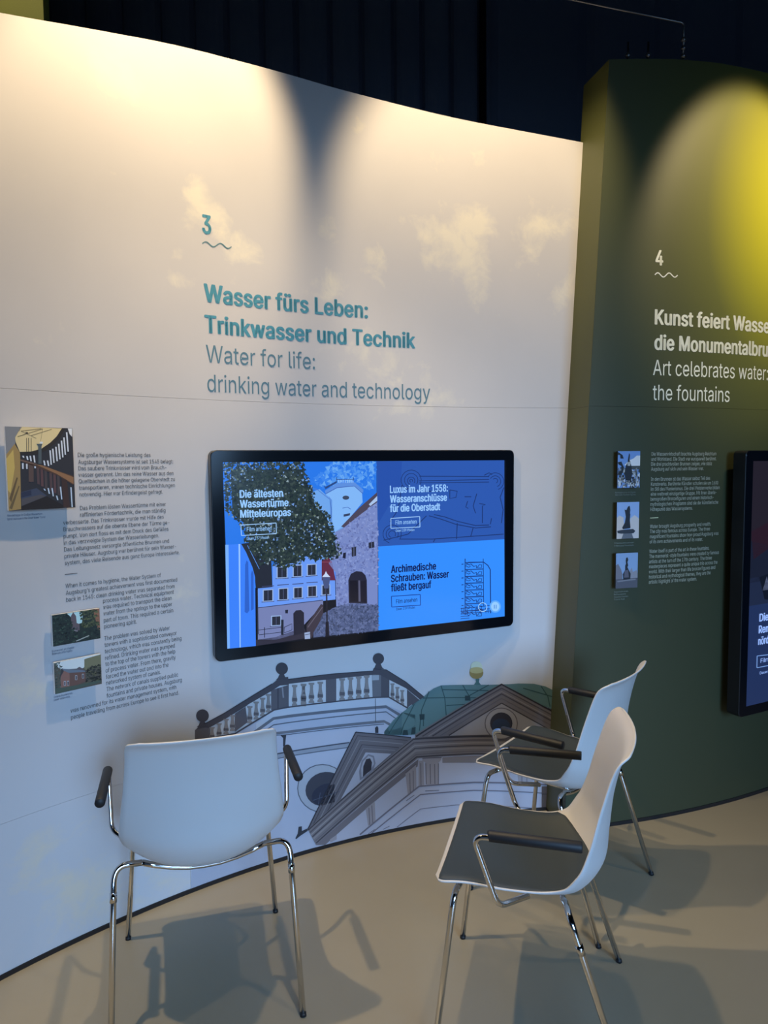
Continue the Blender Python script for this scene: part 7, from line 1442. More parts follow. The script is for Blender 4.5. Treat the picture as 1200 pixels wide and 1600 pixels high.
# ------------------------------------------------------------------ structure: floor, ceiling, back wall
v, f = box_data(-5, 5.5, -6, 7.5, -0.1, 0)
tag(link_mesh('floor', v, f, MAT_FLOOR), 'smooth beige poured floor with faint reflections', kind='structure')
v, f = box_data(-5, 5.5, -6, 7.5, 5.2, 5.3)
tag(link_mesh('ceiling', v, f, MAT_CEIL), 'black ceiling', kind='structure')
v, f = box_data(-5, 5.5, 5.6, 5.7, 0, 5.2)
tag(link_mesh('wall_back', v, f, MAT_CURTAIN), 'dark wall behind the curtains', kind='structure')


v, f = box_data(-5.1, -5, -6, 5.7, 0, 5.2)
tag(link_mesh('wall_left', v, f, MAT_CURTAIN), 'dark side wall of the hall', kind='structure')
v, f = box_data(5.5, 5.6, -6, 5.7, 0, 5.2)
tag(link_mesh('wall_far', v, f, MAT_CURTAIN), 'dark far side wall of the hall', kind='structure')


# curved walls ------------------------------------------------------
def top3(u):
    p = [[-3.6, 2.60]] + TOP3 + [[0.0, 2.83]]
    for a, b in zip(p[:-1], p[1:]):
        if u <= b[0]:
            break
    t = (u - a[0]) / (b[0] - a[0])
    t = max(0.0, min(1.0, t))
    return a[1] + (b[1] - a[1]) * t


def top3s(u):
    return sum(top3(u + d * 0.06) for d in (-2, -1, 0, 1, 2)) / 5


def right3(z):
    return -0.396 + 0.0474 * z


U3L = -3.5


def curved_slab(name, fn, uL, uR, z0, ztop, off_f, off_b, mat, parent, nu=60, nz=2, fields=None):
    """slab following a curved wall; uL/uR/z0/ztop are functions or numbers"""
    g = lambda q, t: q(t) if callable(q) else q
    V, Fc, info = [], [], []
    for off in (off_f, off_b):
        for j in range(nz + 1):
            for i in range(nu + 1):
                s, t = i / nu, j / nz
                zr = g(z0, 0) + t * ((g(ztop, 0) if not callable(ztop) else 2.85) - g(z0, 0))
                u = g(uL, zr) + s * (g(uR, zr) - g(uL, zr))
                zt = g(ztop, u)
                z = g(z0, 0) + t * (zt - g(z0, 0))
                u = g(uL, z) + s * (g(uR, z) - g(uL, z))
                V.append(fn(u, z, off))
                info.append((u, z))
    W = nu + 1
    n = W * (nz + 1)
    idx = lambda k, j, i: k * n + j * W + i
    for j in range(nz):
        for i in range(nu):
            Fc.append((idx(0, j, i), idx(0, j, i + 1), idx(0, j + 1, i + 1), idx(0, j + 1, i)))
            Fc.append((idx(1, j, i), idx(1, j + 1, i), idx(1, j + 1, i + 1), idx(1, j, i + 1)))
    for i in range(nu):
        Fc.append((idx(0, nz, i), idx(0, nz, i + 1), idx(1, nz, i + 1), idx(1, nz, i)))
        Fc.append((idx(0, 0, i + 1), idx(0, 0, i), idx(1, 0, i), idx(1, 0, i + 1)))
    for j in range(nz):
        Fc.append((idx(0, j + 1, 0), idx(1, j + 1, 0), idx(1, j, 0), idx(0, j, 0)))
        Fc.append((idx(0, j, nu), idx(1, j, nu), idx(1, j + 1, nu), idx(0, j + 1, nu)))
    me = bpy.data.meshes.new(name)
    me.from_pydata([tuple(p) for p in V], [], Fc)
    if fields:
        for fname, fx in fields.items():
            a = me.attributes.new(fname, 'FLOAT', 'POINT')
            a.data.foreach_set('value', [fx(u, z) for u, z in info])
        uv = me.uv_layers.new(name='print')
        uv.data.foreach_set('uv', [c for lp in me.loops for c in info[lp.vertex_index]])
    me.materials.append(mat)
    o = bpy.data.objects.new(name, me)
    COL.objects.link(o)
    if parent:
        o.parent = parent
    return o


def cloud(u, z):
    return sum(a * math.exp(-((u - cu) / su) ** 2 * 0.7 - ((z - cz) / sz) ** 2 * 0.7) for cu, cz, su, sz, a in CLOUDS)


def low(u, z):
    t = max(0.0, min(1.0, (1.35 - z) / 0.9))
    return t * t * (3 - 2 * t)


FIELDS3 = {'cloud': cloud, 'low': low}
wall_c = curved_slab('wall_center', S3, U3L, lambda z: right3(z) - 0.002, 0.0, lambda u: top3s(u) - 0.004, -0.012, -0.07, MAT_SEAM, None, nu=80, nz=6)
tag(wall_c, 'white curved exhibition wall printed with a cloudy sky and church roofs', kind='structure')
SEAM_U, SEAM_L, G = 1.773, 0.477, 0.0004
curved_slab('wall_panel', S3, U3L, right3, SEAM_U + G, top3s, 0, -0.012, MAT_SKY, wall_c, nu=190, nz=64, fields=FIELDS3)
curved_slab('wall_panel', S3, U3L, right3, SEAM_L + G, SEAM_U - G, 0, -0.012, MAT_SKY, wall_c, nu=190, nz=70, fields=FIELDS3)
curved_slab('wall_panel', S3, U3L, -1.968 - G, 0.016, SEAM_L - G, 0, -0.012, MAT_SKY, wall_c, nu=90, nz=26, fields=FIELDS3)
curved_slab('wall_panel', S3, -1.968 + G, right3, 0.016, SEAM_L - G, 0, -0.012, MAT_SKY, wall_c, nu=90, nz=26, fields=FIELDS3)
tag(curved_slab('trim_1', S3, U3L, lambda z: -0.396, 0.0, 0.0155, 0.003, -0.012, MAT_BLACK, None, nu=80, nz=1), 'black skirting line under the white curved wall', kind='structure')


def left4(z):
    return 0.672 + 0.0502 * z


def top4(u):
    p = [(0.6, 3.09), (0.829, 3.115), (0.964, 3.134), (1.113, 3.154), (1.339, 3.177), (1.635, 3.194), (3.9, 3.2)]
    for a, b in zip(p[:-1], p[1:]):
        if u <= b[0]:
            break
    return a[1] + (b[1] - a[1]) * max(0, min(1, (u - a[0]) / (b[0] - a[0])))


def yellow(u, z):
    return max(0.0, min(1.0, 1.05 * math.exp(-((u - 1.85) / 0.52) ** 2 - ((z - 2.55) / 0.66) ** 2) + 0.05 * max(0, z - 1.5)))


wall_r = curved_slab('wall_right', S4, lambda z: left4(z) + 0.003, 3.6, 0.0, lambda u: top4(u) - 0.004, -0.012, -0.19, MAT_CORE, None, nu=60, nz=8)
tag(wall_r, 'dark green curved exhibition wall fading to yellow at its top', kind='structure')
for za, zb in ((0.016, 1.766 - G), (1.766 + G, top4)):
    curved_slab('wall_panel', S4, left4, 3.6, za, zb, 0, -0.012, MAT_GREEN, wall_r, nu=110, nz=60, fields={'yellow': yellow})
# return face of the green wall, closing the step between the two walls
V, Fc, n = [], [], 24
for (za, zb) in ((0.016, 1.766 - G), (1.766 + G, 3.113)):
    b = len(V)
    for j in range(n + 1):
        z = za + (zb - za) * j / n
        u = left4(z)
        for off in (0.0, -0.2):
            V.append(S4(u - 0.0004, z, off))
    for j in range(n):
        Fc.append((b + 2 * j, b + 2 * j + 2, b + 2 * j + 3, b + 2 * j + 1))
ret = link_mesh('return_face', V, Fc, MAT_GREEN, wall_r)
a = ret.data.attributes.new('yellow', 'FLOAT', 'POINT')
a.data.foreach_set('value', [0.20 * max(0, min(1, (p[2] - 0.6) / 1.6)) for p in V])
tag(curved_slab('trim_2', S4, 0.675, 3.6, 0.0, 0.0155, 0.003, -0.012, MAT_BLACK, None, nu=60, nz=1), 'black skirting line under the green curved wall', kind='structure')

# ------------------------------------------------------------------ flat print on the walls and screens
groups = {}
for fr, grp, layer, rgb, pts in PRINTS:
    groups.setdefault((fr, grp), []).append((layer, rgb, pts))
tgroups = {}
for fr, grp, s, u0, z0, du, cap, style, col, ref in TEXTS:
    tgroups.setdefault((fr, grp), []).append((s, u0, z0, du, cap, style, col, ref))
CLIP3 = [((0, 0.016, 0), (0, 1, 0)), ((-0.396 - 0.001, 0, 0), (-1, 0.0474, 0))]
NAME3 = {'tower': 'printed_balustrade_tower', 'dome': 'printed_green_dome', 'pediment': 'printed_gable_roofs', 'number': 'wave_mark', 'body_english': 'dividing_rule', 'body_text': 'dividing_rule'}
for (fr, grp), ps in groups.items():
    if fr in CURVED:
        ink_mesh(NAME3.get(grp, grp.split('@')[0]), ps, FR[fr], STEP[fr], MAT_INK, wall_c if fr == 'W3' else wall_r,
                 mural if grp in ('tower', 'dome', 'pediment') else albedo, cut=0.06, clip=CLIP3 if fr == 'W3' else None)
NAMET = {'number': 'section_number', 'heading': 'heading_lettering', 'body_german': 'german_text', 'body_english': 'english_text',
         'captions': 'photo_captions', 'body_text': 'wall_text'}
INK4 = lambda rgb: tuple(0.95 * lin(c) / lin(226) for c in rgb)
for (fr, grp), ls in tgroups.items():
    if fr in CURVED:
        text_part(NAMET.get(grp, grp.split('@')[0]), ls, FR[fr], MAT_INK, wall_c if fr == 'W3' else wall_r, albedo if fr == 'W3' else INK4, 0.0012)


# ------------------------------------------------------------------ wall displays
def rounded_rect(x0, x1, z0, z1, r, n=6):
    pts = []
    for cx, cz, a0 in ((x1 - r, z1 - r, 0), (x0 + r, z1 - r, 90), (x0 + r, z0 + r, 180), (x1 - r, z0 + r, 270)):
        for k in range(n + 1):
            a = math.radians(a0 + 90 * k / n)
            pts.append((cx + r * math.cos(a), cz + r * math.sin(a)))
    return pts


def plate(name, fn, x0, x1, z0, z1, r, yf, yb, mat, parent, bev=0.002):
    """rounded plate between depths yf (front) and yb (back)"""
    rings = [(rounded_rect(x0 + bev, x1 - bev, z0 + bev, z1 - bev, r), yf), (rounded_rect(x0, x1, z0, z1, r), yf - bev), (rounded_rect(x0, x1, z0, z1, r), yb)]
    V, Fc = [], []
    for pts, y in rings:
        V += [fn(a, b, y) for a, b in pts]
    m = len(rings[0][0])
    for k in range(2):
        for i in range(m):
            j = (i + 1) % m
            Fc.append((k * m + i, k * m + j, (k + 1) * m + j, (k + 1) * m + i))
    Fc.append(tuple(range(m)))
    Fc.append(tuple(range(2 * m, 3 * m))[::-1])
    return link_mesh(name, V, Fc, mat, parent)


def relocate(root):
    """move an assembled thing's Empty to its base without moving its parts"""
    for ch in root.children:
        ch.matrix_parent_inverse = root.matrix_basis.inverted()


def foliage(fn_area, n, size, tones, rnd, layer):
    xs, ys = [p[0] for p in fn_area], [p[1] for p in fn_area]
    out = []

    def inside(x, y):
        c = False
        for (xa, ya), (xb, yb) in zip(fn_area, fn_area[1:] + fn_area[:1]):
            if (ya > y) != (yb > y) and x < (xb - xa) * (y - ya) / (yb - ya) + xa:
                c = not c
        return c
    while len(out) < n:
        x, y = rnd.uniform(min(xs), max(xs)), rnd.uniform(min(ys), max(ys))
        if not inside(x, y):
            continue
        s, a = size * rnd.uniform(0.5, 1.5), rnd.uniform(0, 6.28)
        pts = [(x + s * math.cos(a + k * 2.09) * rnd.uniform(0.6, 1.3), y + s * math.sin(a + k * 2.09) * rnd.uniform(0.6, 1.3)) for k in range(3)]
        out.append((layer + len(out) % 3 * 0.3, rnd.choice(tones), pts))
    return out


def display(fr, fn, rect, bez, thick, label, frame_key):
    x0, x1, z0, z1 = rect
    c = fn((x0 + x1) / 2, z0 - bez)
    root = empty('wall_display', c)
    parts = []
    parts.append(plate('housing', fn, x0 - bez, x1 + bez, z0 - bez, z1 + bez, 0.022, -0.001, -thick, MAT_HOUSING, root))
    parts.append(plate('front_glass', fn, x0 - bez + 0.003, x1 + bez - 0.003, z0 - bez + 0.003, z1 + bez - 0.003, 0.02, 0.0, -0.001, MAT_GLASS, root, bev=0.0005))
    cx, cz = (x0 + x1) / 2, (z0 + z1) / 2
    for px in (-0.2, 0.2):
        V = []
        for y in (-thick, -thick - 0.045):
            for a_, b_ in ((cx + px - 0.03, cz - 0.2), (cx + px + 0.03, cz - 0.2), (cx + px + 0.03, cz + 0.2), (cx + px - 0.03, cz + 0.2)):
                V.append(fn(a_, b_, y))
        link_mesh('wall_bracket', V, [(0, 1, 2, 3), (4, 7, 6, 5), (0, 4, 5, 1), (1, 5, 6, 2), (2, 6, 7, 3), (3, 7, 4, 0)], MAT_HOUSING, root)
    scr = ink_mesh('screen', [(0, (8, 12, 24), [(x0, z0), (x1, z0), (x1, z1), (x0, z1)])], fn, 0, MAT_PIXELS, root, glow, base=0.0004)
    parts.append(scr)
    for (f_, grp), ps in groups.items():
        if f_ == fr:
            extra = []
            if grp == 'picture_tower':
                rnd = random.Random(5)
                extra += foliage([tuple(p) for p in AREAS['tree']], 3000, 0.0065, [(30, 44, 46), (38, 54, 50), (24, 36, 40), (48, 62, 60), (56, 70, 66), (44, 58, 60)], rnd, 10.1)
                extra += foliage([tuple(p) for p in AREAS['tree']], 420, 0.0042, [(110, 150, 215), (140, 160, 170), (90, 120, 160), (100, 118, 100)], rnd, 11.2)
                cx_, cy_ = sum(p[0] for p in AREAS['tree']) / len(AREAS['tree']), sum(p[1] for p in AREAS['tree']) / len(AREAS['tree'])
                extra.append((10, (34, 46, 48), [(cx_ + (p[0] - cx_) * 0.9, cy_ + (p[1] - cy_) * 0.9) for p in AREAS['tree']]))
                extra += foliage([tuple(p) for p in AREAS['sky']], 300, 0.010, [(80, 150, 238), (58, 132, 236), (104, 168, 242), (46, 122, 232)], rnd, 1.3)
                extra += foliage([tuple(p) for p in AREAS['cobble']], 900, 0.006, [(70, 84, 124), (98, 112, 156), (56, 68, 100), (84, 98, 142)], rnd, 5.5)
                extra += foliage([tuple(p) for p in AREAS['stone']], 700, 0.006, [(110, 128, 190), (134, 152, 210), (96, 110, 168), (124, 140, 196)], rnd, 5.6)
            parts.append(ink_mesh(grp.split('@')[0], ps + extra, fn, STEP[fr], MAT_PIXELS, scr, glow, clip=[((x0, 0, 0), (1, 0, 0)), ((x1, 0, 0), (-1, 0, 0)), ((0, z0, 0), (0, 1, 0)), ((0, z1, 0), (0, -1, 0))], base=0.0006))
    for (f_, grp), ls in tgroups.items():
        if f_ == fr:
            parts.append(text_part(grp.split('@')[0], ls, fn, MAT_PIXELS, scr, glow, 0.0026))
    inv = root.matrix_basis.inverted()
    inv = Matrix.Translation(-Vector(c))
    for o in root.children:
        o.data.transform(inv)
        for g_ in o.children:
            g_.data.transform(inv)
    tag(root, label, 'screen')
    return root


display('T1', TA, (-0.5927, 0.5927, -0.3334, 0.3334), 0.043, 0.042, 'large black wall screen showing film choices on the white curved wall', 'A')
display('T2', TB, (0.0, 1.885, -1.06, 0.0), 0.045, 0.06, 'dark wall screen on the green wall, cut off by the right picture edge', 'B')

# ------------------------------------------------------------------ photo boards
PIX = {}
def _m1(pts):
    r = []
    for x, y in pts:
        s = (x - 95 - (y - 60) * 0.035) / 1040
        r.append((s, (y - 62 - s * 25) / (1310 - s * 70)))
    return r


def _m2(pts):
    return [((x - 72 - (y - 170) * 0.03) / 755, (y - 175 + (x - 70) * 0.14) / 490) for x, y in pts]


def _m3(pts):
    return [((x - 100 - (y - 940) * 0.03) / 755, (y - 945 + (x - 95) * 0.165) / 485) for x, y in pts]


def board_a():
    r = random.Random(3)
    full = [(0, 0), (1, 0), (1, 1), (0, 1)]
    L = [(0, (44, 42, 46), full)]
    A = lambda l, c, pts: L.append((l, c, _m1(pts)))
    A(1, (206, 178, 128), [(330, 55), (970, 90), (880, 220), (780, 310), (640, 410), (480, 450), (310, 455), (250, 300), (245, 230)])
    A(1, (120, 116, 116), [(80, 55), (345, 60), (250, 230), (240, 400), (90, 520)])
    A(2, (150, 118, 70), [(90, 500), (235, 330), (315, 470), (325, 1350), (130, 1390)])
    A(3, (186, 152, 82), [(110, 560), (215, 420), (235, 700), (170, 1100), (120, 1050)])
    A(3, (96, 74, 48), [(150, 1180), (260, 850), (280, 860), (180, 1240)])
    A(3, (100, 80, 52), [(150, 1330), (290, 980), (305, 990), (190, 1350)])
    for a, b in (((330, 130), (640, 90)), ((280, 215), (660, 95)), ((330, 130), (560, 240)), ((660, 90), (625, 290)), ((480, 200), (800, 100)), ((280, 215), (420, 170))):
        L.append((4, (120, 98, 66), _m1([a, b, (b[0] + 3, b[1] + 9), (a[0] + 3, a[1] + 9)])))
    for x in (410, 440, 478):
        A(4, (96, 80, 58), [(x, 240), (x + 10, 240), (x + 10, 455), (x, 455)])
    A(4, (70, 60, 50), [(400, 150), (435, 150), (435, 175), (400, 175)])
    A(5, (42, 36, 34), [(310, 455), (480, 450), (640, 405), (780, 310), (880, 215), (960, 95), (1020, 95), (940, 230), (850, 330), (700, 440), (560, 500), (320, 500)])
    A(5, (230, 222, 215), [(1060, 90), (1130, 90), (1130, 220), (1090, 180)])
    for i, (x, y, h) in enumerate(((345, 515, 30), (405, 520, 60), (455, 515, 85), (510, 510, 110), (665, 590, 75), (722, 590, 85), (762, 430, 225), (805, 405, 220), (855, 375, 225), (900, 330, 240), (945, 280, 260), (985, 230, 270), (1030, 150, 300))):
        A(6, (196, 192, 196), [(x, y), (x + 24, y), (x + 34 + i, y + h), (x + 12 + i, y + h)])
    A(7, (74, 80, 82), [(565, 330), (655, 330), (640, 370), (640, 640), (590, 640), (590, 370)])
    A(7, (220, 214, 206), [(620, 295), (665, 300), (655, 330), (610, 325)])
    A(8, (74, 52, 42), [(320, 560), (1150, 830), (1150, 980), (900, 830), (320, 600)])
    A(9, (132, 92, 62), [(640, 660), (1150, 850), (1152, 960), (880, 800), (560, 655)])
    A(9, (110, 84, 72), [(320, 575), (560, 640), (560, 655), (320, 595)])
    for x, y, h in ((340, 630, 90), (400, 640, 80), (525, 680, 30)):
        A(9, (190, 188, 194), [(x, y), (x + 26, y), (x + 26, y + h), (x + 4, y + h)])
    for i, x in enumerate((440, 560, 620, 680, 760, 820, 880, 960)):
        A(7, (70 + i % 3 * 8, 58, 58), [(x, 640 + i * 24), (x + 40, 655 + i * 24), (x + 50, 930 + i * 35), (x + 10, 920 + i * 35)])
    A(8, (84, 64, 58), [(440, 640), (515, 660), (515, 920), (440, 920)])
    for x, y, h in ((665, 1030, 30), (728, 1020, 90), (790, 1020, 130), (862, 1140, 70), (925, 1000, 200), (1095, 1010, 310)):
        A(9, (176, 182, 192), [(x, y), (x + 22, y), (x + 40, y + h), (x + 20, y + h)])
    A(6, (58, 62, 78), [(330, 1080), (560, 1020), (720, 1140), (330, 1260)])
    A(7, (74, 68, 70), [(330, 1190), (620, 1120), (700, 1150), (330, 1300)])
    A(7, (40, 44, 62), [(320, 1090), (480, 1050), (480, 1130), (320, 1170)])
    A(6, (34, 28, 28), [(330, 1300), (720, 1150), (980, 1290), (980, 1345), (330, 1370)])
    A(10, (58, 40, 36), [(950, 860), (1040, 900), (1090, 1330), (980, 1330)])
    return L


def board_b():
    r = random.Random(7)
    full = [(0, 0), (1, 0), (1, 1), (0, 1)]
    L = [(0, (38, 46, 42), full)]
    A = lambda l, c, pts: L.append((l, c, _m2(pts)))
    A(1, (176, 200, 226), [(300, 150), (560, 110), (540, 300), (440, 330), (360, 200)])
    A(2, (96, 80, 82), [(365, 190), (400, 128), (445, 190), (455, 300), (500, 320), (500, 420), (370, 400)])
    A(2, (118, 108, 112), [(380, 370), (480, 360), (470, 440), (410, 430)])
    A(2, (140, 92, 70), [(720, 90), (830, 60), (838, 420), (800, 420)])
    L += foliage([(0, 0), (.3, 0), (.45, .5), (.55, .75), (1, .6), (1, 1), (0, 1)], 220, .035, [(30, 40, 38), (46, 58, 50), (26, 32, 34), (56, 72, 58)], r, 3)
    L += foliage([(.58, 0), (.95, 0), (.98, .6), (.62, .55)], 160, .035, [(60, 66, 48), (80, 84, 58), (48, 52, 40), (98, 98, 66)], r, 3)
    A(5, (150, 150, 140), [(430, 585), (650, 500), (655, 515), (450, 595)])
    return L


def board_c():
    r = random.Random(9)
    full = [(0, 0), (1, 0), (1, 1), (0, 1)]
    L = [(0, (84, 76, 66), full)]
    A = lambda l, c, pts: L.append((l, c, _m3(pts)))
    A(1, (200, 204, 214), [(100, 945), (850, 800), (850, 860), (650, 960), (560, 1040), (200, 1050)])
    A(2, (112, 106, 80), [(580, 900), (630, 885), (850, 830), (858, 1010), (640, 1080), (580, 1060)])
    L += foliage([(0, 0), (.12, 0), (.2, .35), (.15, .9), (0, 1)], 90, .03, [(54, 62, 56), (72, 80, 70), (90, 96, 88)], r, 3)
    L += foliage([(.7, .35), (1, .3), (1, .95), (.62, .85)], 150, .035, [(60, 60, 50), (44, 44, 40), (92, 88, 64), (36, 36, 34)], r, 3)
    A(4, (128, 90, 80), [(200, 1130), (250, 1060), (340, 1110), (345, 1340), (205, 1330)])
    A(4, (100, 72, 64), [(340, 1110), (590, 1090), (600, 1250), (345, 1345)])
    A(5, (100, 106, 116), [(215, 1035), (470, 1060), (590, 1080), (590, 1100), (330, 1105), (250, 1070)])
    A(5, (60, 56, 58), [(215, 1035), (255, 1070), (195, 1170), (185, 1170)])
    A(4, (90, 80, 84), [(460, 1040), (500, 1015), (570, 1060), (560, 1080), (470, 1070)])
    for x, y in ((250, 1230), (300, 1230), (430, 1150), (540, 1130)):
        A(6, (190, 186, 190), [(x, y), (x + 30, y), (x + 30, y + 70), (x, y + 70)])
        A(7, (50, 46, 50), [(x + 5, y + 6), (x + 25, y + 6), (x + 25, y + 66), (x + 5, y + 66)])
    A(6, (70, 80, 70), [(110, 1340), (480, 1300), (840, 1240), (860, 1270), (130, 1430)])
    return L


def statue(kind):
    r = random.Random(20 + kind)
    full = [(0, 0), (1, 0), (1, 1), (0, 1)]
    sky = ((96, 128, 176), (120, 146, 184), (112, 138, 172))[kind]
    L = [(0, sky, full)]
    D = (24, 30, 38)
    if kind == 0:
        L += [(1, (210, 216, 224), [(.3, .38), (.5, .25), (.7, .2), (.85, .12), (1, .12), (1, .4), (.6, .42)]), (2, (60, 64, 62), [(.6, .4), (1, .4), (1, .5), (.6, .5)])]
        L += foliage([(0, .45), (1, .5), (1, 1), (0, 1)], 170, .06, [(30, 34, 38), (170, 176, 180), (60, 66, 66), (110, 114, 116)], r, 3)
        L += [(5, D, [(.46, .2), (.5, .05), (.54, .1), (.52, .24), (.56, .3), (.62, .42), (.66, .6), (.6, .8), (.36, .8), (.3, .6), (.36, .4), (.44, .3)]),
              (6, (150, 150, 146), [(.42, .3), (.58, .28), (.56, .4), (.44, .4)]),
              (5, D, [(0, .02), (.2, .1), (.26, .2), (.12, .2), (.1, .1), (0, .1)]), (5, D, [(0, .3), (.16, .28), (.26, .42), (.24, .58), (.1, .66), (.02, .6), (.16, .52), (.16, .4), (.04, .36)])]
    if kind == 1:
        L += [(1, (170, 164, 160), [(0, .42), (.12, .36), (.3, .42), (.34, .7), (.34, 1), (0, 1)]), (1, (168, 166, 166), [(.6, .45), (.8, .36), (1, .46), (1, 1), (.6, 1)])]
        L += [(4, D, [(.5, .12), (.54, .16), (.56, .24), (.6, .34), (.58, .5), (.62, .7), (.6, .72), (.28, .74), (.24, .7), (.36, .56), (.4, .4), (.36, .26), (.34, .2), (.42, .22), (.46, .16)]),
              (5, D, [(.5, .12), (.56, .1), (.6, .22), (.58, .3), (.55, .2)]), (4, (40, 46, 54), [(.02, .78), (.2, .76), (.74, .74), (.84, .8), (.76, .86), (.2, .86), (.04, .84)]),
              (4, (84, 90, 98), [(.3, .86), (.68, .86), (.76, 1), (.22, 1)])]
    if kind == 2:
        L += [(1, (98, 98, 108), [(0, .34), (.1, .3), (.24, .46), (.3, .6), (.3, .76), (0, .8)]), (1, (118, 120, 130), [(.62, .55), (.72, .42), (.78, .55), (.95, .5), (1, .6), (1, .8), (.6, .76)])]
        L += [(3, D, [(.46, .14), (.52, .12), (.56, .2), (.52, .26), (.56, .36), (.52, .4), (.6, .5), (.68, .6), (.66, .76), (.34, .76), (.32, .6), (.42, .48), (.42, .36), (.46, .3), (.44, .22)]),
              (4, (78, 78, 90), [(.4, .5), (.56, .48), (.6, .7), (.38, .7)]), (2, (70, 72, 82), [(0, .74), (1, .72), (1, 1), (0, 1)]), (5, (104, 106, 114), [(.06, .78), (.9, .74), (.92, .78), (.08, .82)])]
    return L


PIX = {0: board_a(), 1: board_b(), 2: board_c(), 3: statue(0), 4: statue(1), 5: statue(2)}
PIC4 = lambda rgb: tuple(min(0.85, 0.95 * lin(c) / lin(200)) for c in rgb)
PIC3 = lambda rgb: tuple(min(0.85, 0.75 * lin(c) / lin(r)) for c, r in zip(rgb, (196, 188, 184)))



def photo_board(idx, label):
    fr, off, q = BOARDS[idx]
    fn = FR[fr]
    u0, u1 = (q[0][0] + q[3][0]) / 2, (q[1][0] + q[2][0]) / 2
    z1, z0 = (q[0][1] + q[1][1]) / 2, (q[2][1] + q[3][1]) / 2
    # flat board held off the wall
    a, b = fn(u0, 0, off), fn(u1, 0, off)
    ex = (b - a).normalized()
    nrm = Vector((ex.y, -ex.x, 0))
    w, h = (b - a).length, z1 - z0
    base = Vector((a.x, a.y, z0))
    pf = lambda s, t, o=0.0: base + ex * s + Vector((0, 0, t)) + nrm * o
    org = pf(w / 2, 0, 0)
    root = empty('photo_board', org)
    th = 0.010
    plate('board', pf, 0, w, 0, h, 0.0006, 0.0, -th, MAT_BOARD if fr == 'W3' else MAT_BLACK, root, bev=0.0005)
    V, Fc = [], []
    g = off - th - 0.001
    for o_ in (-th, -th - g):
        for s, t in ((w * .25, h * .25), (w * .75, h * .25), (w * .75, h * .75), (w * .25, h * .75)):
            V.append(pf(s, t, o_))
    link_mesh('spacer', V, [(0, 1, 2, 3), (4, 7, 6, 5), (0, 4, 5, 1), (1, 5, 6, 2), (2, 6, 7, 3), (3, 7, 4, 0)], MAT_BOARD, root)
    ps = [(l, c, [(min(w, max(0, x * w)), min(h, max(0, (1 - y) * h))) for x, y in pts]) for l, c, pts in PIX[idx]]
    ink_mesh('photo_print', ps, pf, 0.00012, MAT_INK, root, PIC3 if fr == 'W3' else PIC4, base=0.0003)
    for o in root.children:
        o.data.transform(Matrix.Translation(-org))
    tag(root, label, 'photo board', 'photo boards on the walls')
    return root


BL = ['large photo board of a dark wooden spiral staircase, left on the white wall',
      'small photo board of a brick tower among dark trees on the white wall',
      'small photo board of a brick house with a grey roof, lowest on the white wall',
      'topmost of the three fountain photo boards on the green wall, bronze figures and clouds',
      'middle fountain photo board on the green wall, single statue against plain sky',
      'lowest fountain photo board on the green wall, statue on a square with buildings']
for i in range(6):
    photo_board(i, BL[i])


# ------------------------------------------------------------------ chairs
def cr_interp(ctrl, t):
    n = len(ctrl)
    i = max(0, min(n - 2, int(t)))
    f = t - i
    p1, p2 = ctrl[i], ctrl[i + 1]
    p0 = ctrl[i - 1] if i > 0 else [2 * a - b for a, b in zip(p1, p2)]
    p3 = ctrl[i + 2] if i + 2 < n else [2 * b - a for a, b in zip(p1, p2)]
    return [0.5 * (2 * b + (c - a) * f + (2 * a - 5 * b + 4 * c - d) * f * f + (3 * b - a - 3 * c + d) * f ** 3) for a, b, c, d in zip(p0, p1, p2, p3)]


NS = len(STATIONS)
_tt = [i * (NS - 1) / 90 for i in range(91)]
_cc = [cr_interp(STATIONS, t) for t in _tt]
_ll = [0.0]
for a, b in zip(_cc[:-1], _cc[1:]):
    _ll.append(_ll[-1] + math.hypot(b[0] - a[0], b[1] - a[1]))


def arc_len(t):
    x = t / (NS - 1) * 90
    i = min(89, int(x))
    return _ll[i] + (_ll[i + 1] - _ll[i]) * (x - i)


def shell_point(t, s, lift_mul=1.0, up=0.0, win=0.0):
    c = cr_interp(STATIONS, t)
    q = max(0.0, min(1.0, (t - 2.6) / 3.6))
    a = math.radians(82) * q * q * (3 - 2 * q)
    N = (math.sin(a), math.cos(a))
    L = arc_len(t)
    w = c[2] - win
    for e, r in ((L, 0.03), (_ll[-1] - L, 0.045)):
        k = max(0.0, 1 - e / r)
        w -= r * (1 - math.sqrt(max(0.0, 1 - k * k)))
    l = c[3] * abs(s) ** 2.2 * lift_mul + up
    return Vector((w * s, c[0] + N[0] * l, c[1] + N[1] * l))


def grid_normals(P):
    n, m = len(P), len(P[0])
    out = []
    for i in range(n):
        row = []
        for j in range(m):
            a = P[min(i + 1, n - 1)][j] - P[max(i - 1, 0)][j]
            b = P[i][min(j + 1, m - 1)] - P[i][max(j - 1, 0)]
            row.append(b.cross(a).normalized() * -1)
        out.append(row)
    return out


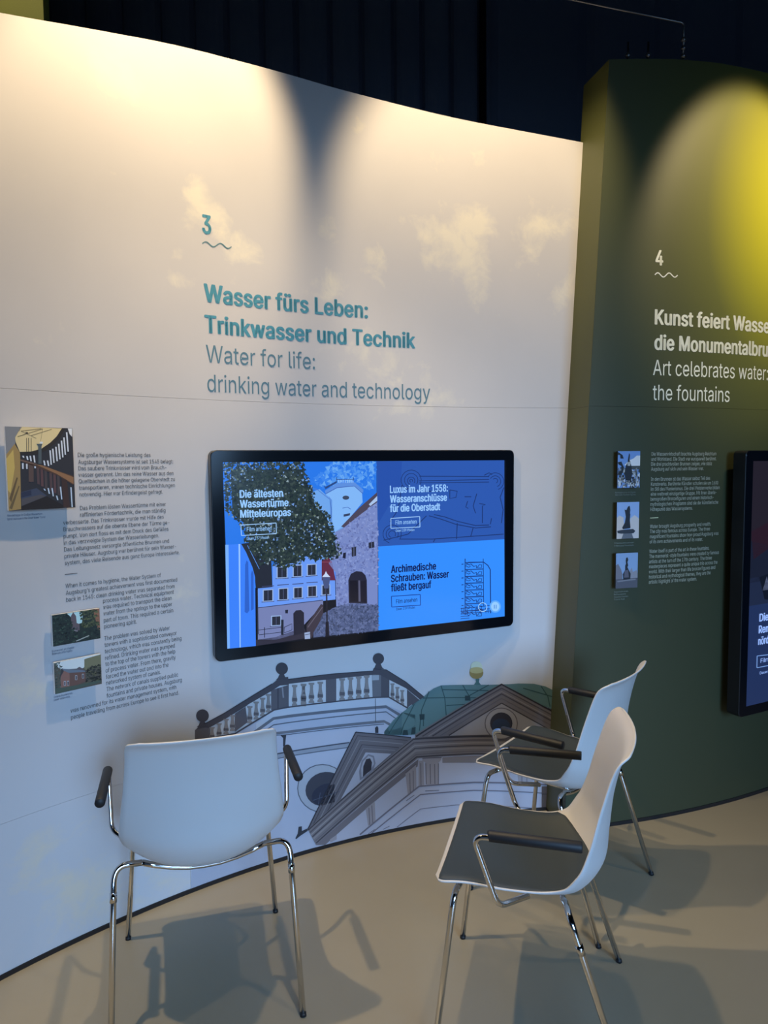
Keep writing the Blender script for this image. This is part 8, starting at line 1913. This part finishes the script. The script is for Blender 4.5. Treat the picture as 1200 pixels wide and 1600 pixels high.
def sheet(name, P, thick, mat, parent):
    """closed thin sheet from an inner point grid, rounded rim"""
    N = grid_normals(P)
    n, m = len(P), len(P[0])
    V = [p for r in P for p in r]
    V += [P[i][j] + N[i][j] * thick for i in range(n) for j in range(m)]
    Fc = []
    for i in range(n - 1):
        for j in range(m - 1):
            a, b, c, d = i * m + j, i * m + j + 1, (i + 1) * m + j + 1, (i + 1) * m + j
            Fc.append((a, b, c, d))
            o = n * m
            Fc.append((o + d, o + c, o + b, o + a))
    rim = [(0, j) for j in range(m)] + [(i, m - 1) for i in range(1, n)] + [(n - 1, j) for j in range(m - 2, -1, -1)] + [(i, 0) for i in range(n - 2, 0, -1)]
    k0 = len(V)
    cen = [(P[max(1, min(n - 2, i))][max(1, min(m - 2, j))]) for i, j in rim]
    for (i, j), c in zip(rim, cen):
        mid = P[i][j] + N[i][j] * thick * 0.5
        d = (P[i][j] - c)
        if d.length > 1e-6:
            d.normalize()
        V.append(mid + d * thick * 0.45)
    R = len(rim)
    for k in range(R):
        l = (k + 1) % R
        a, b = rim[k][0] * m + rim[k][1], rim[l][0] * m + rim[l][1]
        Fc.append((a, k0 + k, k0 + l, b))
        Fc.append((n * m + a, n * m + b, k0 + l, k0 + k))
    o = link_mesh(name, V, Fc, mat, parent, True)
    bm = bmesh.new()
    bm.from_mesh(o.data)
    bmesh.ops.recalc_face_normals(bm, faces=bm.faces)
    bm.to_mesh(o.data)
    bm.free()
    return o


def build_chair():
    root = empty('armchair')
    P = [[shell_point((NS - 1) * i / 70, -1 + 2 * j / 26) for j in range(27)] for i in range(71)]
    sheet('shell', P, 0.0055, MAT_SHELL, root)
    # padded seat: front to a rounded rear edge climbing the back a little
    Q = []
    n, m = 44, 26
    for i in range(n + 1):
        row = []
        for j in range(m + 1):
            s = (-1 + 2 * j / m) * 0.975
            tend = 3.05 + 1.35 * math.sqrt(max(0.0, 1 - (s / 0.985) ** 2))
            ti = i / n
            t = 0.10 + (tend - 0.10) * ti
            edge = min(1.0, (1 - abs(s) / 0.985) / 0.10, ti / 0.045, (1 - ti) / 0.05)
            edge = math.sqrt(max(0.0, 1 - (1 - max(0, edge)) ** 2))
            row.append(shell_point(t, s, 1.0, 0.001 + 0.0085 * edge + 0.014 * (1 - s * s) * min(1, 3 * ti, 3 * (1 - ti))))
        Q.append(row)
    pad = sheet('seat_pad', Q, 0.003, MAT_PAD, root)
    R = 0.0085
    fz, ry, rz = 0.432, -0.105, 0.440
    for sx in (-1, 1):
        legf = tube('leg', fillet([(sx * 0.240, 0.233, 0.006), (sx * 0.206, 0.185, fz), (sx * 0.15, 0.180, fz - 0.006)], 0.045), R, MAT_CHROME, root, 14)
        tube('foot_cap', [(sx * 0.2403, 0.2335, 0.0), (sx * 0.2392, 0.2319, 0.011)], R + 0.0005, MAT_RUBBER, legf, 14)
        legr = tube('leg', fillet([(sx * 0.253, -0.251, 0.006), (sx * 0.243, ry, rz), (sx * 0.17, -0.093, 0.431)], 0.045), R, MAT_CHROME, root, 14)
        tube('foot_cap', [(sx * 0.2532, -0.2522, 0.0), (sx * 0.2527, -0.2490, 0.011)], R + 0.0005, MAT_RUBBER, legr, 14)
        a, b = Vector((sx * 0.253, -0.251, 0.006)).lerp(Vector((sx * 0.243, ry, rz)), 0.70), Vector((sx * 0.253, -0.251, 0.006)).lerp(Vector((sx * 0.243, ry, rz)), 0.88)
        tube('leg_collar', [a.lerp(b, 0.55), a.lerp(b, 0.85)], R + 0.0014, MAT_CHROME, root, 14)
        arm = tube('armrest_frame', fillet([(sx * 0.165, 0.0, 0.430), (sx * 0.262, 0.066, 0.452), (sx * 0.272, 0.128, 0.630), (sx * 0.270, -0.12, 0.634)], [0.03, 0.032]), 0.0075, MAT_CHROME, root, 12)
        ap = tube('arm_pad', [(sx * 0.2690, 0.088, 0.6335), (sx * 0.2690, 0.0865, 0.634), (sx * 0.27, -0.130, 0.636), (sx * 0.27, -0.1325, 0.636)], [0.0125, 0.0138, 0.0138, 0.0125], MAT_RUBBER, arm, 18)
    tube('front_rail', [(-0.15, 0.180, fz - 0.006), (-0.07, 0.179, fz - 0.018), (0.07, 0.179, fz - 0.018), (0.15, 0.180, fz - 0.006)], R, MAT_CHROME, root, 14)
    tube('rear_rail', [(-0.17, -0.093, 0.431), (-0.135, -0.088, 0.415), (-0.09, -0.084, 0.400), (-0.045, -0.082, 0.391), (0.0, -0.082, 0.389), (0.045, -0.082, 0.391), (0.09, -0.084, 0.400), (0.135, -0.088, 0.415), (0.17, -0.093, 0.431)], R, MAT_CHROME, root, 14)
    for sx in (-1, 1):
        tube('side_rail', [(sx * 0.06, 0.179, fz - 0.018), (sx * 0.06, 0.02, 0.392), (sx * 0.06, -0.08, 0.392)], 0.0065, MAT_CHROME, root, 10)
    return root


def copy_tree(o, parent=None):
    c = o.copy()
    COL.objects.link(c)
    c.parent = parent
    for ch in list(o.children):
        copy_tree(ch, c)
    return c


CL = ['white shell armchair at left, seen from behind, facing the screen wall',
      'nearest right white armchair with grey seat pad, in side view facing left',
      'white armchair behind the nearest right one, in front of the green wall']
proto = build_chair()
for i in range(3):
    o = proto if i == 0 else copy_tree(proto)
    x, y, th = POSES[3 * i:3 * i + 3]
    o.location = (x, y, 0)
    o.rotation_euler = (0, 0, th)
    tag(o, CL[i], 'chair', 'white armchairs in front of the walls')


# ------------------------------------------------------------------ behind and above: curtains, rail, partition, lamp arm
def curtain(name, grooves, y, z0, z1, depth, label):
    V, Fc = [], []
    xs = []
    for a, b in zip(grooves[:-1], grooves[1:]):
        for k in range(10):
            t = k / 10
            xs.append((a + (b - a) * t, depth * (math.sin(math.pi * t) ** 0.35)))
    xs.append((grooves[-1], 0))
    for z in (z0, z1):
        for x, d in xs:
            V.append((x, y - d, z))
    for z in (z0, z1):
        for x, d in xs:
            V.append((x, y - d + 0.012, z))
    m = len(xs)
    for i in range(m - 1):
        Fc.append((i, i + 1, m + i + 1, m + i))
        Fc.append((2 * m + i + 1, 2 * m + i, 3 * m + i, 3 * m + i + 1))
        Fc.append((m + i, m + i + 1, 3 * m + i + 1, 3 * m + i))
    c = sum(grooves) / len(grooves)
    o = link_mesh(name, [(p[0] - c, p[1] - y, p[2] - z0) for p in V], Fc, MAT_CURTAIN, None, False)
    o.location = (c, y, z0)
    return tag(o, label, 'curtain')


YC = 4.8
gx = lambda px: (px - 600) / 1107.12 * YC
curtain('pleated_curtain', [gx(p) for p in (-60, 0, 55, 108, 160, 215, 272, 322, 372, 425, 475, 525, 572, 620, 662, 705, 748)], YC, 0.0, 5.15, 0.055,
        'dark navy curtain in upright folds behind the white wall')
curtain('plain_curtain', [gx(p) for p in (758, 902, 1010, 1130, 1260, 1400)], YC - 0.10, 0.0, 5.15, 0.035,
        'nearly black curtain in broad flat folds, behind the step between the two walls')
v, f = box_data(-0.018, 0.018, -0.01, 0.01, 0, 1.75)
o = link_mesh('curtain_pole', [(p[0] * (1.0 if p[2] > 1 else 0.45), p[1], p[2]) for p in v], f, simple('pale_blue_metal', (0.16, 0.20, 0.28), 0.4), None)
o.location = (gx(756), YC - 0.16, 3.4)
tag(o, 'thin pale upright strip between the two curtains at the top', 'pole')

v, f = box_data(-2.6, 0, -0.06, 0.0, 0, 4.6)
o = link_mesh('olive_partition', v, f, MAT_OLIVE, None)
o.location = (-1.56, 3.50, 0)
tag(o, 'olive yellow partition wall just showing over the white wall at top left', 'wall')

lamp = empty('lamp_arm', (1.215, 2.965, 3.155))
pts = [Vector(p) for p in ((0, 0, 0), (0, 0, 0.135), (-0.55, -0.05, 0.215), (-1.0, -0.09, 0.28))]
tube('pole', fillet(pts[:3], 0.015), 0.004, MAT_STEEL, lamp, 10)
tube('arm', [pts[2], pts[3]], 0.004, MAT_STEEL, lamp, 10)
for z in (0.0, 0.03, 0.062):
    tube('clamp', [(0, 0, z), (0, 0, z + 0.006), (0, 0, z + 0.018)], [0.006, 0.011, 0.006], MAT_STEEL, lamp, 12)
tag(lamp, 'thin steel lamp arm standing on the green wall top and reaching left', 'lamp')
for i, (x, lab) in enumerate(((0.985, 'left one of two short black stubs on the green wall top'), (1.065, 'right one of two short black stubs on the green wall top, nearer the lamp arm'))):
    st = empty('mount_stub', (x, 2.94, 3.13))
    tube('rod', [(0, 0, 0), (0, 0, 0.075)], 0.004, MAT_BLACK, st, 8)
    tube('knuckle', [(0, 0, 0.015), (0, 0, 0.022), (0, 0, 0.034)], [0.006, 0.010, 0.006], MAT_STEEL, st, 10)
    tag(st, lab, 'bracket', 'stubs on the green wall top')
